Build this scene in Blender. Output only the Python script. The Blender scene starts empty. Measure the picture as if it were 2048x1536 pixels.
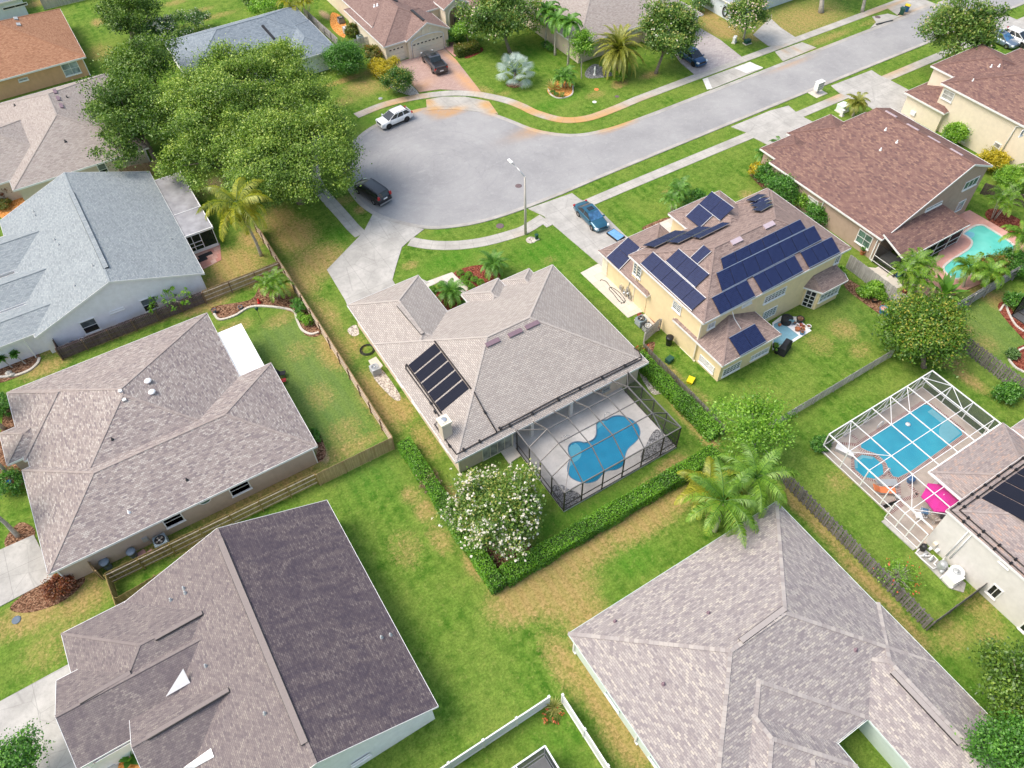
import bpy, math, random
import numpy as np
from mathutils import Vector, Matrix
random.seed(7)
RNG = np.random.default_rng(11)
SC = bpy.context.scene
COL = SC.collection
rad = math.radians

# ------------------------------------------------------------------ camera
F_PX, PITCH, ROLL, YAW, CAM_H = 1532.3, rad(50.568), rad(-1.870), rad(30.418), 55.0
fw = np.array([math.sin(YAW) * math.cos(PITCH), math.cos(YAW) * math.cos(PITCH), -math.sin(PITCH)])
_r = np.array([math.cos(YAW), -math.sin(YAW), 0.0])
_u = np.cross(_r, fw)
r2 = _r * math.cos(ROLL) + _u * math.sin(ROLL)
u2 = -_r * math.sin(ROLL) + _u * math.cos(ROLL)
CAM = np.array([0.0, 0.0, CAM_H])

def ray(x, y):
    return fw * F_PX + r2 * (x - 1024) - u2 * (y - 768)

def P(x, y, z=0.0):
    """survey helper: where the sight line through photo point (x, y) meets the height z"""
    d = ray(x, y)
    return CAM + d * ((z - CAM_H) / d[2])

def PX(x, y, X):
    d = ray(x, y)
    return CAM + d * (X / d[0])

def PY(x, y, Y):
    d = ray(x, y)
    return CAM + d * (Y / d[1])

def PP(x, y, pt, n):
    d = ray(x, y)
    n = np.array(n, float)
    return CAM + d * (np.dot(np.array(pt, float) - CAM, n) / np.dot(d, n))

def T(ox, oy, pts, s=4.0):
    return [(ox + a / s, oy + b / s) for a, b in pts]

cam = bpy.data.cameras.new('camera')
cam_ob = bpy.data.objects.new('camera', cam)
COL.objects.link(cam_ob)
cam.sensor_fit = 'HORIZONTAL'
cam.sensor_width = 36.0
cam.lens = 36.0 * F_PX / 2048.0
cam.clip_start = 0.5
cam.clip_end = 3000
m3 = Matrix((r2, u2, -fw)).transposed()
cam_ob.matrix_world = Matrix.Translation(Vector(CAM)) @ m3.to_4x4()
SC.camera = cam_ob

# ------------------------------------------------------------------ light
SUN_AZ = np.array([-0.80, 0.42])          # where the sun stands (x, y)
SUN_EL = rad(56)
w = bpy.data.worlds.new('World')
SC.world = w
w.use_nodes = True
nt = w.node_tree
sky = nt.nodes.new('ShaderNodeTexSky')
sky.sky_type = 'NISHITA'
sky.sun_disc = False
sky.sun_elevation = SUN_EL
sky.sun_rotation = math.atan2(SUN_AZ[0], SUN_AZ[1])
sky.air_density = 1.6
sky.dust_density = 5.0
sky.ozone_density = 1.2
bg = nt.nodes['Background']
bg.inputs[1].default_value = 0.15
nt.links.new(sky.outputs[0], bg.inputs[0])
sl = bpy.data.lights.new('sun', 'SUN')
sl.energy = 1.5
sl.angle = rad(30)
sl.color = (1.0, 0.955, 0.885)
so = bpy.data.objects.new('sun', sl)
COL.objects.link(so)
hd = SUN_AZ / np.linalg.norm(SUN_AZ)
sd = Vector((hd[0] * math.cos(SUN_EL), hd[1] * math.cos(SUN_EL), math.sin(SUN_EL)))
so.rotation_euler = sd.to_track_quat('Z', 'Y').to_euler()
so.location = (-40, 60, 90)
SC.view_settings.view_transform = 'Standard'
SC.view_settings.look = 'None'
SC.view_settings.exposure = 0.53
SC.view_settings.gamma = 1.0
SC.cycles.max_bounces = 6
SC.cycles.transparent_max_bounces = 24

# ------------------------------------------------------------------ materials
MATS = {}

def srgb(r, g, b):
    f = lambda c: (c / 255 / 12.92) if c <= 10 else (((c / 255) + 0.055) / 1.055) ** 2.4
    return (f(r), f(g), f(b), 1.0)

class N:
    """tiny node-tree writer"""
    def __init__(s, name):
        s.m = bpy.data.materials.new(name)
        s.m.use_nodes = True
        s.t = s.m.node_tree
        s.t.nodes.clear()
        s.out = s.t.nodes.new('ShaderNodeOutputMaterial')
        MATS[name] = s.m
    def n(s, typ, **kw):
        nd = s.t.nodes.new('ShaderNode' + typ)
        for k, v in kw.items():
            if k.startswith('i_'):
                key = k[2:]
                key = int(key) if key.isdigit() else key.replace('_', ' ')
                if hasattr(v, 'bl_idname') or isinstance(v, bpy.types.NodeSocket):
                    s.t.links.new(v, nd.inputs[key])
                else:
                    nd.inputs[key].default_value = v
            else:
                setattr(nd, k, v)
        return nd
    def l(s, a, b):
        s.t.links.new(a, b)
    def mix(s, fac, a, b, mode='MIX'):
        nd = s.t.nodes.new('ShaderNodeMix')
        nd.data_type = 'RGBA'
        nd.blend_type = mode
        for sock, v in ((nd.inputs[0], fac), (nd.inputs[6], a), (nd.inputs[7], b)):
            if isinstance(v, bpy.types.NodeSocket):
                s.t.links.new(v, sock)
            else:
                sock.default_value = v
        return nd.outputs[2]
    def math(s, op, a, b=0.0, clamp=False):
        nd = s.t.nodes.new('ShaderNodeMath')
        nd.operation = op
        nd.use_clamp = clamp
        for sock, v in ((nd.inputs[0], a), (nd.inputs[1], b)):
            if isinstance(v, bpy.types.NodeSocket):
                s.t.links.new(v, sock)
            else:
                sock.default_value = v
        return nd.outputs[0]
    def noise(s, vec, scale, detail=4, rough=0.55, dist=0.0):
        nd = s.n('TexNoise', i_Scale=scale, i_Detail=detail, i_Roughness=rough, i_Distortion=dist)
        if vec is not None:
            s.l(vec, nd.inputs['Vector'])
        return nd.outputs['Fac']
    def ramp(s, fac, stops):
        nd = s.t.nodes.new('ShaderNodeValToRGB')
        cr = nd.color_ramp
        while len(cr.elements) < len(stops):
            cr.elements.new(0.5)
        for e, (p, c) in zip(cr.elements, stops):
            e.position = p
            e.color = c if len(c) == 4 else (*c, 1)
        s.l(fac, nd.inputs[0])
        return nd.outputs[0]
    def rng(s, v, a, b, c=0.0, d=1.0):
        nd = s.t.nodes.new('ShaderNodeMapRange')
        s.l(v, nd.inputs[0])
        for i, q in enumerate((a, b, c, d)):
            nd.inputs[i + 1].default_value = q
        return nd.outputs[0]
    def pos(s):
        return s.n('NewGeometry').outputs['Position']
    def uv(s):
        return s.n('TexCoord').outputs['UV']
    def scalev(s, vec, sc):
        nd = s.n('Mapping')
        s.l(vec, nd.inputs[0])
        nd.inputs['Scale'].default_value = sc
        return nd.outputs[0]
    def bump(s, h, strength=0.3, dist=0.02):
        nd = s.n('Bump', i_Strength=strength, i_Distance=dist)
        s.l(h, nd.inputs['Height'])
        return nd.outputs[0]
    def bsdf(s, col, rough=0.7, normal=None, metal=0.0, spec=0.3, **kw):
        nd = s.n('BsdfPrincipled')
        for key, v in (('Base Color', col), ('Roughness', rough), ('Metallic', metal), ('Specular IOR Level', spec)):
            if isinstance(v, bpy.types.NodeSocket):
                s.l(v, nd.inputs[key])
            else:
                nd.inputs[key].default_value = v
        if normal is not None:
            s.l(normal, nd.inputs['Normal'])
        for k, v in kw.items():
            nd.inputs[k.replace('_', ' ')].default_value = v
        s.l(nd.outputs[0], s.out.inputs[0])
        return nd

def C(*c):
    return (c[0], c[1], c[2], 1.0)

def mul(c, k):
    return (c[0] * k, c[1] * k, c[2] * k, 1.0)

def plain(name, col, rough=0.6, metal=0.0, spec=0.35, var=0.12, scale=3.0, grime=0.0, bump=0.0):
    s = N(name)
    p = s.pos()
    a = s.noise(p, scale, 5)
    c = s.mix(s.rng(a, 0.3, 0.7), mul(col, 1 - var), mul(col, 1 + var))
    if grime:
        g = s.noise(s.scalev(p, (0.7, 0.7, 0.18)), 1.6, 5, 0.65)
        c = s.mix(s.rng(g, 0.5, 0.78, 0, grime), c, mul((col[0] * .8, col[1] * .76, col[2] * .7), 0.75))
    nrm = s.bump(s.noise(p, scale * 12, 3), bump, 0.01) if bump else None
    s.bsdf(c, rough, nrm, metal, spec)
    return s.m

CAPS = {}

def shingle(name, c1, c2, mortar, stain=0.35, staincol=None, bw=0.36, rh=0.17, streak=0.0, extra=None, spread=1.0, joint=.014, jf=.6):
    """asphalt shingles: every tab its own tone; courses by UV in metres (u along the eave, v up the slope)"""
    s = N(name)
    uv = s.uv()
    br = s.n('TexBrick')
    s.l(uv, br.inputs['Vector'])
    br.offset = 0.5
    for k, v in (('Color1', C(0, 0, 0)), ('Color2', C(1, 1, 1)), ('Mortar', C(.5, .5, .5)), ('Scale', 1.0), ('Mortar Size', joint), ('Mortar Smooth', .4), ('Bias', 0.0), ('Brick Width', bw), ('Row Height', rh)):
        br.inputs[k].default_value = v
    sp = s.n('SeparateColor')
    s.l(br.outputs['Color'], sp.inputs[0])
    lerp = lambda a, b, t: tuple(a[i] + (b[i] - a[i]) * t for i in range(3))
    ex = extra or mul(c2, 1.06)
    lo = lerp(c1, mortar, .5 * spread); hi = lerp(c2, ex, 1.0)
    d1, d2 = lerp(c1, c2, .2), lerp(c1, c2, .75)
    col = s.ramp(sp.outputs[0], [(0.0, lo), (0.30, d1), (0.70, d2), (1.0, hi)])
    n1 = s.noise(s.pos(), 0.35, 6, 0.65)
    sc = staincol or mul(mortar, 0.9)
    col = s.mix(s.rng(n1, 0.42, 0.74, 0, stain), col, sc)
    if streak:
        n2 = s.noise(s.scalev(uv, (0.9, 0.28, 1)), 1.0, 5, 0.62, 1.5)
        col = s.mix(s.rng(n2, 0.42, 0.66, 0, streak), col, sc)
    n3 = s.noise(s.pos(), 14, 3, .7)
    col = s.mix(1.0, col, s.mix(s.rng(n3, 0.3, 0.7), C(.86, .86, .86), C(1.1, 1.1, 1.1)), 'MULTIPLY')
    col = s.mix(s.math('MULTIPLY', br.outputs['Fac'], jf), col, mul(mortar, .8))
    h = s.math('SUBTRACT', 1.0, br.outputs['Fac'])
    s.bsdf(col, 0.9, s.bump(h, 0.5, 0.015), spec=0.15)
    CAPS[name] = []
    for i, c in enumerate((lerp(c1, c2, .2), lerp(c1, c2, .5), lerp(c1, c2, .8), lerp(c2, ex, .3 if extra else 0))):
        plain(name + '_cap%d' % i, C(*c[:3]), .9, spec=.12, var=.06, scale=8)
        CAPS[name].append(name + '_cap%d' % i)
    return s.m

def leafmat(name, dark, light, trans=0.3, tip=None):
    s = N(name)
    at = s.n('Attribute', attribute_name='tint').outputs['Fac']
    st = [(0.0, dark), (0.65, light)]
    if tip:
        st.append((1.0, tip))
    c = s.ramp(at, st)
    d = s.n('BsdfDiffuse')
    s.l(c, d.inputs[0])
    t = s.n('BsdfTranslucent')
    s.l(s.mix(1.0, c, C(1.1, 1.2, 0.45), 'MULTIPLY'), t.inputs[0])
    g = s.n('BsdfGlossy', i_Roughness=0.45)
    g.inputs[0].default_value = C(0.9, 0.95, 0.9)
    mx = s.n('MixShader', i_0=trans)
    s.l(d.outputs[0], mx.inputs[1]); s.l(t.outputs[0], mx.inputs[2])
    m2 = s.n('MixShader', i_0=0.045)
    s.l(mx.outputs[0], m2.inputs[1]); s.l(g.outputs[0], m2.inputs[2])
    s.l(m2.outputs[0], s.out.inputs[0])
    return s.m

# -- ground
def make_grass():
    s = N('grass')
    p = s.pos()
    dry = s.n('Attribute', attribute_name='dry').outputs['Fac']
    lush = s.n('Attribute', attribute_name='lush').outputs['Fac']
    dirt = s.n('Attribute', attribute_name='dirt').outputs['Fac']
    nb = s.noise(p, 0.22, 5, 0.6)
    nm = s.noise(p, 1.3, 6, 0.7)
    nf = s.noise(p, 5.5, 5, 0.8)
    nx = s.noise(s.scalev(p, (1.6, 1, 1)), 22.0, 3, 0.75)
    g = s.mix(s.rng(nm, 0.40, 0.62), C(.052, .142, .013), C(.150, .262, .040))
    g = s.mix(s.rng(nb, 0.38, 0.66, 0, .6), g, C(.220, .285, .062))
    g = s.mix(s.math('MULTIPLY', lush, 0.75), g, C(.062, .215, .016))
    wd = s.noise(p, 2.3, 5, .75, .5)
    g = s.mix(s.rng(wd, 0.55, 0.68, 0, .55), g, C(.045, .125, .014))
    g = s.mix(s.rng(wd, 0.45, 0.34, 0, .5), g, C(.27, .31, .085))
    dull = s.n('Attribute', attribute_name='dull').outputs['Fac']
    g = s.mix(s.math('MULTIPLY', dull, s.rng(nm, .2, .6, .4, .85)), g, C(.150, .225, .075))
    fine = s.math('ADD', s.math('MULTIPLY', nf, 0.6), s.math('MULTIPLY', nx, 0.4))
    # dry grass wins where the painted mask plus noise passes a threshold
    nr = s.noise(p, 3.1, 6, 0.75, 0.6)
    dm = s.math('ADD', dry, s.math('MULTIPLY', s.math('SUBTRACT', nr, 0.5), 1.5))
    dm = s.math('ADD', dm, s.math('MULTIPLY', s.math('SUBTRACT', nf, 0.5), 0.9))
    dm = s.math('ADD', dm, s.math('MULTIPLY', s.math('SUBTRACT', nb, 0.5), 0.5))
    dm2 = s.math('MULTIPLY', s.rng(dm, 0.10, .78), s.rng(dry, 0.02, 0.25))
    g = s.mix(s.math('MULTIPLY', dm2, 0.95), g, s.mix(s.rng(nr, 0.35, 0.65), C(.27, .20, .07), C(.46, .335, .15)))
    wv = s.n('TexWave', i_Scale=.55, i_Distortion=2.0, i_Detail=2.0)
    s.l(s.scalev(p, (.5, 1, 1)), wv.inputs['Vector'])
    g = s.mix(s.rng(wv.outputs['Fac'], 0.3, 0.7, 0, .16), g, C(.21, .30, .055))
    dd = s.rng(s.math('ADD', dirt, s.math('MULTIPLY', s.math('SUBTRACT', nf, 0.5), 0.6)), 0.45, 0.7)
    g = s.mix(dd, g, s.mix(s.rng(nx, 0.3, 0.7), C(.30, .20, .12), C(.50, .38, .27)))
    g = s.mix(1.0, g, s.mix(s.rng(fine, 0.36, 0.64), C(.48, .52, .42), C(1.45, 1.38, 1.38)), 'MULTIPLY')
    s.bsdf(g, 0.95, s.bump(fine, 0.9, 0.06), spec=0.08)
make_grass()

def make_asphalt():
    s = N('asphalt')
    p = s.pos()
    a = s.noise(p, 0.16, 6, 0.6)
    b = s.noise(p, 1.4, 6, 0.7)
    f = s.noise(p, 30, 2)
    c = s.mix(s.rng(a, 0.35, 0.65), C(.292, .290, .298), C(.368, .365, .368))
    # tyre arcs round the turning circle
    d = s.n('VectorMath', operation='DISTANCE')
    s.l(s.scalev(p, (1, 1, 0)), d.inputs[0])
    d.inputs[1].default_value = (33.5, 73.0, 0)
    arc = s.n('CombineXYZ')
    s.l(d.outputs['Value'], arc.inputs[0])
    an = s.noise(arc.outputs[0], 1.5, 4, 0.7)
    inside = s.rng(d.outputs['Value'], 8, 13, 1, 0)
    c = s.mix(s.math('MULTIPLY', s.rng(an, 0.50, 0.66, 0, 0.30), inside), c, C(.26, .255, .275))
    c = s.mix(s.rng(b, 0.52, 0.75, 0, .35), c, C(.47, .47, .48))
    vo = s.n('TexVoronoi', i_Scale=.17, feature='DISTANCE_TO_EDGE')
    dn = s.n('TexNoise', i_Scale=.9, i_Detail=5.0)
    s.l(p, dn.inputs['Vector'])
    vv = s.n('VectorMath', operation='MULTIPLY_ADD')
    s.l(dn.outputs['Color'], vv.inputs[0]); vv.inputs[1].default_value = (2.2, 2.2, 0); s.l(p, vv.inputs[2])
    s.l(vv.outputs[0], vo.inputs['Vector'])
    c = s.mix(s.rng(vo.outputs['Distance'], 0.0, 0.010, .16, 0), c, C(.16, .155, .16))
    bl = s.noise(p, .55, 4, .8, 1.0)
    c = s.mix(s.rng(bl, 0.62, 0.74, 0, .4), c, C(.24, .235, .24))
    bl2 = s.noise(s.scalev(p, (.35, 1.6, 1)), .9, 5, .8)
    c = s.mix(s.rng(bl2, 0.60, 0.75, 0, .45), c, C(.52, .515, .50))
    rust = s.n('Attribute', attribute_name='rust').outputs['Fac']
    c = s.mix(s.math('MULTIPLY', rust, s.rng(b, 0.2, 0.5)), c, C(.50, .29, .13))
    c = s.mix(1.0, c, s.mix(s.rng(f, 0.3, 0.7), C(.88, .88, .88), C(1.1, 1.1, 1.1)), 'MULTIPLY')
    s.bsdf(c, 0.92, s.bump(f, 0.3, 0.01), spec=0.12)
make_asphalt()

def make_concrete(name, base, joint=1.5, tint=C(.54, .32, .13)):
    s = N(name)
    p = s.pos()
    a = s.noise(p, 0.45, 6, 0.65)
    b = s.noise(p, 3.2, 5, 0.7)
    f = s.noise(p, 28, 2)
    c = s.mix(s.rng(a, 0.36, 0.64), mul(base, 0.80), mul(base, 1.1))
    c = s.mix(s.rng(b, 0.50, 0.72, 0, .4), c, mul(base, 0.64))
    rust = s.n('Attribute', attribute_name='rust').outputs['Fac']
    c = s.mix(s.math('MULTIPLY', rust, s.rng(b, 0.1, 0.42)), c, tint)
    if joint > 2:
        vo = s.n('TexVoronoi', i_Scale=.33, feature='DISTANCE_TO_EDGE')
        vv = s.n('VectorMath', operation='MULTIPLY_ADD')
        s.l(s.n('TexNoise', i_Scale=1.1, i_Detail=4.0).outputs['Color'], vv.inputs[0]); vv.inputs[1].default_value = (.9, .9, 0); s.l(p, vv.inputs[2])
        s.l(vv.outputs[0], vo.inputs['Vector'])
        c = s.mix(s.rng(vo.outputs['Distance'], 0.0, .012, .4, 0), c, mul(base, .5))
        c = s.mix(s.rng(s.noise(s.scalev(p, (1, .3, 1)), 1.1, 4, .7), .58, .72, 0, .45), c, mul(base, .58))
    if joint:
        br = s.n('TexBrick')
        br.offset = 0.0
        s.l(s.uv(), br.inputs['Vector'])
        br.inputs['Scale'].default_value = 1.0
        br.inputs['Brick Width'].default_value = joint
        br.inputs['Row Height'].default_value = joint
        br.inputs['Mortar Size'].default_value = 0.02
        br.inputs['Mortar Smooth'].default_value = 0.2
        c = s.mix(s.math('MULTIPLY', br.outputs['Fac'], 0.55), c, mul(base, 0.42))
    c = s.mix(1.0, c, s.mix(s.rng(f, 0.3, 0.7), C(.92, .92, .92), C(1.07, 1.07, 1.07)), 'MULTIPLY')
    s.bsdf(c, 0.88, s.bump(f, 0.2, 0.01), spec=0.15)
make_concrete('concrete', C(.47, .45, .415), 1.52)
make_concrete('driveway_concrete', C(.47, .455, .43), 3.4)
make_concrete('bright_concrete', C(.74, .73, .70), 0)
make_concrete('deck_concrete', C(.60, .58, .565), 0)
make_concrete('tan_deck', C(.52, .445, .385), 0)
make_concrete('curb_concrete', C(.43, .41, .385), 0)
make_concrete('pink_deck', C(.68, .37, .31), 0)

def make_paver(name, c1, c2, mortar, sx=0.4, sy=0.2, uv=False, ms=.012):
    s = N(name)
    br = s.n('TexBrick')
    s.l(s.uv() if uv else s.scalev(s.pos(), (1, 1, 0)), br.inputs['Vector'])
    br.inputs['Scale'].default_value = 1.0
    br.inputs['Color1'].default_value = c1
    br.inputs['Color2'].default_value = c2
    br.inputs['Mortar'].default_value = mortar
    br.inputs['Brick Width'].default_value = sx
    br.inputs['Row Height'].default_value = sy
    br.inputs['Mortar Size'].default_value = ms
    rust = s.n('Attribute', attribute_name='rust').outputs['Fac']
    n = s.noise(s.pos(), 1.2, 5, 0.7)
    c = s.mix(s.rng(n, 0.35, 0.7, 0, 0.4), br.outputs['Color'], mul(mortar, 1.15))
    c = s.mix(s.math('MULTIPLY', rust, s.rng(n, 0.15, 0.5)), c, C(.62, .34, .15))
    s.bsdf(c, 0.9, spec=0.12)
make_paver('pink_paver', C(.42, .285, .25), C(.50, .36, .31), C(.30, .21, .19))
make_paver('grey_paver', C(.40, .36, .36), C(.52, .48, .47), C(.27, .24, .25), 0.5, 0.25)
make_paver('red_paver', C(.50, .22, .18), C(.62, .42, .36), C(.35, .2, .17), 0.6, 0.6)
make_paver('brick_edge', C(.17, .045, .04), C(.26, .075, .06), C(.55, .48, .44), 0.16, 0.5, True, .03)
make_paver('light_slab', C(.60, .55, .48), C(.66, .62, .56), C(.45, .41, .36), 0.9, 0.9)

def make_scatter(name, a, b, c, scale):
    s = N(name)
    vo = s.n('TexVoronoi', i_Scale=scale)
    s.l(s.pos(), vo.inputs['Vector'])
    sp = s.n('SeparateColor')
    s.l(vo.outputs['Color'], sp.inputs[0])
    col = s.ramp(sp.outputs[0], [(0.1, a), (0.5, b), (0.95, c)])
    s.bsdf(col, 0.95, s.bump(vo.outputs['Distance'], 1.0, 0.05), spec=0.1)
make_scatter('mulch', C(.07, .035, .02), C(.20, .10, .06), C(.36, .22, .14), 9)
make_scatter('red_mulch', C(.10, .024, .018), C(.22, .055, .033), C(.33, .12, .08), 9)
make_scatter('orange_mulch', C(.42, .14, .03), C(.68, .29, .07), C(.78, .42, .16), 8)
make_scatter('pebbles', C(.26, .22, .19), C(.52, .46, .40), C(.72, .68, .62), 10)
make_scatter('dark_gravel', C(.10, .10, .105), C(.24, .24, .25), C(.46, .46, .475), 12)

# -- roofs
shingle('taupe_shingle', C(0.418, 0.376, 0.347), C(0.507, 0.461, 0.422), C(0.245, 0.213, 0.200), stain=.12, bw=0.36, rh=0.148, spread=.35, joint=.028, jf=.7)
shingle('tan_brown_shingle', C(0.277, 0.207, 0.186), C(0.348, 0.264, 0.234), C(0.150, 0.108, 0.101), stain=.25, bw=0.36, rh=0.148)
shingle('red_brown_shingle', C(0.199, 0.113, 0.099), C(0.268, 0.163, 0.137), C(0.099, 0.067, 0.075), stain=.2, bw=0.36, rh=0.163, extra=C(0.328, 0.203, 0.154))
shingle('mauve_shingle', C(0.248, 0.165, 0.145), C(0.298, 0.209, 0.185), C(0.171, 0.110, 0.100), stain=.2, bw=0.29, rh=0.148)
shingle('orange_shingle', C(0.378, 0.186, 0.110), C(0.454, 0.251, 0.154), C(0.235, 0.117, 0.071), stain=.15, bw=0.29, rh=0.148)
shingle('blue_grey_shingle', C(0.290, 0.326, 0.348), C(0.356, 0.392, 0.409), C(0.211, 0.238, 0.260), stain=.2, bw=0.30, rh=0.148)
shingle('slate_grey_shingle', C(.225, .27, .315), C(.29, .335, .375), C(.15, .18, .215), stain=.25, bw=0.32, rh=0.163)
shingle('cream_tan_shingle', C(0.362, 0.315, 0.290), C(0.424, 0.380, 0.348), C(0.255, 0.217, 0.205), stain=.15, bw=0.32, rh=0.148)
shingle('mixed_lilac_shingle', C(0.313, 0.262, 0.244), C(0.426, 0.374, 0.346), C(0.190, 0.161, 0.178), stain=.3, bw=0.29, rh=0.133, extra=C(0.530, 0.486, 0.442), streak=.15, staincol=C(0.227, 0.190, 0.196), spread=1.5)
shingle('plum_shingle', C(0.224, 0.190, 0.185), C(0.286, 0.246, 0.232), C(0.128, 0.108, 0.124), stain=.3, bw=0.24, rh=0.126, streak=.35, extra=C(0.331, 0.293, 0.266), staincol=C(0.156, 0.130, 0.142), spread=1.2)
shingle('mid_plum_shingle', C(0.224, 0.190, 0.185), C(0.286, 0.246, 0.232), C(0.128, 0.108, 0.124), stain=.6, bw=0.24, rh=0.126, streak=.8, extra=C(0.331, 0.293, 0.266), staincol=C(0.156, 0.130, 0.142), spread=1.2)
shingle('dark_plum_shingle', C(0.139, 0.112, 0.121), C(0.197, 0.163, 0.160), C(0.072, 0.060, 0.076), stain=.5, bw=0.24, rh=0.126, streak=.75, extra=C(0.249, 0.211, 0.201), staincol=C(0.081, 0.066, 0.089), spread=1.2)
shingle('pale_mixed_shingle', C(0.316, 0.279, 0.270), C(0.429, 0.392, 0.374), C(0.216, 0.189, 0.214), stain=.15, bw=0.32, rh=0.141, extra=C(0.513, 0.464, 0.407), staincol=C(0.275, 0.251, 0.256), spread=1.1)
shingle('warm_mixed_shingle', C(0.308, 0.257, 0.245), C(0.393, 0.342, 0.324), C(0.214, 0.182, 0.192), stain=.15, bw=0.32, rh=0.141, extra=C(0.446, 0.314, 0.256), spread=1.2)

# -- walls and trim
def stucco(name, col, grime=.3):
    plain(name, col, 0.9, spec=0.12, var=.05, scale=2.2, grime=grime, bump=.25)
stucco('beige_stucco', C(.70, .57, .45)); stucco('yellow_stucco', C(.81, .665, .415), .12)
stucco('brown_stucco', C(.47, .35, .285)); stucco('cream_stucco', C(.74, .64, .49), .2)
stucco('tan_stucco', C(.54, .435, .36)); stucco('lilac_white_stucco', C(.85, .845, .905), .1)
stucco('white_stucco', C(.82, .84, .85), .15); stucco('mint_stucco', C(.60, .70, .64), .15)
stucco('orange_stucco', C(.68, .41, .25)); stucco('pale_blue_stucco', C(.66, .74, .80), .15)
stucco('light_cream_stucco', C(.78, .69, .55), .15); stucco('grey_white_stucco', C(.70, .68, .655), .25)
stucco('sand_stucco', C(.63, .55, .45), .2)
plain('white_paint', C(.82, .82, .82), .45, var=.05, grime=.12)
plain('cream_paint', C(.80, .73, .60), .5, var=.04)
plain('vinyl_white', C(.80, .82, .86), .4, var=.04, grime=.1)
plain('mint_trim', C(.70, .80, .75), .5, var=.04)
plain('black_plastic', C(.018, .018, .02), .4, var=.2)
plain('black_pipe', C(.035, .03, .03), .5, var=.3)
plain('rubber', C(.02, .02, .02), .8, var=.2)
plain('dark_metal', C(.06, .06, .062), .45, .6, var=.1)
plain('bronze_metal', C(.055, .048, .042), .45, .3, var=.1)
plain('steel', C(.60, .61, .62), .3, .9, var=.05)
plain('chrome', C(.85, .85, .86), .12, 1.0, var=.02)
plain('grey_metal', C(.42, .44, .45), .5, .3, var=.1, grime=.2)
plain('ac_blue_grey', C(.24, .31, .36), .5, .3, var=.1)
plain('ac_light', C(.50, .52, .53), .5, .3, var=.08)
plain('mauve_metal', C(.24, .165, .195), .5, .2, var=.08)
plain('lilac_metal', C(.56, .46, .50), .5, .2, var=.08)
plain('ridge_cap', C(.43, .38, .355), .85, var=.2, scale=6)
plain('white_gel', C(.92, .92, .93), .35, var=.03)
plain('aged_aluminium', C(.36, .355, .375), .5, .35, var=.22, scale=1.0, grime=.5)
plain('blue_plastic', C(.03, .12, .28), .4); plain('slate_plastic', C(.10, .14, .19), .5, var=.15)
plain('green_plastic', C(.02, .08, .055), .45); plain('yellow_plastic', C(.80, .60, .02), .4)
plain('terracotta', C(.44, .16, .075), .75, var=.2); plain('blue_glaze', C(.05, .21, .38), .25)
plain('red_plastic', C(.55, .03, .03), .4); plain('orange_fabric', C(.85, .24, .08), .85, var=.1)
plain('magenta_fabric', C(.66, .012, .30), .8, var=.08); plain('grey_fabric', C(.45, .47, .5), .8)
plain('blue_fabric', C(.08, .22, .42), .7); plain('black_fabric', C(.025, .027, .032), .75)
plain('coral_cushion', C(.72, .25, .2), .8); plain('wood_post', C(.33, .23, .14), .85, var=.2)
plain('lamp_concrete', C(.52, .49, .44), .8, var=.1, grime=.3)
plain('bark', C(.22, .18, .15), .95, var=.3, scale=6, bump=.6)
plain('pale_bark', C(.40, .37, .33), .95, var=.25, scale=5, bump=.5)
plain('palm_bark', C(.42, .37, .31), .95, var=.3, scale=4, bump=.5)
plain('inner_leaf', C(.035, .07, .015), .95, var=.4, scale=4)
plain('black_solar', C(.022, .025, .036), .55, spec=.4, var=.25, scale=5)
plain('blush_brick', C(.60, .33, .29), .8); plain('rock', C(.50, .47, .42), .9, var=.3, scale=3, bump=.6)
plain('sign_blue', C(.03, .2, .62), .4); plain('screen_dark', C(.012, .013, .016), .7)

def wood(name, a, b, axis=0):
    s = N(name)
    p = s.pos()
    n1 = s.noise(s.scalev(p, (7, 7, 0.35)), 1.0, 4, 0.6)
    n2 = s.noise(p, 0.8, 5, 0.7)
    c = s.mix(s.rng(n1, 0.35, 0.65), a, b)
    c = s.mix(s.rng(n2, 0.45, 0.75, 0, .5), c, mul(a, .6))
    s.bsdf(c, 0.9, s.bump(n1, 0.4, 0.01), spec=0.1)
wood('cedar', C(.36, .24, .125), C(.52, .38, .22)); wood('aged_cedar', C(.23, .17, .07), C(.40, .315, .13))
wood('grey_wood', C(.32, .305, .295), C(.54, .52, .50)); wood('dark_wood', C(.075, .055, .052), C(.16, .125, .115))
wood('charcoal_wood', C(.13, .12, .115), C(.28, .26, .245)); wood('pale_rail', C(.56, .45, .36), C(.74, .64, .53))
wood('brown_wood', C(.20, .13, .09), C(.31, .215, .155)); wood('plum_wood', C(.12, .085, .09), C(.22, .165, .165))

def glassy(name, col, rough=0.08, spec=0.6):
    s = N(name)
    n = s.noise(s.pos(), 1.4, 3)
    c = s.mix(s.rng(n, 0.35, 0.65), mul(col, 0.6), mul(col, 1.5))
    s.bsdf(c, rough, spec=spec)
glassy('window_dark', C(.022, .025, .032)); glassy('window_green', C(.10, .17, .145)); glassy('window_sky', C(.28, .33, .38))
glassy('car_glass', C(.018, .024, .032), .05, .8); glassy('car_glass_blue', C(.05, .15, .30), .05, .9)
glassy('window_blind', C(.36, .355, .34), .3, .3); glassy('window_upper', C(.13, .155, .165))

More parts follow.
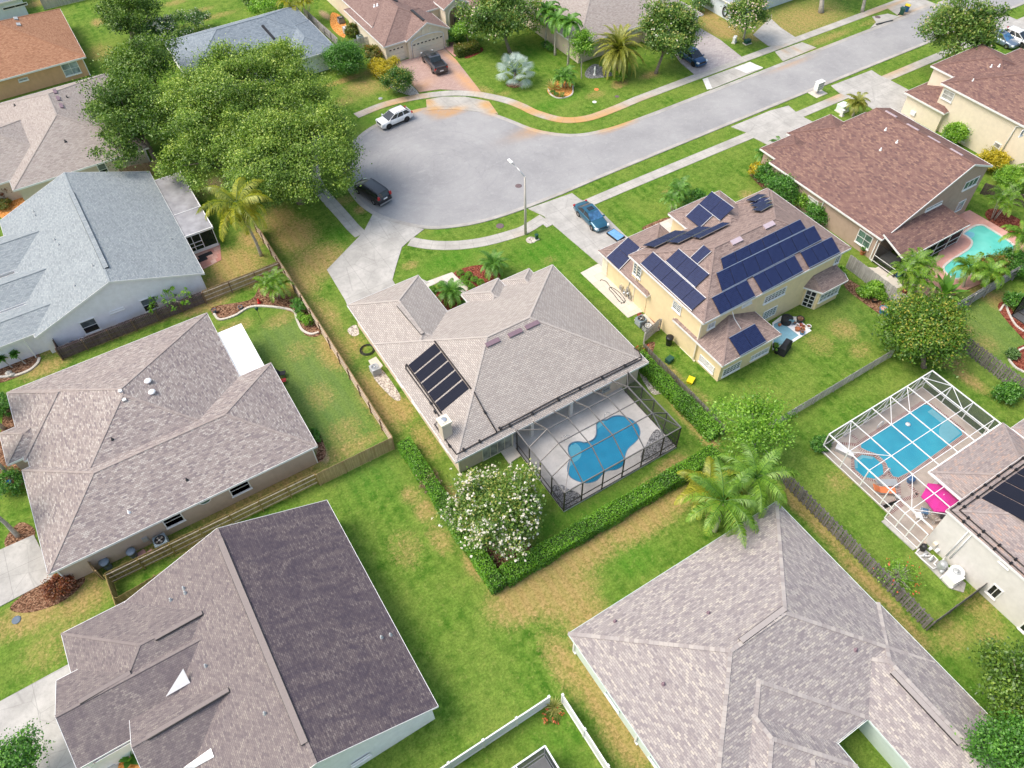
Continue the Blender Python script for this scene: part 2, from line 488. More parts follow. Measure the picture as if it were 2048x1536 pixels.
def solar():
    s = N('solar_cell')
    br = s.n('TexBrick')
    br.offset = 0.0
    s.l(s.uv(), br.inputs['Vector'])
    br.inputs['Color1'].default_value = C(.010, .016, .058)
    br.inputs['Color2'].default_value = C(.016, .026, .082)
    br.inputs['Mortar'].default_value = C(.035, .045, .11)
    br.inputs['Scale'].default_value = 1.0
    br.inputs['Brick Width'].default_value = 0.17
    br.inputs['Row Height'].default_value = 0.17
    br.inputs['Mortar Size'].default_value = 0.008
    s.bsdf(br.outputs['Color'], 0.25, spec=0.32)
solar()

def mat_heater():
    s = N('pool_heater_mat')
    sx = s.n('SeparateXYZ')
    s.l(s.uv(), sx.inputs[0])
    wv = s.n('TexWave', i_Scale=3.2, i_Distortion=0.0)
    s.l(s.uv(), wv.inputs['Vector'])
    c = s.mix(wv.outputs['Fac'], C(.008, .009, .017), C(.022, .026, .045))
    s.bsdf(c, 0.75, s.bump(wv.outputs['Fac'], .5, .03), spec=0.15)
mat_heater()

def water(name, deep, shallow):
    s = N(name)
    p = s.pos()
    n = s.noise(p, 2.2, 4, 0.6, 0.8)
    v = s.n('TexVoronoi', i_Scale=1.7, feature='SMOOTH_F1')
    s.l(p, v.inputs['Vector'])
    big = s.noise(p, 0.35, 2)
    c = s.mix(s.rng(big, 0.38, 0.62), deep, shallow)
    c = s.mix(s.rng(v.outputs['Distance'], 0.35, 0.75, 0, .22), c, mul(shallow, 1.25))
    s.bsdf(c, 0.06, s.bump(n, 0.10, 0.03), spec=0.35)
water('blue_water', C(.006, .20, .37), C(.012, .245, .43))
water('cyan_water', C(.016, .33, .49), C(.03, .40, .545))
water('aqua_water', C(.11, .52, .44), C(.17, .60, .52))
plain('pool_step', C(.07, .33, .47), .3, var=.05); plain('pool_step_pale', C(.16, .45, .55), .3, var=.05)

def screen(name, alpha, col=C(.03, .03, .032)):
    s = N(name)
    t = s.n('BsdfTransparent')
    d = s.n('BsdfDiffuse')
    d.inputs[0].default_value = col
    mx = s.n('MixShader', i_0=alpha)
    s.l(t.outputs[0], mx.inputs[1]); s.l(d.outputs[0], mx.inputs[2])
    s.l(mx.outputs[0], s.out.inputs[0])
screen('roof_screen', .14, C(.10, .10, .10)); screen('wall_screen', .42); screen('dense_screen', .62)
screen('light_screen', .16, C(.16, .16, .165)); screen('grey_screen', .58, C(.06, .065, .07))

def paint(name, col, metal=0.3):
    s = N(name)
    n = s.noise(s.pos(), 2.5, 3)
    c = s.mix(s.rng(n, .3, .7), mul(col, .92), mul(col, 1.08))
    nd = s.bsdf(c, 0.28, metal=metal, spec=0.5)
    nd.inputs['Coat Weight'].default_value = 0.8
    nd.inputs['Coat Roughness'].default_value = 0.05
paint('paint_teal', C(.02, .115, .19)); paint('paint_white', C(.80, .81, .82), 0.0); paint('paint_black', C(.008, .009, .014), .2)
paint('paint_graphite', C(.06, .062, .072)); paint('paint_blue', C(.015, .075, .19)); paint('paint_steelblue', C(.16, .22, .30))
plain('headlight', C(.75, .78, .8), .15, spec=.6, var=.03); plain('taillight', C(.45, .012, .012), .2, spec=.6, var=.05)
plain('amber', C(.7, .25, .03), .3)

# -- foliage
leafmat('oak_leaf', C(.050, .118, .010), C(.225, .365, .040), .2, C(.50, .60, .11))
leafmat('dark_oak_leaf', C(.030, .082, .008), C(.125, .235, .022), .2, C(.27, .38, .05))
leafmat('bush_leaf', C(0.030, 0.115, 0.014), C(0.101, 0.284, 0.030), .28, C(0.203, 0.432, 0.054))
leafmat('magnolia_leaf', C(0.041, 0.115, 0.016), C(0.169, 0.297, 0.041), .2, C(0.459, 0.419, 0.108))
leafmat('hedge_leaf', C(.034, .13, .009), C(.19, .43, .024), .3, C(0.300, 0.550, 0.050))
leafmat('lychee_leaf', C(.025, .082, .006), C(.130, .265, .018), .2, C(.44, .38, .055))
leafmat('yellow_leaf', C(.26, .24, .01), C(.62, .50, .02), .35, C(.80, .66, .05))
leafmat('lime_leaf', C(0.081, 0.218, 0.014), C(0.253, 0.483, 0.040), .35, C(0.414, 0.632, 0.081))
leafmat('croton_leaf', C(.10, .025, .012), C(.27, .075, .03), .3, C(.40, .20, .06))
leafmat('redtip_leaf', C(.05, .11, .012), C(.20, .23, .03), .3, C(.42, .14, .04))
leafmat('variegated_leaf', C(.02, .09, .010), C(.08, .21, .02), .3, C(.56, .50, .10))
leafmat('oleander_leaf', C(.05, .13, .03), C(.15, .27, .07), .3)
leafmat('palm_leaf', C(0.049, 0.168, 0.020), C(0.210, 0.448, 0.070), .35, C(0.420, 0.644, 0.140))
leafmat('yellow_palm_leaf', C(0.125, 0.200, 0.015), C(0.475, 0.488, 0.037), .35, C(0.688, 0.575, 0.075))
leafmat('date_leaf', C(.12, .165, .022), C(.42, .42, .07), .3, C(.62, .50, .18))
leafmat('silver_leaf', C(.24, .34, .34), C(.46, .56, .55), .25, C(.62, .68, .66))
leafmat('areca_leaf', C(0.069, 0.194, 0.015), C(0.263, 0.475, 0.044), .35, C(0.525, 0.587, 0.088))
leafmat('dead_frond', C(.30, .14, .06), C(.48, .25, .13), .2)
leafmat('white_petal', C(.58, .47, .36), C(.84, .80, .73), .25)
leafmat('pink_petal', C(.62, .42, .36), C(.80, .66, .60), .25)
leafmat('red_petal', C(.55, .06, .03), C(.75, .16, .06), .25)
leafmat('dry_leaf', C(.16, .10, .05), C(.34, .24, .15), .25)
leafmat('agave_leaf', C(.22, .26, .05), C(.50, .47, .16), .25)
M = MATS
# ------------------------------------------------------------------ objects
from mathutils.geometry import delaunay_2d_cdt
ORG = {}                                   # world origin of each root / part

def tag(o, label, cat, group=None, kind=None):
    if label: o['label'] = label
    if cat: o['category'] = cat
    if group: o['group'] = group
    if kind: o['kind'] = kind
    return o

def thing(name, label, cat, loc=(0, 0, 0), group=None, rotz=0.0):
    o = bpy.data.objects.new(name, None)
    COL.objects.link(o)
    o.empty_display_size = 0.3
    o.location = tuple(float(v) for v in loc)
    o.rotation_euler = (0, 0, rotz)
    ORG[o.name] = np.array(loc, float)
    return tag(o, label, cat, group)

def link(name, me, mat, parent=None, loc=None):
    o = bpy.data.objects.new(name, me)
    COL.objects.link(o)
    if mat is not None and len(me.materials) == 0:
        me.materials.append(M[mat] if isinstance(mat, str) else mat)
    if parent is not None:
        o.parent = parent
        ORG[o.name] = ORG[parent.name]
    elif loc is not None:
        o.location = tuple(float(v) for v in loc)
        ORG[o.name] = np.array(loc, float)
    return o

def dup(root, loc, rotz=None, label=None, scale=None):
    r = root.copy()
    COL.objects.link(r)
    r.location = tuple(float(v) for v in loc)
    if rotz is not None: r.rotation_euler = (0, 0, rotz)
    if scale: r.scale = (scale,) * 3 if not isinstance(scale, tuple) else scale
    if label: r['label'] = label
    for ch in list(root.children):
        c = ch.copy(); COL.objects.link(c); c.parent = r
        for g in list(ch.children):
            d = g.copy(); COL.objects.link(d); d.parent = c
    return r

class G:
    """collects faces, then links them as ONE mesh object"""
    def __init__(s):
        s.v = []; s.f = []; s.uv = []; s.mi = []; s.mats = []; s.cur = 0; s.sm = []
        s.smooth = False
    def use(s, mat):
        if mat not in s.mats: s.mats.append(mat)
        s.cur = s.mats.index(mat)
        return s
    def face(s, pts, uv=None):
        b = len(s.v)
        s.v.extend([tuple(float(c) for c in p) for p in pts])
        s.f.append(tuple(range(b, b + len(pts))))
        if uv is None:
            p = np.array(pts, float)
            nrm = np.cross(p[1] - p[0], p[2] - p[0])
            L = np.linalg.norm(nrm)
            nrm = nrm / L if L > 1e-12 else np.array([0, 0, 1.])
            if abs(nrm[2]) > 0.98:
                uv = [(q[0], q[1]) for q in p]
            else:
                h = np.cross([0, 0, 1.], nrm); h /= np.linalg.norm(h)
                t = np.cross(nrm, h)
                uv = [(q @ h, q @ t) for q in p]
        s.uv.extend([(float(a), float(c)) for a, c in uv])
        s.mi.append(s.cur); s.sm.append(s.smooth)
    def box(s, x0, y0, z0, x1, y1, z1):
        s.hexa([(x0, y0, z0), (x1, y0, z0), (x1, y1, z0), (x0, y1, z0), (x0, y0, z1), (x1, y0, z1), (x1, y1, z1), (x0, y1, z1)])
    def hexa(s, c):
        for q in ((0, 3, 2, 1), (4, 5, 6, 7), (0, 1, 5, 4), (1, 2, 6, 5), (2, 3, 7, 6), (3, 0, 4, 7)):
            s.face([c[i] for i in q])
    def obox(s, c, size, rz=0.0, z0=None):
        """box centred at c in plan, base at c.z"""
        ca, sa = math.cos(rz), math.sin(rz)
        hx, hy, h = size[0] / 2, size[1] / 2, size[2]
        pts = [(c[0] + a * ca - b * sa, c[1] + a * sa + b * ca) for a, b in ((-hx, -hy), (hx, -hy), (hx, hy), (-hx, hy))]
        s.hexa([(*p, c[2]) for p in pts] + [(*p, c[2] + h) for p in pts])
    def beam(s, a, b, wd, ht=None, up=(0, 0, 1)):
        a = np.array(a, float); b = np.array(b, float); ht = ht or wd
        d = b - a; L = np.linalg.norm(d)
        if L < 1e-6: return
        d /= L
        u = np.array(up, float)
        if abs(d @ u) > 0.98: u = np.array([1., 0, 0])
        sd = np.cross(d, u); sd /= np.linalg.norm(sd); u = np.cross(sd, d)
        o = [(-wd / 2, -ht / 2), (wd / 2, -ht / 2), (wd / 2, ht / 2), (-wd / 2, ht / 2)]
        s.hexa([a + sd * p + u * q for p, q in o] + [b + sd * p + u * q for p, q in o])
    def tube(s, pts, r, n=7, caps=True):
        pts = [np.array(p, float) for p in pts]
        rr = r if hasattr(r, '__len__') else [r] * len(pts)
        rings = []
        prev = None
        for i, p in enumerate(pts):
            d = pts[min(i + 1, len(pts) - 1)] - pts[max(i - 1, 0)]
            d = d / (np.linalg.norm(d) + 1e-9)
            u = prev if prev is not None else (np.array([0, 0, 1.]) if abs(d[2]) < .9 else np.array([1., 0, 0]))
            sd = np.cross(d, u); sd /= (np.linalg.norm(sd) + 1e-9); u = np.cross(sd, d); prev = u
            rings.append([p + rr[i] * (math.cos(t) * sd + math.sin(t) * u) for t in np.linspace(0, 2 * math.pi, n, endpoint=False)])
        old = s.smooth; s.smooth = True
        for a, b in zip(rings[:-1], rings[1:]):
            for k in range(n):
                k2 = (k + 1) % n
                s.face([a[k], a[k2], b[k2], b[k]])
        s.smooth = old
        if caps:
            s.face(rings[0][::-1]); s.face(rings[-1])
    def lathe(s, c, prof, n=16):
        """prof: (r, z) list from the base up"""
        old = s.smooth; s.smooth = True
        an = np.linspace(0, 2 * math.pi, n, endpoint=False)
        for (ra, za), (rb, zb) in zip(prof[:-1], prof[1:]):
            for k in range(n):
                a0, a1 = an[k], an[(k + 1) % n]
                q = [(c[0] + ra * math.cos(a0), c[1] + ra * math.sin(a0), c[2] + za), (c[0] + ra * math.cos(a1), c[1] + ra * math.sin(a1), c[2] + za),
                     (c[0] + rb * math.cos(a1), c[1] + rb * math.sin(a1), c[2] + zb), (c[0] + rb * math.cos(a0), c[1] + rb * math.sin(a0), c[2] + zb)]
                if ra < 1e-4: q = [q[0], q[2], q[3]]
                elif rb < 1e-4: q = q[:3]
                s.face(q)
        s.smooth = old
    def disc(s, c, r, n=16):
        s.face([(c[0] + r * math.cos(t), c[1] + r * math.sin(t), c[2]) for t in np.linspace(0, 2 * math.pi, n, endpoint=False)])
    def prism(s, poly, z0, z1):
        if sum(a[0] * b[1] - b[0] * a[1] for a, b in zip(poly, poly[1:] + poly[:1])) < 0: poly = poly[::-1]
        s.face([(p[0], p[1], z1) for p in poly])
        for a, b in zip(poly, poly[1:] + poly[:1]):
            s.face([(a[0], a[1], z0), (b[0], b[1], z0), (b[0], b[1], z1), (a[0], a[1], z1)])
    def build(s, name, mat=None, parent=None, loc=None, merge=False):
        me = bpy.data.meshes.new(name)
        off = ORG[parent.name] if parent is not None else (np.array(loc, float) if loc is not None else np.zeros(3))
        v = np.array(s.v, float).reshape(-1, 3) - off
        me.from_pydata([tuple(p) for p in v], [], s.f)
        ul = me.uv_layers.new(name='UVMap')
        ul.data.foreach_set('uv', np.array(s.uv, np.float32).ravel())
        if s.mats:
            for m_ in s.mats: me.materials.append(M[m_])
            me.polygons.foreach_set('material_index', np.array(s.mi, np.int32))
        me.polygons.foreach_set('use_smooth', np.array(s.sm, bool))
        if merge or any(s.sm):
            import bmesh
            bm = bmesh.new(); bm.from_mesh(me)
            bmesh.ops.remove_doubles(bm, verts=bm.verts, dist=1e-5)
            bm.to_mesh(me); bm.free()
        me.update()
        return link(name, me, mat, parent, loc)

def one(g, name, mat, label, cat, loc, group=None, kind=None):
    return tag(g.build(name, mat, None, loc), label, cat, group, kind)

# ------------------------------------------------------------------ flat sheets
def inside(poly, pts):
    poly = np.array(poly)[:, :2]; x, y = pts[:, 0], pts[:, 1]
    c = np.zeros(len(pts), bool)
    x0, y0 = poly[-1]
    for x1, y1 in poly:
        hit = ((y1 > y) != (y0 > y)) & (x < (x0 - x1) * (y - y1) / ((y0 - y1) if abs(y0 - y1) > 1e-12 else 1e-12) + x1)
        c ^= hit
        x0, y0 = x1, y1
    return c

def spline(pts, closed=False, n=6):
    p = [np.array(q[:2], float) for q in pts]
    out = []
    L = len(p)
    rngs = range(L if closed else L - 1)
    for i in rngs:
        a = p[(i - 1) % L] if closed or i > 0 else 2 * p[0] - p[1]
        b = p[i]; c = p[(i + 1) % L]
        d = p[(i + 2) % L] if closed or i + 2 < L else 2 * p[-1] - p[-2]
        for t in np.linspace(0, 1, n, endpoint=False):
            out.append(0.5 * ((2 * b) + (c - a) * t + (2 * a - 5 * b + 4 * c - d) * t * t + (3 * b - a - 3 * c + d) * t ** 3))
    if not closed: out.append(p[-1])
    return [tuple(q) for q in out]

def dens(poly, step, closed=True):
    out = []
    L = len(poly)
    for i in range(L if closed else L - 1):
        a = np.array(poly[i][:2], float); b = np.array(poly[(i + 1) % L][:2], float)
        k = max(1, int(np.linalg.norm(b - a) / step))
        out += [tuple(a + (b - a) * t) for t in np.linspace(0, 1, k, endpoint=False)]
    if not closed: out.append(tuple(poly[-1][:2]))
    return out

def blobs(xy, items):
    v = np.zeros(len(xy))
    for it in items:
        cx, cy, rx, ry, am = it[:5]
        an = it[5] if len(it) > 5 else 0.0
        dx, dy = xy[:, 0] - cx, xy[:, 1] - cy
        a = dx * math.cos(an) + dy * math.sin(an); b = -dx * math.sin(an) + dy * math.cos(an)
        v = np.maximum(v, am * np.exp(-((a / rx) ** 2 + (b / ry) ** 2) ** 1.5))
    return v

RUST = []

def sheet(name, poly, z, mat, thick=0.0, holes=(), step=None, parent=None, kind='structure', loc=None):
    poly = [tuple(map(float, p[:2])) for p in poly]
    loops = [dens(poly, step) if step else poly] + [(dens(h, step) if step else [tuple(map(float, p[:2])) for p in h]) for h in holes]
    vs, es = [], []
    for lp in loops:
        b = len(vs)
        vs += lp
        es += [(b + i, b + (i + 1) % len(lp)) for i in range(len(lp))]
    if step:
        a = np.array(loops[0])
        gx, gy = np.meshgrid(np.arange(a[:, 0].min() + step / 2, a[:, 0].max(), step), np.arange(a[:, 1].min() + step / 2, a[:, 1].max(), step))
        pts = np.c_[gx.ravel(), gy.ravel()]
        pts = pts[inside(a, pts)]
        vs += [tuple(p) for p in pts]
    ov, oe, of, *_ = delaunay_2d_cdt([Vector(p) for p in vs], es, [], 0, 1e-5)
    xy = np.array([tuple(p) for p in ov])
    tri = np.array([tuple(f) for f in of if len(f) == 3])
    cen = xy[tri].mean(axis=1)
    keep = inside(loops[0], cen)
    for h in loops[1:]: keep &= ~inside(h, cen)
    tri = tri[keep]
    v2 = [(p[0], p[1], z) for p in xy]
    faces = []
    for t in tri:
        a, b, c = xy[t]
        faces.append(tuple(t) if (b[0] - a[0]) * (c[1] - a[1]) - (b[1] - a[1]) * (c[0] - a[0]) > 0 else (t[0], t[2], t[1]))
    if thick:
        for lp in loops:
            b = len(v2)
            v2 += [(p[0], p[1], z) for p in lp] + [(p[0], p[1], z - thick) for p in lp]
            L = len(lp)
            faces += [(b + i, b + (i + 1) % L, b + L + (i + 1) % L, b + L + i) for i in range(L)]
    me = bpy.data.meshes.new(name)
    V = np.array(v2)
    me.from_pydata([tuple(p) for p in (V - (ORG[parent.name] if parent is not None else 0))], [], faces)
    ul = me.uv_layers.new(name='UVMap')
    li = np.zeros(len(me.loops), np.int32); me.loops.foreach_get('vertex_index', li)
    ul.data.foreach_set('uv', V[li][:, :2].astype(np.float32).ravel())
    at = me.attributes.new('rust', 'FLOAT', 'POINT')
    at.data.foreach_set('value', blobs(V[:, :2], RUST).astype(np.float32) if step else np.zeros(len(V), np.float32))
    me.update()
    o = link(name, me, mat, parent)
    if kind and parent is None: o['kind'] = kind
    return o

def offset(line, d):
    p = np.array([q[:2] for q in line], float)
    t = np.gradient(p, axis=0)
    t /= np.linalg.norm(t, axis=1)[:, None] + 1e-9
    nrm = np.c_[-t[:, 1], t[:, 0]]
    return [tuple(q) for q in p + nrm * d]

def strip(name, line, w, z, mat, thick=0.06, kind='structure', parent=None, prof=None, step=0.6):
    """a ribbon of width w along a line, uv (along, across); prof = heights across"""
    line = dens(line, step, closed=False)
    prof = prof or [(-w / 2, 0), (w / 2, 0)]
    rows = [offset(line, a) for a, _ in prof]
    d = np.r_[0, np.cumsum(np.linalg.norm(np.diff(np.array(line), axis=0), axis=1))]
    v, uv, f = [], [], []
    cols = [(a, h) for a, h in prof]
    cols = [(cols[0][0], cols[0][1] - thick)] + cols + [(cols[-1][0], cols[-1][1] - thick)]
    rr = [rows[0]] + rows + [rows[-1]]
    K = len(cols)
    for i in range(len(line)):
        for k in range(K):
            v.append((rr[k][i][0], rr[k][i][1], z + cols[k][1])); uv.append((d[i], cols[k][0]))
    for i in range(len(line) - 1):
        for k in range(K - 1):
            a = i * K + k
            f.append((a, a + K, a + K + 1, a + 1)[::-1])
    me = bpy.data.meshes.new(name)
    V = np.array(v)
    me.from_pydata([tuple(p) for p in (V - (ORG[parent.name] if parent is not None else 0))], [], f)
    ul = me.uv_layers.new(name='UVMap')
    li = np.zeros(len(me.loops), np.int32); me.loops.foreach_get('vertex_index', li)
    ul.data.foreach_set('uv', np.array(uv, np.float32)[li].ravel())
    at = me.attributes.new('rust', 'FLOAT', 'POINT')
    at.data.foreach_set('value', blobs(V[:, :2], RUST).astype(np.float32))
    me.update()
    o = link(name, me, mat, parent)
    if kind and parent is None: o['kind'] = kind
    return o

# ------------------------------------------------------------------ houses
class House:
    def __init__(s, name, label, loc, wallmat, roofmat, trim='white_paint', capmat=None, pick=None):
        s.root = thing(name, label, 'house', loc)
        s.wall, s.roof, s.trim, s.cap = G(), G(), G(), G()
        s.wm, s.rm, s.tm, s.cm = wallmat, roofmat, trim, capmat
        s.pick = pick
        s.planes = []
        s.k = 0
    def z(s, x, y):
        best = 0
        for (x0, y0, x1, y1, ze, p, axis, ends) in s.planes:
            if not (x0 <= x <= x1 and y0 <= y <= y1): continue
            d = []
            if axis == 'x':
                d += [y - y0, y1 - y]
                if ends[0] == 'h': d.append(x - x0)
                if ends[1] == 'h': d.append(x1 - x)
            else:
                d += [x - x0, x1 - x]
                if ends[0] == 'h': d.append(y - y0)
                if ends[1] == 'h': d.append(y1 - y)
            best = max(best, ze + p * min(d))
        return best
    def on(s, px, py, lift=0.0):
        hi, lo = 9.5, 9.5
        while lo > 2:
            q = P(px, py, lo)
            if s.z(q[0], q[1]) >= lo: break
            hi = lo; lo -= .1
        for _ in range(12):
            z = (hi + lo) / 2
            q = P(px, py, z)
            if s.z(q[0], q[1]) >= z: lo = z
            else: hi = z
        q = P(px, py, hi)
        return np.array([q[0], q[1], hi + lift])
    def normal(s, q):
        e = .05
        a = np.array([-(s.z(q[0] + e, q[1]) - s.z(q[0] - e, q[1])) / (2 * e), -(s.z(q[0], q[1] + e) - s.z(q[0], q[1] - e)) / (2 * e), 1])
        return a / np.linalg.norm(a)
    def wing(s, x0, y0, x1, y1, ze, p=.417, axis='x', ends='hh', ov=.45, wall=True, base=0.0, caps=True, fascia=.2):
        s.k += 1
        ze += .004 * s.k
        s.planes.append((x0, y0, x1, y1, ze, p, axis, ends))
        sw = axis == 'y'
        if sw: a0, b0, a1, b1 = y0, x0, y1, x1
        else: a0, b0, a1, b1 = x0, y0, x1, y1
        W = (lambda a, b, z: (b, a, z)) if sw else (lambda a, b, z: (a, b, z))
        half = (b1 - b0) / 2; bm = (b0 + b1) / 2; zr = ze + p * half
        xa = a0 + (half if ends[0] == 'h' else 0); xb = a1 - (half if ends[1] == 'h' else 0)
        if xa > xb: xa = xb = (xa + xb) / 2
        tops = [[W(a0, b0, ze), W(a1, b0, ze), W(xb, bm, zr), W(xa, bm, zr)],
                [W(a1, b1, ze), W(a0, b1, ze), W(xa, bm, zr), W(xb, bm, zr)]]
        if ends[0] == 'h': tops.append([W(a0, b1, ze), W(a0, b0, ze), W(xa, bm, zr)])
        if ends[1] == 'h': tops.append([W(a1, b0, ze), W(a1, b1, ze), W(xb, bm, zr)])
        for t in tops:
            q = np.array(t)
            n_ = np.cross(q[1] - q[0], q[2] - q[0])
            if n_[2] < 0: t = t[::-1]; n_ = -n_
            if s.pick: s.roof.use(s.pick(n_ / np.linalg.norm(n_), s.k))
            s.roof.face(t)
        fz = ze - fascia
        # fascia: real boards 3 cm thick, outside the roof edge
        def board(c, d, th=.03):
            c = np.array(c); d = np.array(d)
            dr = d - c; o = np.array([dr[1], -dr[0], 0]); o /= np.linalg.norm(o) + 1e-9
            mid = np.array([(x0 + x1) / 2, (y0 + y1) / 2, 0])
            if o @ ((c + d) / 2 - mid) < 0: o = -o
            u = np.array([0, 0, 1.])
            c = c - o * .004; d = d - o * .004
            s.trim.hexa([c - u * fascia, d - u * fascia, d + o * th - u * fascia, c + o * th - u * fascia,
                         c + u * .02, d + u * .02, d + o * th + u * .02, c + o * th + u * .02])
        board(W(a0, b0, ze), W(a1, b0, ze)); board(W(a1, b1, ze), W(a0, b1, ze))
        for e, (a, xr) in zip(ends, ((a0, xa), (a1, xb))):
            if e == 'h': board(W(a, b0, ze), W(a, b1, ze))
            else: board(W(a, b0, ze), W(a, bm, zr)); board(W(a, bm, zr), W(a, b1, ze))
        # soffit
        sa, sb = a0 + (ov * .6 + .01 if ends[0] == 'g' else 0), a1 - (ov * .6 + .01 if ends[1] == 'g' else 0)
        s.trim.face([W(sa, b0, fz), W(sa, b1, fz), W(sb, b1, fz), W(sb, b0, fz)])
        if caps:
            lines = [((xa, bm, zr), (xb, bm, zr))] if xb - xa > .1 else []
            if ends[0] == 'h': lines += [((a0, b0, ze), (xa, bm, zr)), ((a0, b1, ze), (xa, bm, zr))]
            if ends[1] == 'h': lines += [((a1, b0, ze), (xb, bm, zr)), ((a1, b1, ze), (xb, bm, zr))]
            for c, d in lines:
                s.ridge(np.array(W(*c), float), np.array(W(*d), float))
        if wall:
            g0 = ov if ends[0] == 'h' else ov * .6; g1 = ov if ends[1] == 'h' else ov * .6
            c0, c1, d0, d1 = a0 + g0, a1 - g1, b0 + ov, b1 - ov
            zt = ze - .1
            s.wall.face([W(c0, d0, base), W(c1, d0, base), W(c1, d0, zt), W(c0, d0, zt)])
            s.wall.face([W(c1, d1, base), W(c0, d1, base), W(c0, d1, zt), W(c1, d1, zt)])
            for e, c in zip(ends, (c0, c1)):
                if e == 'h': s.wall.face([W(c, d1, base), W(c, d0, base), W(c, d0, zt), W(c, d1, zt)])
                else: s.wall.face([W(c, d1, base), W(c, d0, base), W(c, d0, zt + p * ov), W(c, bm, zr - .1), W(c, d1, zt + p * ov)])
    def ridge(s, A, B):
        w_ = .28 if s.rm == 'pale_mixed_shingle' else .2
        n = max(2, int(np.linalg.norm(B - A) / .33))
        rg = random.Random(int(A[0] * 31 + B[1] * 17))
        for i in range(n):
            a = A + (B - A) * i / n; b = A + (B - A) * (i + .97) / n
            s.cap.use(rg.choice(CAPS[s.rm][:4 if w_ > .25 else 2])).beam(a + (0, 0, .018), b + (0, 0, .004), w_, .022)
    def finish(s):
        if s.wall.f: s.wall.build('wall', s.wm, s.root)
        s.roof_ob = s.roof.build('roof', None if s.roof.mats else s.rm, s.root)
        s.trim.build('fascia', s.tm, s.root)
        if s.cap.f: s.cap.build('ridge_cap', None, s.roof_ob)
        return s
    # -- openings
    def window(s, axis, c, sgn, a0, a1, z0, z1, cols=2, rows=2, frame='white_paint', glass='window_dark', fw_=.09, name='window', sill=True, label=None):
        if a0 > a1: a0, a1 = a1, a0
        if z0 > z1: z0, z1 = z1, z0
        g = G()
        def bx(p0, p1, q0, q1, d0, d1):
            lo, hi = sorted((c + sgn * d0, c + sgn * d1))
            if axis == 'x': g.box(lo, p0, q0, hi, p1, q1)
            else: g.box(p0, lo, q0, p1, hi, q1)
        bx(a0 - fw_, a0, z0 - fw_, z1 + fw_, 0, .07); bx(a1, a1 + fw_, z0 - fw_, z1 + fw_, 0, .07)
        bx(a0, a1, z0 - fw_, z0, 0, .068); bx(a0, a1, z1, z1 + fw_, 0, .068)
        m_ = fw_ * .5
        for i in range(1, cols):
            a = a0 + (a1 - a0) * i / cols; bx(a - m_ / 2, a + m_ / 2, z0, z1, 0, .05)
        for i in range(1, rows):
            z = z0 + (z1 - z0) * i / rows; bx(a0, a1, z - m_ / 2, z + m_ / 2, 0, .047)
        if sill: bx(a0 - fw_ - .04, a1 + fw_ + .04, z0 - fw_ - .09, z0 - fw_ - .004, 0, .13)
        w_ = g.build(name, frame, s.root)
        if label: w_['label'] = label
        if rows == 2 and glass == 'window_dark':
            zm = (z0 + z1) / 2
            g = G(); bx(a0, a1, zm, z1, .004, .02); g.build('pane', 'window_upper', w_)
            g = G(); bx(a0, a1, z0, zm, .004, .02); g.build('pane', glass, w_)
        else:
            g = G(); bx(a0, a1, z0, z1, .004, .02); g.build('pane', glass, w_)
        return w_
    def winpx(s, axis, c, sgn, pts, **kw):
        q = np.array([(PX if axis == 'x' else PY)(x, y, c) for x, y in pts])
        k = 1 if axis == 'x' else 0
        return s.window(axis, c, sgn, q[:, k].min(), q[:, k].max(), max(.05, q[:, 2].min()), q[:, 2].max(), **kw)
    def garage(s, axis, c, sgn, a0, a1, z1, mat='cream_paint', lights=True):
        g = G()
        if a0 > a1: a0, a1 = a1, a0
        n_ = 4
        for i in range(n_):
            lo, hi = sorted((c, c + sgn * .06))
            za, zb = z1 * i / n_ + .012, z1 * (i + 1) / n_ - .012
            if axis == 'y': g.box(a0, lo, za, a1, hi, zb)
            else: g.box(lo, a0, za, hi, a1, zb)
        d = g.build('garage_door', mat, s.root)
        if lights:
            g = G(); k = max(4, int((a1 - a0) / .6))
            for i in range(k):
                a = a0 + (a1 - a0) * (i + .5) / k
                lo, hi = sorted((c + sgn * .06, c + sgn * .075))
                if axis == 'y': g.box(a - .17, lo, z1 - .38, a + .17, hi, z1 - .22)
                else: g.box(lo, a - .17, z1 - .38, hi, a + .17, z1 - .22)
            g.build('door_light', 'window_dark', d)
        return d
    # -- things fixed to the roof
    def quad(s, px4, lift=.1, ref=None):
        c = s.on(*ref) if ref else s.on(sum(p[0] for p in px4) / 4, sum(p[1] for p in px4) / 4)
        n_ = s.normal(c)
        q = [PP(x, y, c, n_) for x, y in px4]
        return [a + n_ * lift for a in q], n_
    def slab(s, q, n_, th, name, mat, parent=None, shrink=0.0, edge=None):
        q = [np.array(a, float) for a in q]
        if shrink:
            c = sum(q) / len(q)
            q = [a + (c - a) / np.linalg.norm(c - a) * shrink for a in q]
        g = G()
        if edge: g.use(mat); g.use(edge)
        b = [a - n_ * th for a in q]
        L = len(q)
        for i in range(L): g.face([b[i], b[(i + 1) % L], q[(i + 1) % L], q[i]])
        g.face(b[::-1])
        if edge: g.use(mat)
        e1 = q[1] - q[0]; e1 /= np.linalg.norm(e1); e2 = np.cross(n_, e1)
        g.face(q, [((a - q[0]) @ e1, (a - q[0]) @ e2) for a in q])
        return g.build(name, None if edge else mat, parent or s.root)
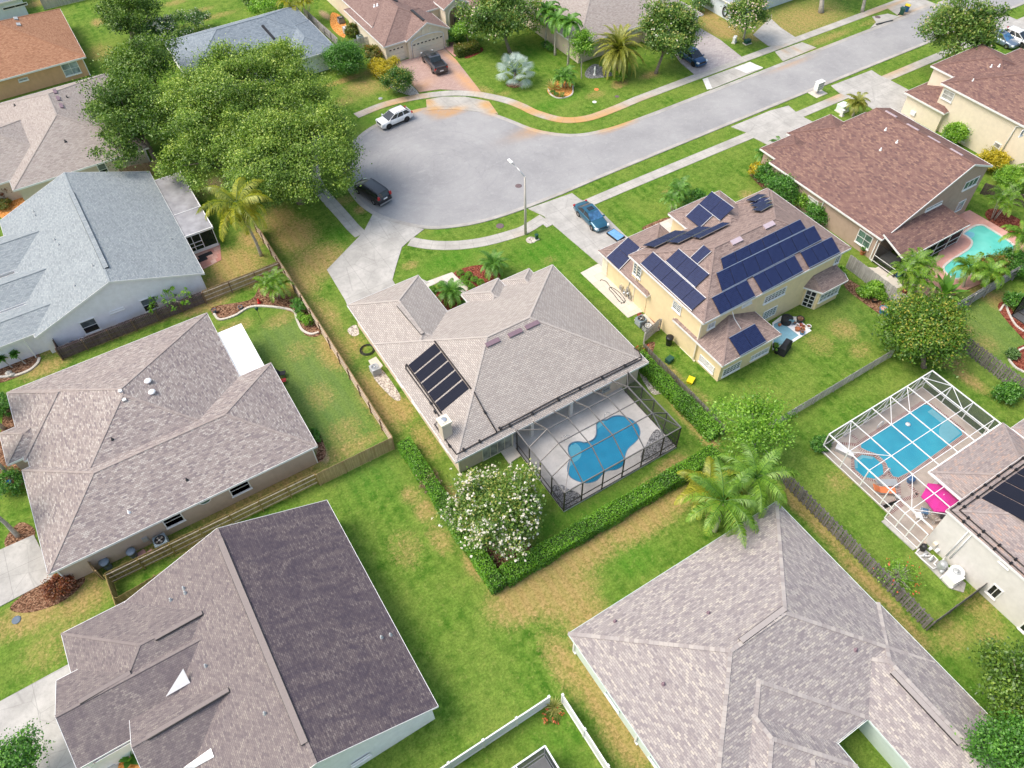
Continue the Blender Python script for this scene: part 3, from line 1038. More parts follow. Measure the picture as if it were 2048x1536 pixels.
    def solar(s, px4, nu, nv, lift=.16, gap=.03, skip=(), ref=None):
        """px4: corners of the array in order; nu panels along edge 0-1, nv along 0-3"""
        q, n_ = s.quad(px4, lift, ref)
        bl = lambda u, v: (q[0] * (1 - u) + q[1] * u) * (1 - v) + (q[3] * (1 - u) + q[2] * u) * v
        for i in range(nu):
            for j in range(nv):
                if (i, j) in skip: continue
                c = [bl(i / nu, j / nv), bl((i + 1) / nu, j / nv), bl((i + 1) / nu, (j + 1) / nv), bl(i / nu, (j + 1) / nv)]
                s.slab(c, n_, .045, 'solar_panel', 'solar_cell', shrink=gap, edge='black_plastic')
        for j in (0, 1):
            a, b = (bl(0, j), bl(1, j)) if nu >= nv else (bl(j, 0), bl(j, 1))
            g = G(); g.beam(a - n_ * .03, b - n_ * .03, .06, .05, n_); g.build('panel_rail', 'steel', s.root)
    def vent(s, px, py, L=1.2, W=.32, mat='mauve_metal', along=None, h=.16):
        q = s.on(px, py); n_ = s.normal(q)
        e = np.cross([0, 0, 1.], n_); e /= np.linalg.norm(e)
        if along is not None: e = np.array(along, float); e -= n_ * (e @ n_); e /= np.linalg.norm(e)
        f = np.cross(n_, e)
        c = [q - e * L / 2 - f * W / 2, q + e * L / 2 - f * W / 2, q + e * L / 2 + f * W / 2, q - e * L / 2 + f * W / 2]
        g = G()
        g.hexa([a - n_ * .02 for a in c] + [c[0] + n_ * h, c[1] + n_ * h, c[2] + n_ * h * .6, c[3] + n_ * h * .6])
        return g.build('roof_vent', mat, s.roof_ob)
    def pipe(s, px, py, r=.06, h=.3, mat='grey_metal', name='vent_pipe', cap=False):
        q = s.on(px, py)
        g = G()
        if cap: g.lathe(q + (0, 0, -.1), [(r * .6, 0), (r * .6, h), (r * 1.4, h), (r * 1.4, h + .05), (0, h + .16)], 12)
        else: g.lathe(q + (0, 0, -.1), [(r * 2.2, 0), (r * 2.0, .13), (r, .16), (r, h + .1), (0, h + .1)], 10)
        return g.build(name, mat, s.roof_ob)
    def strip_vent(s, a, b, w=.32, mat='ridge_cap', edge='dark_metal'):
        """raised shingle-over ridge vent with its dark shadow slot"""
        A, B = s.on(*a), s.on(*b)
        up = np.array([0, 0, 1.])
        g = G(); g.use(mat).beam(A + up * .12, B + up * .12, w, .06)
        g.use(edge).beam(A + up * .06, B + up * .06, w + .07, .09)
        return g.build('ridge_vent', None, s.roof_ob)

# ------------------------------------------------------------------ foliage
def mesh_np(name, v, f, tint=None, smooth=False):
    me = bpy.data.meshes.new(name)
    me.vertices.add(len(v)); me.vertices.foreach_set('co', np.ascontiguousarray(v, np.float32).ravel())
    k = f.shape[1]
    me.loops.add(f.size); me.loops.foreach_set('vertex_index', np.ascontiguousarray(f, np.int32).ravel())
    me.polygons.add(len(f)); me.polygons.foreach_set('loop_start', np.arange(0, f.size, k, dtype=np.int32))
    me.polygons.foreach_set('loop_total', np.full(len(f), k, np.int32))
    if tint is not None:
        at = me.attributes.new('tint', 'FLOAT', 'POINT'); at.data.foreach_set('value', tint.astype(np.float32))
    me.update(calc_edges=True)
    if smooth: me.polygons.foreach_set('use_smooth', np.ones(len(f), bool))
    return me

def leaves(c, size, tint, up=0.5, aspect=0.55, out=None, rng=RNG):
    """rhombic leaves at points c"""
    n = len(c)
    d = rng.normal(size=(n, 3)); d[:, 2] += 0.1
    if out is not None: d += out * 0.7
    d /= np.linalg.norm(d, axis=1)[:, None]
    nn = rng.normal(size=(n, 3)) * (1 - up) + np.array([0, 0, up * 1.6])
    if out is not None: nn += out * 0.8
    sd = np.cross(d, nn); sd /= np.linalg.norm(sd, axis=1)[:, None] + 1e-9
    s = (size * rng.uniform(.65, 1.35, n))[:, None]
    w_ = s * aspect * .5
    v = np.empty((n, 4, 3))
    v[:, 0] = c - d * s * .5; v[:, 1] = c + sd * w_; v[:, 2] = c + d * s * .5; v[:, 3] = c - sd * w_
    f = np.arange(n * 4).reshape(n, 4)
    return v.reshape(-1, 3), f, np.repeat(tint, 4)

def crown_points(n, R, clumps, spread, hollow=.55, rng=RNG, flat=-.35, lump=.25):
    """leaf centres in many small clumps through an uneven ellipsoid; unit clump tint"""
    R = np.array(R, float)
    d = rng.normal(size=(clumps, 3)); d /= np.linalg.norm(d, axis=1)[:, None]
    d[:, 2] = np.where(d[:, 2] < flat, -d[:, 2] * .6, d[:, 2])
    ph = rng.uniform(0, 6.28, (5, 3)); fr = rng.normal(size=(5, 3)) * 2.2
    bulge = 1 + lump * sum(np.sin(d @ fr[i] * 1.6 + ph[i, 0]) for i in range(5)) / 2.2
    rr = rng.uniform(hollow, 1, clumps) ** .6
    cc = d * (rr * bulge)[:, None] * R
    ct = rng.uniform(0, 1, clumps)
    k = rng.integers(0, clumps, n)
    sp = spread * rng.uniform(.6, 1.3, clumps)
    off = rng.normal(size=(n, 3)); off[:, 2] *= .6
    pts = cc[k] + off * sp[k][:, None]
    out = d[k]
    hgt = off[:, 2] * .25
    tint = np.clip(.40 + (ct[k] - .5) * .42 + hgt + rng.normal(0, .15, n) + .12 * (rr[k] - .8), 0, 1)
    return pts, out, tint, cc

def limbs(g, base, top, cc, r0, rng, n=9):
    base = np.array(base, float); top = np.array(top, float)
    mid = (base + top) / 2 + rng.normal(0, .15, 3) * (1, 1, 0)
    g.tube([base - (0, 0, .1), base * .7 + mid * .3, mid, top], [r0 * 1.35, r0, r0 * .85, r0 * .55], 8)
    for i in rng.choice(len(cc), min(n, len(cc)), replace=False):
        st = base + (top - base) * rng.uniform(.45, .95)
        e = cc[i]
        m_ = (st + e) / 2 + np.array([0, 0, .12 * np.linalg.norm(e - st)])
        g.tube([st, m_, e], [r0 * .45, r0 * .28, r0 * .1], 5)

def tree(name, label, base, cz, R, n, leaf, size, clumps=90, spread=.8, trunk=.22, bark='bark', off=(0, 0), cat='tree', group=None,
         flowers=None, seed=None, hollow=.55, aspect=.55, up=.45, lump=.25, flat=-.35, nl=10):
    rng = np.random.default_rng(seed if seed is not None else RNG.integers(1e9))
    base = np.array([base[0], base[1], 0.0])
    root = thing(name, label, cat, base, group)
    ctr = np.array([off[0], off[1], cz])
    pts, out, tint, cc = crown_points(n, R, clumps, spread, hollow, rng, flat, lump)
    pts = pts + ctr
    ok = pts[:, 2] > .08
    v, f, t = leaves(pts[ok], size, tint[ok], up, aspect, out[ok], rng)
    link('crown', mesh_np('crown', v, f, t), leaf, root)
    if trunk:
        g = G()
        limbs(g, base, base + ctr + (0, 0, -R[2] * .1), cc * .85 + ctr + base, trunk, rng, nl)
        g.build('trunk', bark, root)
    if flowers:
        fm, fn, fs = flowers
        d = rng.normal(size=(fn, 3)); d[:, 2] = np.abs(d[:, 2]) * .9 - .25; d /= np.linalg.norm(d, axis=1)[:, None]
        i = rng.integers(0, ok.sum(), fn * 3)
        pp, oo = pts[ok][i], out[ok][i]
        sc = np.argsort(-(np.linalg.norm((pp - ctr) / np.array(R), axis=1) + rng.uniform(0, .3, len(pp))))[:fn]
        pp, oo = pp[sc] + oo[sc] * size * .6, oo[sc]
        pp = np.repeat(pp, 3, axis=0) + rng.normal(0, fs * .25, (fn * 3, 3)); oo = np.repeat(oo, 3, axis=0)
        v, f, t = leaves(pp, fs, rng.uniform(.2, 1, fn * 3), .8, .85, oo, rng)
        o = link('blossom', mesh_np('blossom', v, f, t), fm, root)
        o['kind'] = 'stuff'
    return root

def bush(name, label, base, R, n, leaf, size, cat='shrub', cz=None, **kw):
    kw.setdefault('clumps', 60); kw.setdefault('spread', min(R) * .22); kw.setdefault('trunk', .05); kw.setdefault('hollow', .7); kw.setdefault('lump', .12)
    return tree(name, label, base, cz if cz is not None else R[2] * .85, R, n, leaf, size, cat=cat, **kw)

def hedge(name, label, pts, w, h, leaf='hedge_leaf', dens_=260, size=.13, rough=.10, seed=1, inner='inner_leaf'):
    """clipped hedge along a centre line: leafy shell over a dark twig core"""
    rng = np.random.default_rng(seed)
    pts = [np.array(p[:2], float) for p in pts]
    root = thing(name, label, 'hedge', (*pts[0], 0))
    g = G()
    V, O, Tn = [], [], []
    for a, b in zip(pts[:-1], pts[1:]):
        d = b - a; L = np.linalg.norm(d); d /= L; s_ = np.array([-d[1], d[0]])
        hw = w / 2 - .14
        c = [a + s_ * hw, a - s_ * hw, b - s_ * hw, b + s_ * hw]
        g.hexa([(*p, .02) for p in c] + [(*p, h - .14) for p in c])
        for area, kind in ((L * w, 't'), (L * h, 'l'), (L * h, 'r'), (w * h, 's'), (w * h, 'e')):
            n = int(area * dens_)
            u = rng.uniform(0, L, n); q = rng.uniform(-w / 2, w / 2, n); z = rng.uniform(.04, h, n)
            o = np.zeros((n, 3))
            wob = rough * (np.sin(u * 1.9 + 1) + np.sin(u * .83 + q * 2) + rng.normal(0, .8, n)) * .6
            if kind == 't': z = h + wob; o[:, 2] = 1
            elif kind in 'lr':
                sg = 1 if kind == 'l' else -1
                q = sg * (w / 2 + wob * .8 - .05 * (z / h)); o[:, :2] = s_ * sg
            else:
                u = (wob * .8 if kind == 's' else L + wob * .8); o[:, :2] = d * (-1 if kind == 's' else 1)
            V.append(np.c_[a + d * u[:, None] + s_ * q[:, None], z]); O.append(o)
            Tn.append(np.clip(.42 + .18 * np.sin(u * 1.1 + q) * np.sin(u * .37 + 2) + rng.normal(0, .17, n) + (.06 if kind == 't' else -.04), 0, 1))
    V, O, Tn = np.concatenate(V), np.concatenate(O), np.concatenate(Tn)
    g.build('branch_core', inner, root)
    v, f, t = leaves(V - ORG[root.name], size, Tn, .35, .6, O, rng)
    link('foliage', mesh_np('foliage', v, f, t), leaf, root)
    return root

def frond_mesh(rng, n_fr, L, droop, leaf_len, leaf_w, pairs, elev, vee=.5, hang=.5, start=.12, keep=None, fan=False):
    """feather fronds round one growing point at the origin"""
    V, F, Tt, stems = [], [], [], []
    for i in range(n_fr):
        az = i * 2.39996 + rng.uniform(-.25, .25)
        el = elev[0] + (elev[1] - elev[0]) * ((i + .5) / n_fr) + rng.uniform(-.08, .08)
        ll = L * rng.uniform(.85, 1.1)
        hd_ = np.array([math.cos(az), math.sin(az), 0])
        sd = np.array([-math.sin(az), math.cos(az), 0])
        t = np.linspace(0, 1, 11)
        ang = el - droop * t ** 1.5 * rng.uniform(.8, 1.2)
        st = ll / 10
        p = np.zeros((11, 3))
        tw = rng.uniform(-.25, .25)
        for k in range(1, 11):
            p[k] = p[k - 1] + st * (hd_ * math.cos(ang[k]) + np.array([0, 0, math.sin(ang[k])]) + sd * tw * t[k] * .4)
        stems.append(p)
        u = np.linspace(start, .99, pairs)
        cen = np.stack([np.interp(u, t, p[:, j]) for j in range(3)], 1)
        a_ = np.interp(u, t, ang)
        tang = hd_ * np.cos(a_)[:, None] + np.array([0, 0, 1]) * np.sin(a_)[:, None]
        nrm = -hd_ * np.sin(a_)[:, None] + np.array([0, 0, 1]) * np.cos(a_)[:, None]
        ln = leaf_len * np.sin(np.pi * np.clip(u * .9 + .12, 0, 1)) ** .7 * (1 - .35 * u)
        for sg in (-1, 1):
            dr = sd * sg * .85 + tang * .55 + nrm * vee * rng.uniform(.6, 1.2, (pairs, 1)) + rng.normal(0, .10, (pairs, 3))
            dr /= np.linalg.norm(dr, axis=1)[:, None]
            mid = cen + dr * (ln * .55)[:, None]
            tip = cen + dr * ln[:, None] + np.array([0, 0, -1]) * (ln * hang)[:, None]
            wv = tang * leaf_w * .5
            b = sum(len(x) for x in V)
            q = np.empty((pairs, 5, 3))
            q[:, 0] = cen - wv * .6; q[:, 1] = cen + wv * .6; q[:, 2] = mid + wv; q[:, 3] = tip; q[:, 4] = mid - wv
            V.append(q.reshape(-1, 3))
            F.append(b + np.arange(pairs * 5).reshape(pairs, 5))
            base_t = .35 + .35 * (el - elev[0]) / (elev[1] - elev[0] + 1e-6) + rng.uniform(-.15, .15)
            Tt.append(np.repeat(np.clip(base_t + rng.normal(0, .12, pairs), 0, 1), 5))
    return np.concatenate(V), np.concatenate(F), np.concatenate(Tt), stems

def palm(name, label, base, top, n_fr=18, L=2.6, droop=1.5, leaf_len=.75, leaf_w=.06, pairs=34, elev=(1.25, -.35), leaf='palm_leaf', trunk=.14, bark='palm_bark',
         hang=.5, vee=.35, seed=None, cat='palm', group=None, dead=0, bulge=1.25, shaft=None):
    rng = np.random.default_rng(seed if seed is not None else RNG.integers(1e9))
    base = np.array([base[0], base[1], 0.0]); top = np.array(top, float)
    root = thing(name, label, cat, base, group)
    v, f, t, stems = frond_mesh(rng, n_fr, L, droop, leaf_len, leaf_w, pairs, elev, vee, hang)
    link('frond_crown', mesh_np('frond_crown', v + (top - base), f, t), leaf, root)
    g = G()
    for p in stems:
        g.tube(p[::2] + top, np.linspace(.035, .008, 6) * max(1, L / 2.5), 4, caps=False)
    g.build('frond_stem', leaf, root)
    if trunk:
        g = G()
        mid = (base + top) / 2 + np.array([*(rng.normal(0, .08, 2)), 0]) * np.linalg.norm(top - base) * .3
        pts = [base - (0, 0, .1), base * .85 + mid * .15, base * .4 + mid * .6, mid * .6 + top * .4, top]
        g.tube(pts, [trunk * bulge * 1.2, trunk * bulge, trunk, trunk * .9, trunk * .8], 10)
        g.build('trunk', bark, root)
    if shaft:
        g = G(); d = (top - base) / np.linalg.norm(top - base)
        g.tube([top - d * .9, top - d * .5, top + d * .1], [trunk * .85, trunk * 1.1, trunk * .5], 9)
        g.build('crown_shaft', shaft, root)
    if dead:
        v, f, t, _ = frond_mesh(rng, dead, L * .8, .5, leaf_len * .8, leaf_w, pairs, (-1.0, -1.2), .1, .8)
        link('dead_frond', mesh_np('dead_frond', v + (top - base), f, t), 'dead_frond', root)
    return root

def clump_palm(name, label, base, spots, L=1.8, n_fr=8, leaf='areca_leaf', leaf_len=.55, pairs=26, seed=3, trunk=.05, droop=1.5, cat='palm', leaf_w=.05, elev=(1.3, .2), bark='areca_stem', hang=.4):
    """several stems from one root; spots = (dx, dy, height)"""
    rng = np.random.default_rng(seed)
    base = np.array([base[0], base[1], 0.0])
    root = thing(name, label, cat, base)
    V, F, Tt = [], [], []
    g = G(); b = 0
    for dx, dy, h in spots:
        v, f, t, st = frond_mesh(rng, n_fr, L, droop, leaf_len, leaf_w, pairs, elev, .4, hang)
        top = np.array([dx, dy, h])
        V.append(v + top); F.append(f + b); Tt.append(t); b += len(v)
        s0 = np.array([dx * .35, dy * .35, -.05])
        g.tube([base + s0, base + s0 * .4 + top * .6 - (0, 0, top[2] * .05), base + top], [trunk * 1.2, trunk, trunk * .8], 6)
        for p in st: g.tube(p[::3] + top + base, [.018, .014, .01, .006], 4, caps=False)
    link('frond_crown', mesh_np('frond_crown', np.concatenate(V), np.concatenate(F), np.concatenate(Tt)), leaf, root)
    g.build('stem', 'pale_bark' if bark == 'areca_stem' else bark, root)
    return root

# ------------------------------------------------------------------ fences
def fence(name, label, a, b, h=1.83, mat='cedar', rail=None, rail_side=0, board=.14, gap=.012, post=2.4, shadow=False, caps=False, postmat=None, top_rail=False, zig=None, dogear=False):
    """board fence a->b: boards (one mesh), rails, and every post a part; rail_side +1 left of a->b, -1 right"""
    a = np.array(a[:2], float); b = np.array(b[:2], float)
    root = thing(name, label, 'fence', (*((a + b) / 2), 0))
    d = b - a; L = np.linalg.norm(d); d /= L; s_ = np.array([-d[1], d[0]])
    rng = np.random.default_rng(int(abs(a[0] * 100 + b[1] * 37)) + 5)
    g = G()
    n = int(L / (board + gap))
    for i in range(n):
        u = (i + .5) * L / n
        o = s_ * ((.05 if i % 2 else -.05) if shadow else rng.normal(0, .006))
        if not shadow and rail_side: o = o - s_ * rail_side * .045
        hh = h + rng.normal(0, .018)
        c = a + d * u + o
        ang = math.atan2(d[1], d[0]) + rng.normal(0, .02)
        bw = board * (1.15 if shadow else 1)
        g.obox((*c, .04), (bw, .022, hh - .04 - (.05 if dogear else 0)), ang)
        if dogear: g.obox((*c, hh - .05), (bw * .55, .022, .05), ang)
    g.build('board_panel', mat, root)
    rail = rail or mat
    g = G()
    ro = s_ * rail_side * .03
    for z in ((.35, h * .55, h - .22) if h > 1.2 else (.3, h - .2)):
        g.beam((*(a + ro), z), (*(b + ro), z), .05 if shadow else .045, .09)
    if top_rail: g.beam((*(a + ro * .3), h + .03), (*(b + ro * .3), h + .03), .15, .035)
    g.build('rail', rail, root)
    k = max(1, round(L / post))
    for i in range(k + 1):
        c = a + d * (L * i / k) + s_ * rail_side * .075
        g = G(); g.obox((*c, -.1), (.1, .1, h + (.16 if caps else .02)), math.atan2(d[1], d[0]))
        if caps: g.obox((*c, h + .06), (.15, .15, .04), math.atan2(d[1], d[0]))
        g.build('post', postmat or rail, root)
    return root
# ------------------------------------------------------------------ ground
def G0(*pts, z=0.0): return [tuple(P(x, y, z)[:2]) for x, y in pts]
def PB(px, py, rx, ry, am=1.0, an=0.0):
    q = P(px, py); return (q[0], q[1], rx, ry, am, an)

DRY = [PB(590, 470, 2.6, 3.5, .9), PB(640, 520, 3, 3, .85), PB(560, 440, 2, 3, .8), PB(690, 400, 1.5, 1, .5), PB(600, 560, 2.2, 3.2, .75), PB(645, 630, 1.6, 3.5, .6),
       PB(665, 700, 1.6, 3, .7), PB(705, 690, 1.2, 2, .6), PB(760, 800, 1.5, 4.2, .85), PB(800, 820, 1.2, 2, .8), PB(850, 880, 1.0, 2.5, .6), PB(720, 420, .8, .8, .8),
       PB(470, 530, 3, 3.2, .95), PB(440, 570, 2.5, 2, .9), PB(500, 480, 1.5, 2, .8), PB(520, 560, 2, 1.2, .8), PB(410, 610, 3, 1, .9), PB(330, 630, 5, .8, .9), PB(250, 660, 5, .8, .85), PB(130, 690, 2.5, 1, .75), PB(90, 735, 2.5, 1.2, .8),
       PB(1150, 1110, 5, 1.8, .95), PB(1280, 1040, 4.5, 1.6, .95), PB(1050, 1190, 3, 2.2, .95), PB(1120, 1180, 3, 2.5, .85), PB(1180, 1250, 2, 5, .75), PB(1130, 1330, 1.3, 3, .75), PB(1200, 1400, 1.2, 4, .8), PB(1250, 1480, 1.3, 3, .85), PB(1170, 1300, 1.2, 2, .6), PB(1015, 1195, 1.2, 1.2, .8),
       PB(1350, 1000, 3, 1.2, .8), PB(1340, 930, 1.8, .8, .75), PB(1300, 970, 1.4, .7, .6), PB(1400, 860, .8, 2.4, .85), PB(1370, 830, .6, 2, .8), PB(1420, 880, .8, 1, .9),
       PB(850, 1020, .9, 1.2, .75), PB(820, 990, .8, 1, .65), PB(880, 1080, .9, 1.6, .6), PB(950, 1130, .8, 1.5, .75), PB(810, 1100, 1.5, 2, .45), PB(905, 1000, .8, 1.5, .7), PB(1040, 1070, 1.5, 1.5, .5),
       PB(560, 970, 5, 1.2, .85), PB(480, 1010, 4, 1, .8), PB(390, 1090, 2, .8, .6), PB(690, 900, 4, .9, .55), PB(690, 860, 2, 1.5, .45), PB(640, 790, 1.5, 2, .4), PB(600, 700, 1.8, 1.5, .35), PB(560, 640, 2, 1, .5), PB(470, 655, 2, 1, .5),
       PB(290, 1110, 4, .8, .5), PB(160, 1200, 2.5, 1.6, .75), PB(60, 1230, 3, 1.5, .8), PB(170, 1160, 1.5, 1, .75), PB(120, 1290, 3, 2, .35),
       PB(1600, 1010, .9, 2, .85), PB(1570, 970, .8, 1.5, .8), PB(1650, 1060, .8, 3, .8), PB(1740, 1170, .7, 4, .8), PB(1820, 1260, .7, 2, .75), PB(1680, 960, 1.5, 1.2, .35),
       PB(1640, 690, 1.5, 2, .35), PB(1690, 660, 1.5, 1.5, .55), PB(1720, 700, 1.5, 1, .4), PB(1900, 720, 1.5, 1.2, .75), PB(1940, 760, .8, 2, .75), PB(1970, 690, 1.5, 1.5, .4), PB(1960, 580, 1.2, 2, .8), PB(2000, 600, 1.5, 1.2, .75), PB(1925, 660, 1.2, 1.2, .45),
       PB(1960, 1210, 1.5, 1.5, .5), PB(1900, 1270, 2, 1.5, .35), PB(1980, 1260, 1.6, 1.2, .4),
       PB(1600, 40, 9, 5, .62), PB(1520, 70, 3.5, 1.5, .7), PB(1440, 55, 2.5, 4, .95), PB(1415, 30, 2, 3, .9), PB(1660, 75, 5, .8, .55), PB(1740, 45, 3, .8, .4), PB(1300, 150, 1.6, .8, .75), PB(1240, 165, 1.2, 1, .8), PB(1235, 172, .9, .7, .9),
       PB(725, 175, 3, 2.5, .6), PB(690, 200, 2.5, 1.5, .45), PB(740, 145, 1.5, 1, .5), PB(690, 160, 3, .7, .8), PB(775, 175, 1.2, .8, .5), PB(640, 60, 1.5, 1, .4), PB(970, 185, 1.4, 2, .5), PB(1000, 190, 2, .8, .4), PB(1190, 190, 1.6, 1, .45),
       PB(200, 105, 2, 3, .45), PB(235, 135, 2, 1.2, .65), PB(195, 45, 1, 1.5, .8), PB(350, 5, 2.5, 1, .5), PB(440, 30, 3, 1, .5), PB(80, 5, 3, 1.5, .8), PB(400, 20, 2.5, .8, .5),
       PB(1060, 560, .6, .8, .3), PB(820, 530, 1, .8, .5), PB(1330, 385, .5, .3, .8), PB(1500, 395, 1.0, 1.6, .55), PB(1340, 745, .8, 2, .6), PB(1300, 720, .6, 1, .5), PB(1400, 790, .8, 2, .3), PB(1100, 520, 1, .8, .3)]
LUSH = [PB(680, 470, 1.5, 1.5, .9), PB(620, 470, 1.2, 2, .8), PB(1100, 500, 4, 3, .9), PB(900, 520, 5, 1.5, .9), PB(1350, 330, 9, 1.2, .5), PB(1180, 560, 1.5, 3, .6), PB(740, 880, .8, 2.5, .7), PB(690, 760, 1, 2, .6), PB(740, 950, 2.5, 2, .5),
        PB(1110, 1050, 3, 1.2, .8), PB(1200, 1010, 4, .9, .7), PB(1270, 1120, 2, 1.5, .8), PB(1100, 210, 6, 1.2, .6), PB(1080, 110, 3, 3, .7), PB(900, 455, 3, .6, .8), PB(1300, 460, 1, 4, .5), PB(750, 240, 2, 1, .5), PB(1500, 180, 5, 2, .3), PB(1170, 1130, 2, .8, .4), PB(985, 900, 1, 1, .6), PB(1320, 870, 1, .8, .7), PB(1100, 1480, 2, 3, .4), PB(30, 840, 1, 2, .6), PB(640, 840, 1.5, 2, .4),
        PB(1900, 1400, 3, 3, .6), PB(1700, 870, 4, 3, .35), PB(820, 215, 3, .8, .6)]
DIRT = [PB(600, 40, 1.5, 2, .4), PB(650, 30, 1, 3, .7), PB(690, 700, 1.0, 1.4, .35), PB(1400, 1000, 2, 1, .25), PB(1330, 150, .8, .6, .4), PB(430, 370, 2.5, 3, .6), PB(400, 390, 2, 3, .5), PB(640, 900, .8, 2.5, .7), PB(1000, 1130, 1.5, .8, .8), PB(970, 1100, 1, 1.2, .8), PB(930, 1030, 1, 1.5, .6), PB(985, 1080, 1.6, 1.6, .7), PB(600, 760, .5, 3, .3), PB(1340, 800, .25, 3, .8), PB(1400, 860, .25, 2, .8), PB(890, 1010, .3, 2.5, .5)]

DULL = [PB(640, 780, 4.0, 9.5, 1.0), PB(560, 680, 4, 3, .9), PB(1700, 640, 3, 3, .3), PB(1960, 650, 5, 8, .7), PB(1600, 30, 9, 5, .5)]

def make_ground():
    fx = np.arange(-34, 128, .42); fy = np.arange(-12, 150, .42)
    far = np.array([-1600, -700, -300, -140, -70]); far2 = np.array([170, 260, 500, 1000, 2200])
    xs = np.r_[far, fx, far2]; ys = np.r_[far, fy, far2]
    X, Y = np.meshgrid(xs, ys)
    v = np.c_[X.ravel(), Y.ravel(), np.zeros(X.size)]
    nx = len(xs); i = np.arange((len(ys) - 1) * (nx - 1)); a = (i // (nx - 1)) * nx + i % (nx - 1)
    f = np.c_[a, a + 1, a + nx + 1, a + nx]
    me = mesh_np('ground', v, f)
    for nm, L in (('dry', DRY), ('lush', LUSH), ('dirt', DIRT), ('dull', DULL)):
        at = me.attributes.new(nm, 'FLOAT', 'POINT'); at.data.foreach_set('value', blobs(v[:, :2], L).astype(np.float32))
    o = link('ground', me, 'grass'); o['kind'] = 'structure'
make_ground()

# ------------------------------------------------------------------ road, kerbs, pavements
NORTH = [(44.1, 80.8), (45.8, 77.2), (47.6, 72.9), (50.6, 69.6), (54.4, 68.2), (60, 67.75), (70, 67.7), (83, 67.7)]
BULB = [(26.6, 63.5), (23.7, 67.2), (22.6, 70), (22.3, 73), (22.9, 77.5), (25.3, 82.0), (29, 84.7), (33, 85.8), (36.3, 85.7), (38.8, 85.1), (41.4, 83.6)]
SOUTH = [(83, 60.4), (60, 60.35), (49, 60.3), (42, 60.2), (36.2, 60.4), (32.5, 60.9), (29.6, 61.8)]
edge = spline(SOUTH + BULB + NORTH, n=5)
RUST += [PB(1130, 238, 7, 1.3, 1.0), PB(1060, 222, 4, 1.2, 1.0, -.6), PB(1200, 232, 4, 1.2, 1.0, .1), PB(800, 203, 6, 1.2, .8, .4), PB(900, 225, 2.2, .8, 1.0), PB(870, 222, 1.2, 1.4, .9), PB(1250, 246, 2.0, .5, 1.0, .15), PB(1225, 255, 2.2, .45, .9), PB(1170, 240, 5, .9, 1.0), PB(1220, 225, 3, .8, .9), PB(1080, 225, 3.5, .9, .9, -.5), PB(1030, 210, 2, .8, .7), PB(1290, 200, 2, .5, .35),
         PB(770, 210, 4, .8, .55, .5), PB(730, 225, 2, .8, .4), PB(820, 196, 2.5, .8, .7), PB(945, 140, .55, 6.5, .95, .16), PB(935, 165, .9, 4, .7), PB(975, 210, 1.2, 1.2, .95), PB(990, 222, 1.2, 1, .9), PB(857, 205, .8, 1.2, .9), PB(825, 175, .8, 2, .6), PB(832, 222, 1.2, .5, .8),
         PB(1580, 130, 4, .3, .5), PB(1640, 95, 4, .3, .5), PB(1720, 62, 4, .3, .6), PB(1800, 32, 5, .35, .6), PB(1565, 100, .35, 1.5, .4), PB(1590, 100, .3, 1.5, .5), PB(1790, 8, 6, .4, .6), PB(1755, 22, 3, 1.2, .6), PB(1790, 145, 3.5, .8, .6), PB(1668, 193, 1.5, .8, .7), PB(1660, 183, 1, .8, .5), PB(1990, 45, 3, .8, .4), PB(1265, 318, 3, .25, .5), PB(1040, 470, 1, .6, .2), PB(1560, 20, 2, .4, .2)]
road_poly = [(230, 60.4)] + edge + [(230, 67.7)]
sheet('road', road_poly, .02, 'asphalt', step=.9)
kerb_line = [(230, 60.4), (140, 60.4)] + edge + [(140, 67.7), (230, 67.7)]
KPROF = [(-.42, .012), (-.12, .075), (.0, .10), (.12, .10)]
# left of travel is the road side when walking the edge clockwise from the south
strip('kerb', spline([(140, 60.4)] + edge[::2] + [(140, 67.7)], n=2)[::-1], .5, .0, 'curb_concrete', .1, prof=[(-.14, .085), (.02, .095), (.16, .06), (.42, .032)], step=.8)

SW = 1.36
strip('pavement', [(230, 57.1), (70, 57.05), (49, 57.15), (44, 57.1), (40.5, 56.9), (38, 56.75)] , SW, .055, 'concrete')
swc = spline(G0((1088, 436), (1051, 459), (1024, 469), (985, 480), (950, 487), (912, 491), (874, 491), (845, 488), (820, 483)), n=5)
strip('pavement', swc, 1.45, .052, 'concrete')
strip('pavement', spline(G0((722, 470), (706, 455), (687, 433), (668, 412), (648, 390), (630, 370), (622, 345), (620, 310)), n=5), 1.45, .052, 'concrete')
nsw = spline(G0((712, 232), (762, 212), (806, 200), (850, 192), (897, 187), (930, 187), (962, 190), (1012, 201), (1044, 213), (1074, 227), (1124, 240), (1174, 237), (1224, 220), (1274, 199)), n=6) + [(72, 71.6), (90, 71.5), (112, 71.4), (230, 71.4)]
strip('pavement', nsw, 1.30, .052, 'concrete')
strip('pavement', [tuple(p) for p in spline([(19.5, 73), (19.9, 79), (22, 84), (25.3, 88), (28.2, 89.6)], n=5)], 1.3, .05, 'concrete')

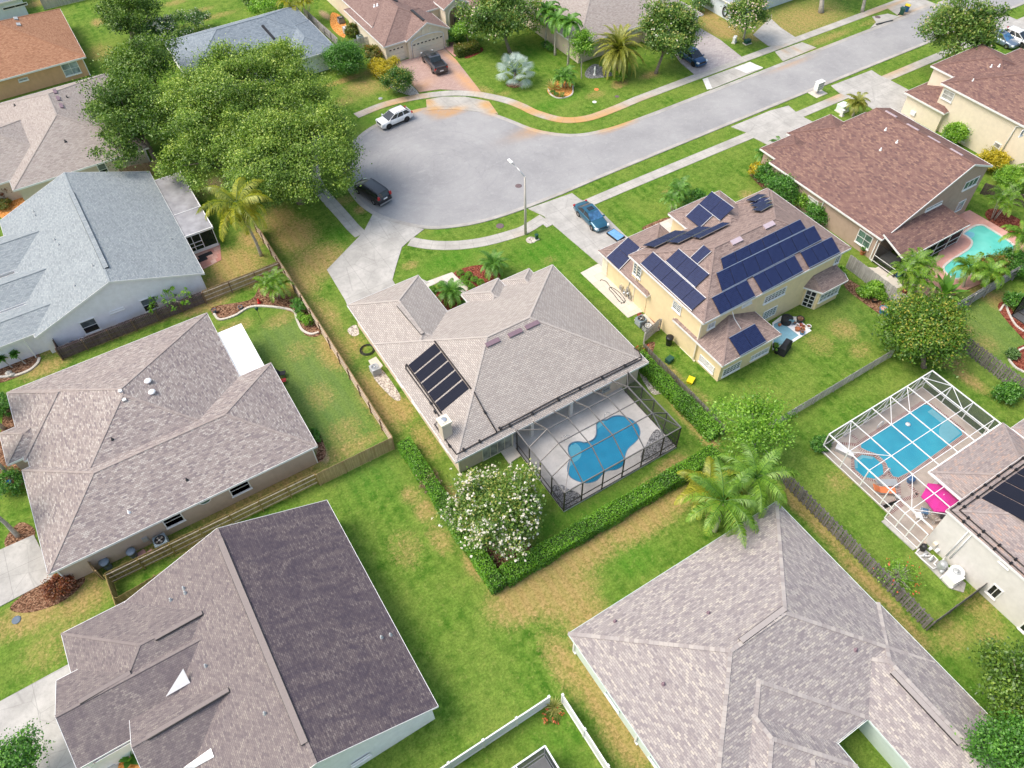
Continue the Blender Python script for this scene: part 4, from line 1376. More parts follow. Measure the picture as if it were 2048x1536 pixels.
# driveways
sheet('driveway', G0((747, 426), (774, 438), (812, 451), (848, 459), (822, 479), (804, 495), (793, 530), (785, 560), (792, 572), (838, 556), (860, 566), (700, 622), (690, 600), (654, 540), (716, 476), (728, 463)), .062, 'driveway_concrete', .07)
sheet('front_walk', G0((846, 566), (904, 545), (938, 578), (915, 596), (885, 561), (846, 580)), .05, 'light_slab', .06)
sheet('driveway', G0((1056, 418), (1144, 387), (1161, 400), (1186, 408), (1250, 471), (1290, 500), (1215, 545), (1196, 527), (1101, 446), (1088, 433)), .066, 'driveway_concrete', .07)
sheet('side_walk', G0((1161, 546), (1196, 528), (1240, 548), (1300, 620), (1278, 626), (1256, 636)), .05, 'light_slab', .06)
sheet('driveway', G0((1462, 254), (1540, 222), (1577, 212), (1592, 225), (1605, 234), (1662, 263), (1690, 280), (1600, 330), (1555, 300), (1509, 277), (1491, 265)), .066, 'driveway_concrete', .07)
sheet('driveway', G0((1662, 172), (1743, 141), (1758, 151), (1778, 160), (1835, 190), (1870, 215), (1800, 260), (1740, 215), (1696, 196), (1678, 186)), .066, 'driveway_concrete', .07)
sheet('paver_driveway', G0((788, 126), (838, 185), (880, 179), (962, 184), (912, 120), (888, 96), (840, 112)), .058, 'pink_paver', .06, step=.7)
sheet('entry_path', G0((889, 96), (910, 114), (925, 105), (909, 84), (905, 62), (891, 58)), .062, 'blush_brick', .06)
sheet('driveway_apron', G0((852, 200), (854, 221), (900, 219), (960, 224), (996, 228), (978, 203), (930, 194), (885, 194)), .060, 'concrete', .06, step=.6)
sheet('paver_driveway', G0((1399, 56), (1440, 80), (1484, 115), (1391, 151), (1361, 126), (1340, 95)), .058, 'grey_paver', .06)
sheet('driveway_apron', G0((1405, 159), (1420, 180), (1526, 137), (1500, 124)), .060, 'concrete', .06)
sheet('apron_pad', G0((1468, 137), (1500, 125), (1526, 136), (1492, 147)), .066, 'bright_concrete', .02)
sheet('apron_pad', G0((1405, 159), (1415, 156), (1424, 177), (1414, 180)), .066, 'bright_concrete', .02)
sheet('driveway', G0((1506, 70), (1540, 36), (1560, 55), (1593, 77), (1560, 92), (1536, 92)), .062, 'driveway_concrete', .06)
sheet('driveway_apron', G0((1550, 104), (1566, 123), (1633, 96), (1604, 85)), .060, 'concrete', .06, step=.6)
sheet('driveway_apron', G0((1768, 12), (1830, -8), (1870, 8), (1800, 34)), .060, 'concrete', .06, step=.6)
sheet('inlet_apron', G0((1744, 34), (1775, 28), (1800, 34), (1740, 57), (1752, 45)), .066, 'concrete', .02)
sheet('driveway', G0((-40, 1118), (68, 1070), (110, 1155), (-40, 1235)), .062, 'driveway_concrete', .06)
sheet('driveway', G0((-40, 1425), (150, 1322), (250, 1480), (230, 1560), (-40, 1600)), .062, 'driveway_concrete', .06)
sheet('driveway', G0((1985, 70), (1940, 50), (2010, 30), (2080, 60), (2080, 110)), .062, 'driveway_concrete', .06)

# planting beds
def bed(pts, mat, z=.03, name='planting_bed', n=4): return sheet(name, spline(G0(*pts), True, n), z, mat, .04)
bed([(870, 605), (885, 570), (915, 580), (960, 545), (905, 540), (960, 560), (935, 600), (885, 622)][:3] + [(937, 580), (950, 600), (900, 628)], 'red_mulch')
bed([(905, 548), (960, 530), (1000, 548), (985, 565), (938, 580)], 'red_mulch', .034)
bed([(424, 615), (500, 600), (520, 575), (560, 570), (640, 660), (610, 670), (585, 625), (510, 613), (470, 630), (440, 640)], 'mulch')
bed([(-10, 760), (-10, 700), (60, 700), (82, 715), (70, 735), (20, 760)], 'mulch')
bed([(0, 870), (15, 800), (70, 900), (90, 960), (40, 970), (-10, 960), (-30, 900)], 'mulch')
bed([(10, 1080), (40, 1045), (70, 1060), (60, 1085), (20, 1100)], 'mulch')
bed([(20, 1215), (80, 1170), (170, 1155), (130, 1200), (60, 1225)], 'mulch')
bed([(220, 1536), (270, 1480), (320, 1500), (330, 1560), (220, 1580)], 'orange_mulch')
bed([(-10, 430), (-10, 395), (45, 390), (52, 415), (20, 435)], 'orange_mulch')
bed([(740, 120), (745, 100), (760, 125), (790, 140), (840, 190), (800, 185), (770, 165), (745, 140)], 'pebbles')
bed([(930, 110), (960, 95), (965, 103), (935, 117)], 'red_mulch')
bed([(1095, 178), (1110, 160), (1145, 168), (1143, 188), (1120, 196), (1100, 190)], 'orange_mulch')
bed([(1170, 145), (1190, 128), (1215, 142), (1230, 150), (1180, 157)], 'dark_gravel')
bed([(1012, 170), (1030, 160), (1048, 168), (1030, 176)], 'mulch')
bed([(1285, 455), (1330, 436), (1345, 440), (1300, 460)], 'mulch')
sheet('entry_slab', G0((1310, 450), (1350, 433), (1372, 460), (1340, 476), (1325, 465)), .05, 'light_slab', .05)
bed([(1500, 350), (1520, 335), (1600, 420), (1580, 425)], 'mulch')
bed([(695, 660), (712, 650), (718, 668), (705, 672)], 'pebbles')
bed([(748, 748), (760, 735), (800, 790), (790, 800), (752, 762)], 'pebbles')
bed([(1278, 745), (1292, 738), (1330, 782), (1318, 788), (1302, 785)], 'pebbles')
bed([(1280, 625), (1320, 655), (1300, 665), (1276, 640)], 'red_mulch')
bed([(1690, 575), (1700, 560), (1790, 625), (1780, 640), (1740, 615)], 'mulch')
bed([(1755, 560), (1790, 565), (1830, 600), (1790, 610)], 'red_mulch')
bed([(2000, 625), (2010, 605), (2048, 650), (2100, 690), (2090, 720)], 'red_mulch')
bed([(2020, 710), (2048, 690), (2080, 700), (2080, 760), (2040, 740)], 'red_mulch')
bed([(1970, 430), (2000, 420), (2100, 480), (2100, 540), (2010, 470)], 'red_mulch')
bed([(665, 25), (690, 40), (690, 75), (668, 62), (660, 45)], 'orange_mulch')
bed([(625, 865), (640, 870), (652, 905), (640, 925), (630, 920), (636, 895)], 'mulch')
bed([(960, 1060), (1040, 1080), (1070, 1110), (1000, 1165), (965, 1120)], 'mulch')
bed([(1290, 690), (1310, 685), (1300, 715), (1285, 712)], 'mulch')

# ------------------------------------------------------------------ pools and decks
# pool 1
pool1 = spline(G0(*T(1024, 768, [(590, 465), (540, 458), (490, 462), (455, 485), (445, 520), (452, 560), (470, 590), (452, 620), (440, 680), (455, 735), (495, 768), (560, 792), (620, 795), (685, 772), (728, 722), (770, 697), (830, 690), (878, 665), (903, 630), (907, 580), (932, 520), (990, 468), (1020, 425), (1028, 380), (1010, 330), (970, 290), (920, 265), (860, 250), (800, 257), (755, 282), (705, 290), (675, 312), (672, 345), (670, 400), (648, 440)]), z=.14), True, 3)
deck1 = [(19.3, 25.2), (31.05, 25.2), (31.05, 37.0), (19.3, 37.0)]
sheet('pool_deck', deck1, .17, 'deck_concrete', .2, holes=[pool1])
pt = thing('swimming_pool', 'free-form deep blue swimming pool on pale deck under the dark screen cage', 'swimming pool', (25, 29, .1))
sheet('water', pool1, .09, 'blue_water', parent=pt)
def rim(line, w_, z, mat, parent, h=.05, name='coping'):
    g = G()
    a = np.array(offset(line + line[:1], -w_ / 2)); b = np.array(offset(line + line[:1], w_ / 2))
    acc = 0
    for i in range(len(line)):
        L = np.linalg.norm(np.array(line[(i + 1) % len(line)]) - np.array(line[i]))
        p = [(*a[i], z), (*a[i + 1], z), (*b[i + 1], z), (*b[i], z)]
        g.face(p, [(acc, 0), (acc + L, 0), (acc + L, w_), (acc, w_)])
        for s_ in (a, b): g.face([(*s_[i], z - h), (*s_[i + 1], z - h), (*s_[i + 1], z), (*s_[i], z)])
        acc += L
    return g.build(name, mat, parent)
plain('coping_blue', C(.10, .20, .30), .5, var=.2)
plain('coping_pale', C(.62, .58, .53), .8)
rim(pool1, .16, .165, 'coping_blue', pt, .09)
g = G()
for k, sc_ in enumerate((1.0, .72, .45)):
    c = P(*T(1024, 768, [(462, 535)])[0], .14)
    arc = [(c[0] + 1.15 * sc_ * math.cos(t) - .15, c[1] + 1.15 * sc_ * math.sin(t) - .0, .094 + .006 * k) for t in np.linspace(-1.9, 1.1, 14)]
    arc = [p for p in arc if inside(pool1, np.array([[p[0], p[1]]]))[0]]
    if len(arc) > 3: g.face(arc + [(c[0] - .1, c[1] + .15, .094 + .006 * k)])
c = P(*T(1024, 768, [(700, 325)])[0], .14)
q = [tuple(P(*p, .12)[:2]) + (.097,) for p in T(1024, 768, [(680, 318), (706, 296), (745, 296), (720, 330), (682, 362)])]
g.face(q)
q = [tuple(P(*p, .12)[:2]) + (.097,) for p in T(1024, 768, [(450, 625), (476, 604), (490, 635), (470, 655), (446, 665)])]
g.face(q)
g.build('pool_step', 'pool_step', pt)
for px, py in T(1024, 768, [(418, 455), (445, 450), (762, 268)]):
    c = P(px, py, .17)
    g = G(); g.tube([c + (-.35, 0, 0), c + (-.35, 0, .7), c + (-.1, 0, .85), c + (.25, 0, .5), c + (.45, 0, .02)], .022, 6)
    g.build('handrail', 'chrome', pt)
for pts in ([(330, 812), (400, 806), (450, 838), (520, 865), (552, 895), (548, 925), (412, 1005), (365, 940), (320, 868)], [(1152, 362), (1178, 372), (1215, 410), (1300, 492), (1060, 628), (1032, 600), (1036, 555), (1075, 480), (1110, 410)]):
    sheet('gravel_bed', spline(G0(*T(1024, 768, pts), z=.18), True, 2), .185, 'dark_gravel', .01)
sheet('step_slab', G0((1002, 905), (1028, 893), (1043, 912), (1018, 928)), .12, 'light_slab', .12)

# pool 2 (white cage)
pool2 = [(44.5, 17.1), (52.6, 17.1), (53.05, 16.7), (53.1, 13.2), (52.7, 12.75), (46, 12.6), (44.5, 12.75), (44.1, 13.2), (44.35, 13.9), (44.7, 14.6), (44.75, 15.4), (44.3, 16.1), (44.1, 16.7)]
oct_c = P(*[(1640 + 490 / 5.02, 730 + 1020 / 5.02)][0], .15)
spa = [(oct_c[0] + 1.42 * math.cos(t), oct_c[1] + 1.42 * math.sin(t)) for t in np.linspace(0, 2 * math.pi, 8, endpoint=False) + .39]
deck2 = [(41.2, 18.4), (54.1, 18.4), (54.1, 8.6), (45, 8.3), (41.5, 7.6), (40.6, 7.6), (40.6, 10.9), (41.2, 10.9)]
sheet('pool_deck', deck2, .15, 'tan_deck', .18, holes=[pool2, spa])
pt = thing('swimming_pool', 'turquoise pool with brick edging inside the white-framed cage', 'swimming pool', (48.5, 15, .1))
sheet('water', pool2, .085, 'cyan_water', parent=pt)
rim(pool2, .34, .16, 'brick_edge', pt, .08)
g = G()
for k, r in enumerate((2.0, 1.4, .85)):
    cc_ = (52.7, 13.1)
    g.face([(cc_[0], cc_[1], .09 + .008 * k)] + [(cc_[0] + r * math.cos(t), cc_[1] + r * math.sin(t) * .8, .09 + .008 * k) for t in np.linspace(1.45, 3.2, 12)])
g.box(52.2, 14.4, .09, 52.8, 16.2, .10)
g.build('pool_step', 'pool_step_pale', pt)
sp = thing('hot_tub', 'octagonal spa with red brick rim beside the turquoise pool', 'hot tub', (oct_c[0], oct_c[1], .1))
sheet('water', spa, .10, 'cyan_water', parent=sp)
rim(spa, .34, .168, 'brick_edge', sp, .08)
g = G(); g.face([(oct_c[0] + .95 * math.cos(t), oct_c[1] + .95 * math.sin(t), .106) for t in (.4, 1.2, 2.0, 2.7)] + [(oct_c[0] + 1.3 * math.cos(t), oct_c[1] + 1.3 * math.sin(t), .106) for t in (2.7, 2.0, 1.2, .4)])
g.build('spa_bench', 'pool_step_pale', sp)
g = G()
def bstrip(a, b, w_=.34):
    a = np.array(a); b = np.array(b); d = (b - a) / np.linalg.norm(b - a); s_ = np.array([-d[1], d[0]]) * w_ / 2; L = np.linalg.norm(b - a)
    g.face([(*(a - s_), .156), (*(b - s_), .156), (*(b + s_), .156), (*(a + s_), .156)], [(0, 0), (L, 0), (L, w_), (0, w_)])
ZZ = lambda x, y: tuple(P(1640 + x / 5.02, 730 + y / 5.02, .15)[:2])
for a, b in (((190, 790), (365, 800)), ((320, 705), (375, 755)), ((785, 1165), (795, 1330)), ((880, 1190), (985, 1300)), ((985, 1300), (640, 1490 - 65)), ((830, 1395), (690, 1490)), ((640, 1430), (770, 1360))):
    bstrip(ZZ(*a), ZZ(*b))
g.build('brick_band', 'brick_edge')['kind'] = 'structure'
# pool 3 (aqua, pink deck)
pool3 = spline(G0(*T(1536, 384, [(1560, 335), (1640, 280), (1700, 268), (1760, 290), (1960, 425), (1968, 500), (1900, 545), (1720, 615), (1560, 690), (1470, 690), (1400, 620), (1440, 565), (1540, 500), (1610, 450), (1628, 400), (1590, 360)])), True, 4)
deck3 = G0(*T(1536, 384, [(1520, 180), (1610, 150), (2048, 400), (2100, 620), (1900, 650), (1600, 780), (1350, 880), (1180, 800), (1250, 600), (1350, 520)]))
sheet('pool_deck', deck3, .10, 'pink_deck', .12, holes=[pool3])
pt = thing('swimming_pool', 'aqua green pool set in a pink deck beside the brown roofed house', 'swimming pool', (*np.mean(pool3, axis=0), .05))
sheet('water', pool3, .045, 'aqua_water', parent=pt)
rim(pool3, .22, .106, 'coping_pale', pt, .07)
g = G(); c = P(*T(1536, 384, [(1600, 350)])[0])
g.face([(c[0] + .9 * math.cos(t), c[1] + .5 * math.sin(t), .05) for t in np.linspace(0, 6.28, 12, endpoint=False)])
g.build('pool_step', 'pool_step_pale', pt)
sheet('patio', G0(*T(1536, 384, [(710, 612), (760, 600), (860, 610), (900, 590), (1000, 650), (1080, 760), (960, 790)])), .05, 'light_slab', .06)
sheet('patio', G0(*T(1320, 560, [(1150, 440), (1240, 370), (1400, 380), (1550, 520), (1360, 640), (1150, 720)], 5.12)), .05, 'white_gel', .06)
plain('blue_mat', C(.22, .42, .52), .7, var=.1)
sheet('outdoor_rug', G0(*T(1320, 560, [(1165, 455), (1230, 425), (1420, 570), (1300, 650), (1160, 690)], 5.12)), .056, 'blue_mat', .004)
sheet('paver_patio', G0((386, 508), (440, 486), (443, 520), (405, 540), (396, 528)), .04, 'red_paver', .05)
sheet('step_slab', G0(*T(1740, 960, [(150, 555), (270, 480), (690, 860), (570, 940)], 6.65)), .10, 'driveway_concrete', .12)
sheet('equipment_pad', G0(*T(1740, 960, [(590, 970), (700, 900), (1270, 1380), (1240, 1500), (1050, 1440)], 6.65)), .08, 'driveway_concrete', .1)
sheet('equipment_pad', G0((737, 722), (752, 714), (766, 732), (750, 748)), .07, 'light_slab', .08)
sheet('equipment_pad', G0((1268, 640), (1290, 628), (1320, 660), (1296, 672)), .07, 'light_slab', .08)
# ------------------------------------------------------------------ house 1 (centre)
h1 = House('house', 'beige house with light taupe roof, black pool heater mats and a square chimney', (23.4, 40, 0), 'beige_stucco', 'taupe_shingle')
h1.wing(13.5, 32.5, 33.4, 48.05, 2.8, .44, 'x', 'hh', wall=False)
h1.wing(13.52, 41.5, 21.3, 54.15, 2.77, .44, 'y', 'hh')
h1.wing(23.55, 44.5, 27.8, 49.4, 2.76, .44, 'y', 'hh', ov=.4)
h1.wing(27.82, 44.5, 31.15, 48.9, 2.75, .44, 'y', 'hh', ov=.4)
wg = h1.wall
def wallbox(g, poly, z0, z1):
    for a, b in zip(poly, poly[1:] + poly[:1]): g.face([(*a, z0), (*b, z0), (*b, z1), (*a, z1)])
wallbox(wg, [(14, 33.1), (19.4, 33.1), (19.4, 36.6), (29.2, 36.6), (29.2, 33.1), (32.9, 33.1), (32.9, 47.5), (14, 47.5)], 0, 2.72)
h1.finish()
for px, py in ((985, 685), (1030, 666), (1064, 650)): h1.vent(px, py, 1.35, .42, 'mauve_metal', along=(1, 0, 0))
h1.strip_vent((797, 611), (846, 669), .34, 'taupe_shingle')
h1.winpx('y', 33.1, -1, [(966, 912), (1023, 878), (966, 890), (1020, 900)], cols=4, rows=1, frame='cream_paint', glass='window_blind')
h1.winpx('y', 33.1, -1, [(1205, 783), (1218, 772)], cols=1, rows=2, frame='grey_metal')
h1.window('y', 36.6, -1, 20.6, 23.2, .2, 2.2, 3, 1, glass='window_dark', sill=False, name='sliding_door')
h1.window('y', 36.6, -1, 25.0, 27.6, .2, 2.2, 3, 1, glass='window_dark', sill=False, name='sliding_door')
h1.window('x', 14.0, -1, 35.0, 36.3, 1.0, 2.2, 1, 2)
h1.window('x', 14.0, -1, 40.2, 41.6, .9, 2.2, 1, 2)
h1.window('x', 14.0, -1, 43.6, 44.6, .9, 2.2, 1, 2)
for x in (21.2, 25.3): 
    g = G(); g.box(x - .16, 32.85, 0, x + .16, 33.15, 2.7); g.build('porch_column', 'grey_white_stucco', h1.root)
h1.garage('y', 53.7, 1, 14.8, 19.8, 2.2)
h1.window('y', 48.45, 1, 28.6, 30.4, .9, 2.1, 2, 2)
h1.window('y', 48.95, 1, 25, 26.4, 0.05, 2.2, 1, 1, name='front_door', sill=False)
# chimney
c = h1.on(892, 868)
ch = G(); ch.box(c[0] - .42, c[1] - .42, c[2] - .5, c[0] + .42, c[1] + .42, c[2] + 1.75)
cho = ch.build('chimney', 'sand_stucco', h1.roof_ob)
g = G(); g.box(c[0] - .5, c[1] - .5, c[2] + 1.75, c[0] + .5, c[1] + .5, c[2] + 1.95); g.box(c[0] - .3, c[1] - .3, c[2] + 1.95, c[0] + .3, c[1] + .3, c[2] + 2.0)
g.build('chimney_cap', 'cream_paint', h1.root)
g = G(); g.lathe((c[0], c[1], c[2] + 2.0), [(.24, 0), (.24, .06), (.20, .06), (.0, .10)], 14); g.build('flue', 'steel', h1.root)
# pool heater mats: five black mats up the left slope
q0, n_ = h1.quad([(868, 684), (816, 732), (882, 818), (943, 784)], .07)
up_ = q0[1] - q0[0]; al = q0[3] - q0[0]
ylo, yhi = min(p[1] for p in q0), max(p[1] for p in q0)
xlo, xhi = min(p[0] for p in q0), max(p[0] for p in q0)
zf = lambda x: h1.z(x, (ylo + yhi) / 2)
xlo = (q0[1][0] + q0[2][0]) / 2; xhi = (q0[0][0] + q0[3][0]) / 2
ytop = (q0[0][1] + q0[1][1]) / 2; ybot = (q0[2][1] + q0[3][1]) / 2
k = 5; st = (ytop - ybot) / k
sl = .44
for i in range(k):
    ya, yb = ytop - st * i - .1, ytop - st * (i + 1) + .1
    pq = [np.array([x, y, 2.8 + sl * (x - 13.5) + .07]) for x, y in ((xhi, ya), (xlo, ya), (xlo, yb), (xhi, yb))]
    h1.slab(pq, n_, .05, 'pool_heater_mat', 'pool_heater_mat')
g = G()
zz = lambda x: 2.8 + sl * (x - 13.5) + .1
for x in (xlo - .1, xhi + .1): g.tube([(x, ytop + .1, zz(x)), (x, ybot - .1, zz(x))], .06, 6)
hp = g.build('heater_header', 'black_pipe', h1.root)
g = G(); R = lambda x, y: h1.on(x, y, .1)
g.tube([(xlo - .15, ytop + .1, zz(xlo - .15)), (xlo - .35, ytop - .2, zz(xlo - .35))] + [R(*p) for p in ((836, 772), (862, 808), (881, 838), (869, 850), (890, 880), (913, 910))], .05, 6)
g.tube([R(913, 910), R(950, 890), R(994, 867)], .05, 6)
g.tube([R(948, 785), R(970, 826), R(994, 866)], .05, 6)
for off_ in (0, 1):
    pts = [R(994 + off_ * 3, 866 - off_ * 7), R(1040, 843 - off_ * 6), R(1120, 800 - off_ * 6), R(1200, 761 - off_ * 6), R(1268, 727 - off_ * 5), R(1283, 719 - off_ * 4)]
    g.tube(pts, .05, 6)
g.tube([R(1283, 716), R(1277, 704), R(1268, 697)], .05, 6)
pp_ = g.build('heater_pipe', 'black_pipe', h1.root)
g = G()
for p in ((899, 893), (928, 901), (960, 884), (862, 808), (870, 825), (1000, 858), (1020, 852), (1065, 828), (1117, 800), (1160, 778), (1205, 757), (1250, 733), (880, 865), (970, 826)):
    c = R(*p); g.obox((c[0], c[1], c[2] - .08), (.16, .3, .16), 0)
g.build('pipe_clamp', 'black_plastic', h1.root)

# screen cage of house 1
ct = thing('pool_cage', 'dark bronze screened pool cage on the back of the taupe roofed house', 'pool cage', (25, 29, 0))
BX = [21.05, 23.12, 25.18, 27.18, 29.28]; RY = [30.4, 28.75, 27.05]; x0, x1, y0, y1, ZE, ZR = 19.3, 31.05, 25.25, 32.55, 2.95, 4.2
g = G(); bw = .07
for x in BX:
    pts = [(x, y1, 2.8), (x, RY[0], ZR), (x, RY[2], ZR), (x, y0, ZE)]
    for a, b in zip(pts[:-1], pts[1:]): g.beam(a, b, .06, .13)
for y in RY:
    pts = [(x0, y, ZE), (BX[0], y, ZR), (BX[-1], y, ZR), (x1, y, ZE)]
    for a, b in zip(pts[:-1], pts[1:]): g.beam(a, b, .06, .10)
for cx, bx_ in ((x0, BX[0]), (x1, BX[-1])):
    g.beam((cx, y0, ZE), (bx_, RY[2], ZR), .06, .10); g.beam((cx, y1, 2.85), (bx_, RY[0], ZR), .05, .08)
for a, b in (((x0, y0, ZE), (x1, y0, ZE)), ((x0, y0, ZE), (x0, y1, ZE)), ((x1, y0, ZE), (x1, y1, ZE))): g.beam(a, b, .08, .12)
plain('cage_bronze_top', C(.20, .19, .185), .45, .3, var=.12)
g.build('roof_beam', 'cage_bronze_top', ct)
g = G()
for x in [x0] + BX + [x1]: g.beam((x, y0, .17), (x, y0, ZE), .09, .09, (0, 1, 0))
for y in RY + [y1 - .2]:
    for x in (x0, x1): g.beam((x, y, .17), (x, y, ZE), .08, .08, (0, 1, 0))
for z in (.2, 1.0):
    g.beam((x0, y0, z), (x1, y0, z), .06, .07); g.beam((x0, y0, z), (x0, y1, z), .06, .07); g.beam((x1, y0, z), (x1, y1, z), .06, .07)
g.build('wall_post', 'bronze_metal', ct)
g = G()
for a, b in (((x0, y0), (x1, y0)), ((x0, y0), (x0, y1)), ((x1, y0), (x1, y1))):
    g.face([(*a, .2), (*b, .2), (*b, ZE), (*a, ZE)])
g.build('wall_screen', 'wall_screen', ct)
g = G()
g.face([(BX[0], RY[0], ZR), (BX[-1], RY[0], ZR), (BX[-1], RY[2], ZR), (BX[0], RY[2], ZR)])
g.face([(x0, y0, ZE), (x1, y0, ZE), (BX[-1], RY[2], ZR), (BX[0], RY[2], ZR)])
g.face([(x0, y1, ZE), (x0, y0, ZE), (BX[0], RY[2], ZR), (BX[0], RY[0], ZR)])
g.face([(x1, y0, ZE), (x1, y1, ZE), (BX[-1], RY[0], ZR), (BX[-1], RY[2], ZR)])
g.face([(x0, y1, 2.85), (BX[0], RY[0], ZR), (BX[-1], RY[0], ZR), (x1, y1, 2.85)])
g.build('roof_screen', 'roof_screen', ct)

# ------------------------------------------------------------------ house 2 (yellow, two storeys, solar)
h2 = House('house', 'yellow two-storey house with brown roof covered in blue solar panels', (47.5, 38, 0), 'yellow_stucco', 'tan_brown_shingle')
h2.wing(38.5, 31.7, 57.05, 42.6, 5.6, .42, 'x', 'hh', ov=.4)
h2.wing(45.75, 37.0, 52.6, 45.5, 5.57, .42, 'y', 'hh', ov=.4)
h2.wing(52.1, 36.0, 57.03, 43.1, 5.56, .42, 'y', 'hh', ov=.4)
h2.wing(38.45, 39.2, 46.4, 47.2, 2.85, .42, 'y', 'hh', ov=.4)
h2.wing(38.6, 28.55, 45.75, 35.5, 2.8, .42, 'y', 'hh', ov=.4)
h2.finish()
W2 = 38.9
S1 = lambda *p: [(1180 + a / 6.827, 370 + b / 6.827) for a, b in p]
S2 = lambda *p: [(1440 + a / 6.827, 370 + b / 6.827) for a, b in p]
h2.solar(T(1024, 384, [(1030, 578), (1130, 485), (1553, 855), (1440, 955)]), 1, 5)
h2.solar(T(1024, 384, [(1230, 558), (1335, 460), (1580, 665), (1468, 770)]), 1, 3)
h2.solar(T(1024, 384, [(1430, 530), (1537, 430), (1597, 480), (1485, 582)]), 1, 1)
h2.solar(S1((228, 1000), (525, 723), (690, 865), (400, 1170)), 2, 1)
h2.solar(S1((1310, 440), (1490, 270), (1680, 425), (1500, 595)), 1, 1)
h2.solar(S1((1490, 270), (1665, 100), (1970, 325), (1780, 498)), 1, 2, ref=S1((1495, 430))[0])
h2.solar(S2((0, 1015), (1085, 480), (1165, 605), (35, 1165)), 6, 1)
h2.solar(S2((-60, 1215), (1275, 565), (1378, 755), (20, 1462)), 8, 1)
h2.solar(T(1320, 560, [(522, 190), (880, 5), (970, 170), (610, 362)], 5.12), 3, 1)
h2.solar(S2((440, 1260), (1005, 970), (1125, 1180), (570, 1480)), 4, 1)
h2.solar(S2((1085, 930), (1515, 718), (1630, 925), (1205, 1140)), 3, 1)
h2.solar(T(1320, 560, [(697, 600), (965, 455), (1080, 630), (812, 782)], 5.12), 2, 1)
h2.solar(S1((725, 860), (1170, 655), (1330, 668), (885, 885)), 2, 1, .3)
h2.solar(S1((1060, 815), (1490, 600), (1650, 612), (1205, 830)), 2, 1, .3)
h2.solar(S1((1400, 745), (1815, 545), (1920, 555), (1500, 765)), 2, 1, .3)
for a in ((355, 245, 520, 160, 640, 165, 480, 258), (410, 282, 560, 200, 690, 192, 530, 285), (420, 325, 590, 245, 715, 245, 540, 340), (435, 380, 620, 290, 735, 295, 560, 395)):
    h2.solar(S2(*[(a[i], a[i + 1]) for i in range(0, 8, 2)]), 1, 1, .3)
for a, b in ((220, 765), (665, 550)): h2.vent(1440 + a / 6.827, 370 + b / 6.827, 1.25, .5, 'lilac_metal', along=(1, 0, 0))
g = G(); g.tube([h2.on(*p, .06) for p in T(1320, 560, [(740, 330), (760, 400), (830, 510)], 5.12)], .04, 6); g.build('conduit', 'white_paint', h2.root)
h2.winpx('x', W2, -1, T(1024, 384, [(985, 560), (1025, 690)]), cols=2, rows=4, glass='window_upper')
h2.winpx('x', W2, -1, T(1024, 384, [(1300, 870), (1345, 970)]), cols=2, rows=4, glass='window_upper')
h2.winpx('x', 39.0, -1, T(1320, 560, [(240, 600), (335, 790)], 5.12), cols=2, rows=5, glass='window_blind')
h2.winpx('x', 39.0, -1, T(1320, 560, [(420, 770), (540, 950)], 5.12), cols=2, rows=5, glass='window_blind')
h2.winpx('y', 28.95, -1, T(1320, 560, [(635, 985), (825, 830)], 5.12), cols=5, rows=3, glass='window_upper')
h2.winpx('y', 28.95, -1, T(1320, 560, [(925, 820), (1110, 690)], 5.12), cols=5, rows=3, glass='window_upper')
h2.winpx('y', 32.1, -1, T(1320, 560, [(485, 500), (560, 425)], 5.12), cols=2, rows=4)
h2.winpx('y', 32.1, -1, T(1320, 560, [(845, 265), (930, 225)], 5.12), cols=2, rows=1, glass='window_upper')
h2.winpx('y', 32.1, -1, T(1320, 560, [(1060, 240), (1290, 70)], 5.12), cols=6, rows=3, glass='window_upper')
h2.winpx('y', 32.1, -1, T(1320, 560, [(1040, 410), (1195, 265)], 5.12), cols=4, rows=4, glass='window_green', name='french_door', sill=False)
h2.winpx('y', 32.1, -1, S2((1555, 1070), (1640, 960)), cols=2, rows=3)
h2.garage('y', 46.8, 1, 39.6, 45.4, 2.2, lights=False)
g = G()
for i in range(5): g.box(38.78, 45.9, .15 + i * .5, 38.86, 46.75, .6 + i * .5)
g.build('quoin', 'cream_paint', h2.root)
# bay window with its own little roof
bx0, bx1, by = 53.3, 56.6, 30.8
bay = [(bx0 - .7, 32.2), (bx0, by), (bx1 - .3, by), (bx1 + .1, 31.4), (bx1 + .1, 32.2)]
g = G(); wallbox(g, bay, 0, 2.5); bayo = g.build('bay_wall', 'yellow_stucco', h2.root)
g = G(); ov_ = [(bx0 - 1.1, 32.15), (bx0 - .1, by - .35), (bx1, by - .35), (bx1 + .45, 31.3), (bx1 + .45, 32.15)]
ap = [(bx0 - .2, 32.08, 3.7), (bx1 - .5, 32.08, 3.7)]
g.face([(*ov_[0], 2.6), (*ov_[1], 2.6), ap[0]]); g.face([(*ov_[1], 2.6), (*ov_[2], 2.6), ap[1], ap[0]]); g.face([(*ov_[2], 2.6), (*ov_[3], 2.6), ap[1]]); g.face([(*ov_[3], 2.6), (*ov_[4], 2.6), ap[1]])
g.build('bay_roof', 'tan_brown_shingle', h2.root)
g = G()
for a, b in zip(ov_[:-1], ov_[1:]): g.beam((*a, 2.52), (*b, 2.52), .05, .18)
g.build('bay_fascia', 'white_paint', h2.root)
h2.window('y', by, -1, bx0 + .25, bx1 - .5, .95, 2.2, 5, 3, glass='window_sky')
g = G()
a, b = np.array([bx0 - .62, 32.04]), np.array([bx0 - .08, 30.96])
d = (b - a) / np.linalg.norm(b - a); o = np.array([d[1], -d[0]])
if o[0] > 0: o = -o
p0, p1 = a + d * .12 + o * .03, b - d * .12 + o * .03
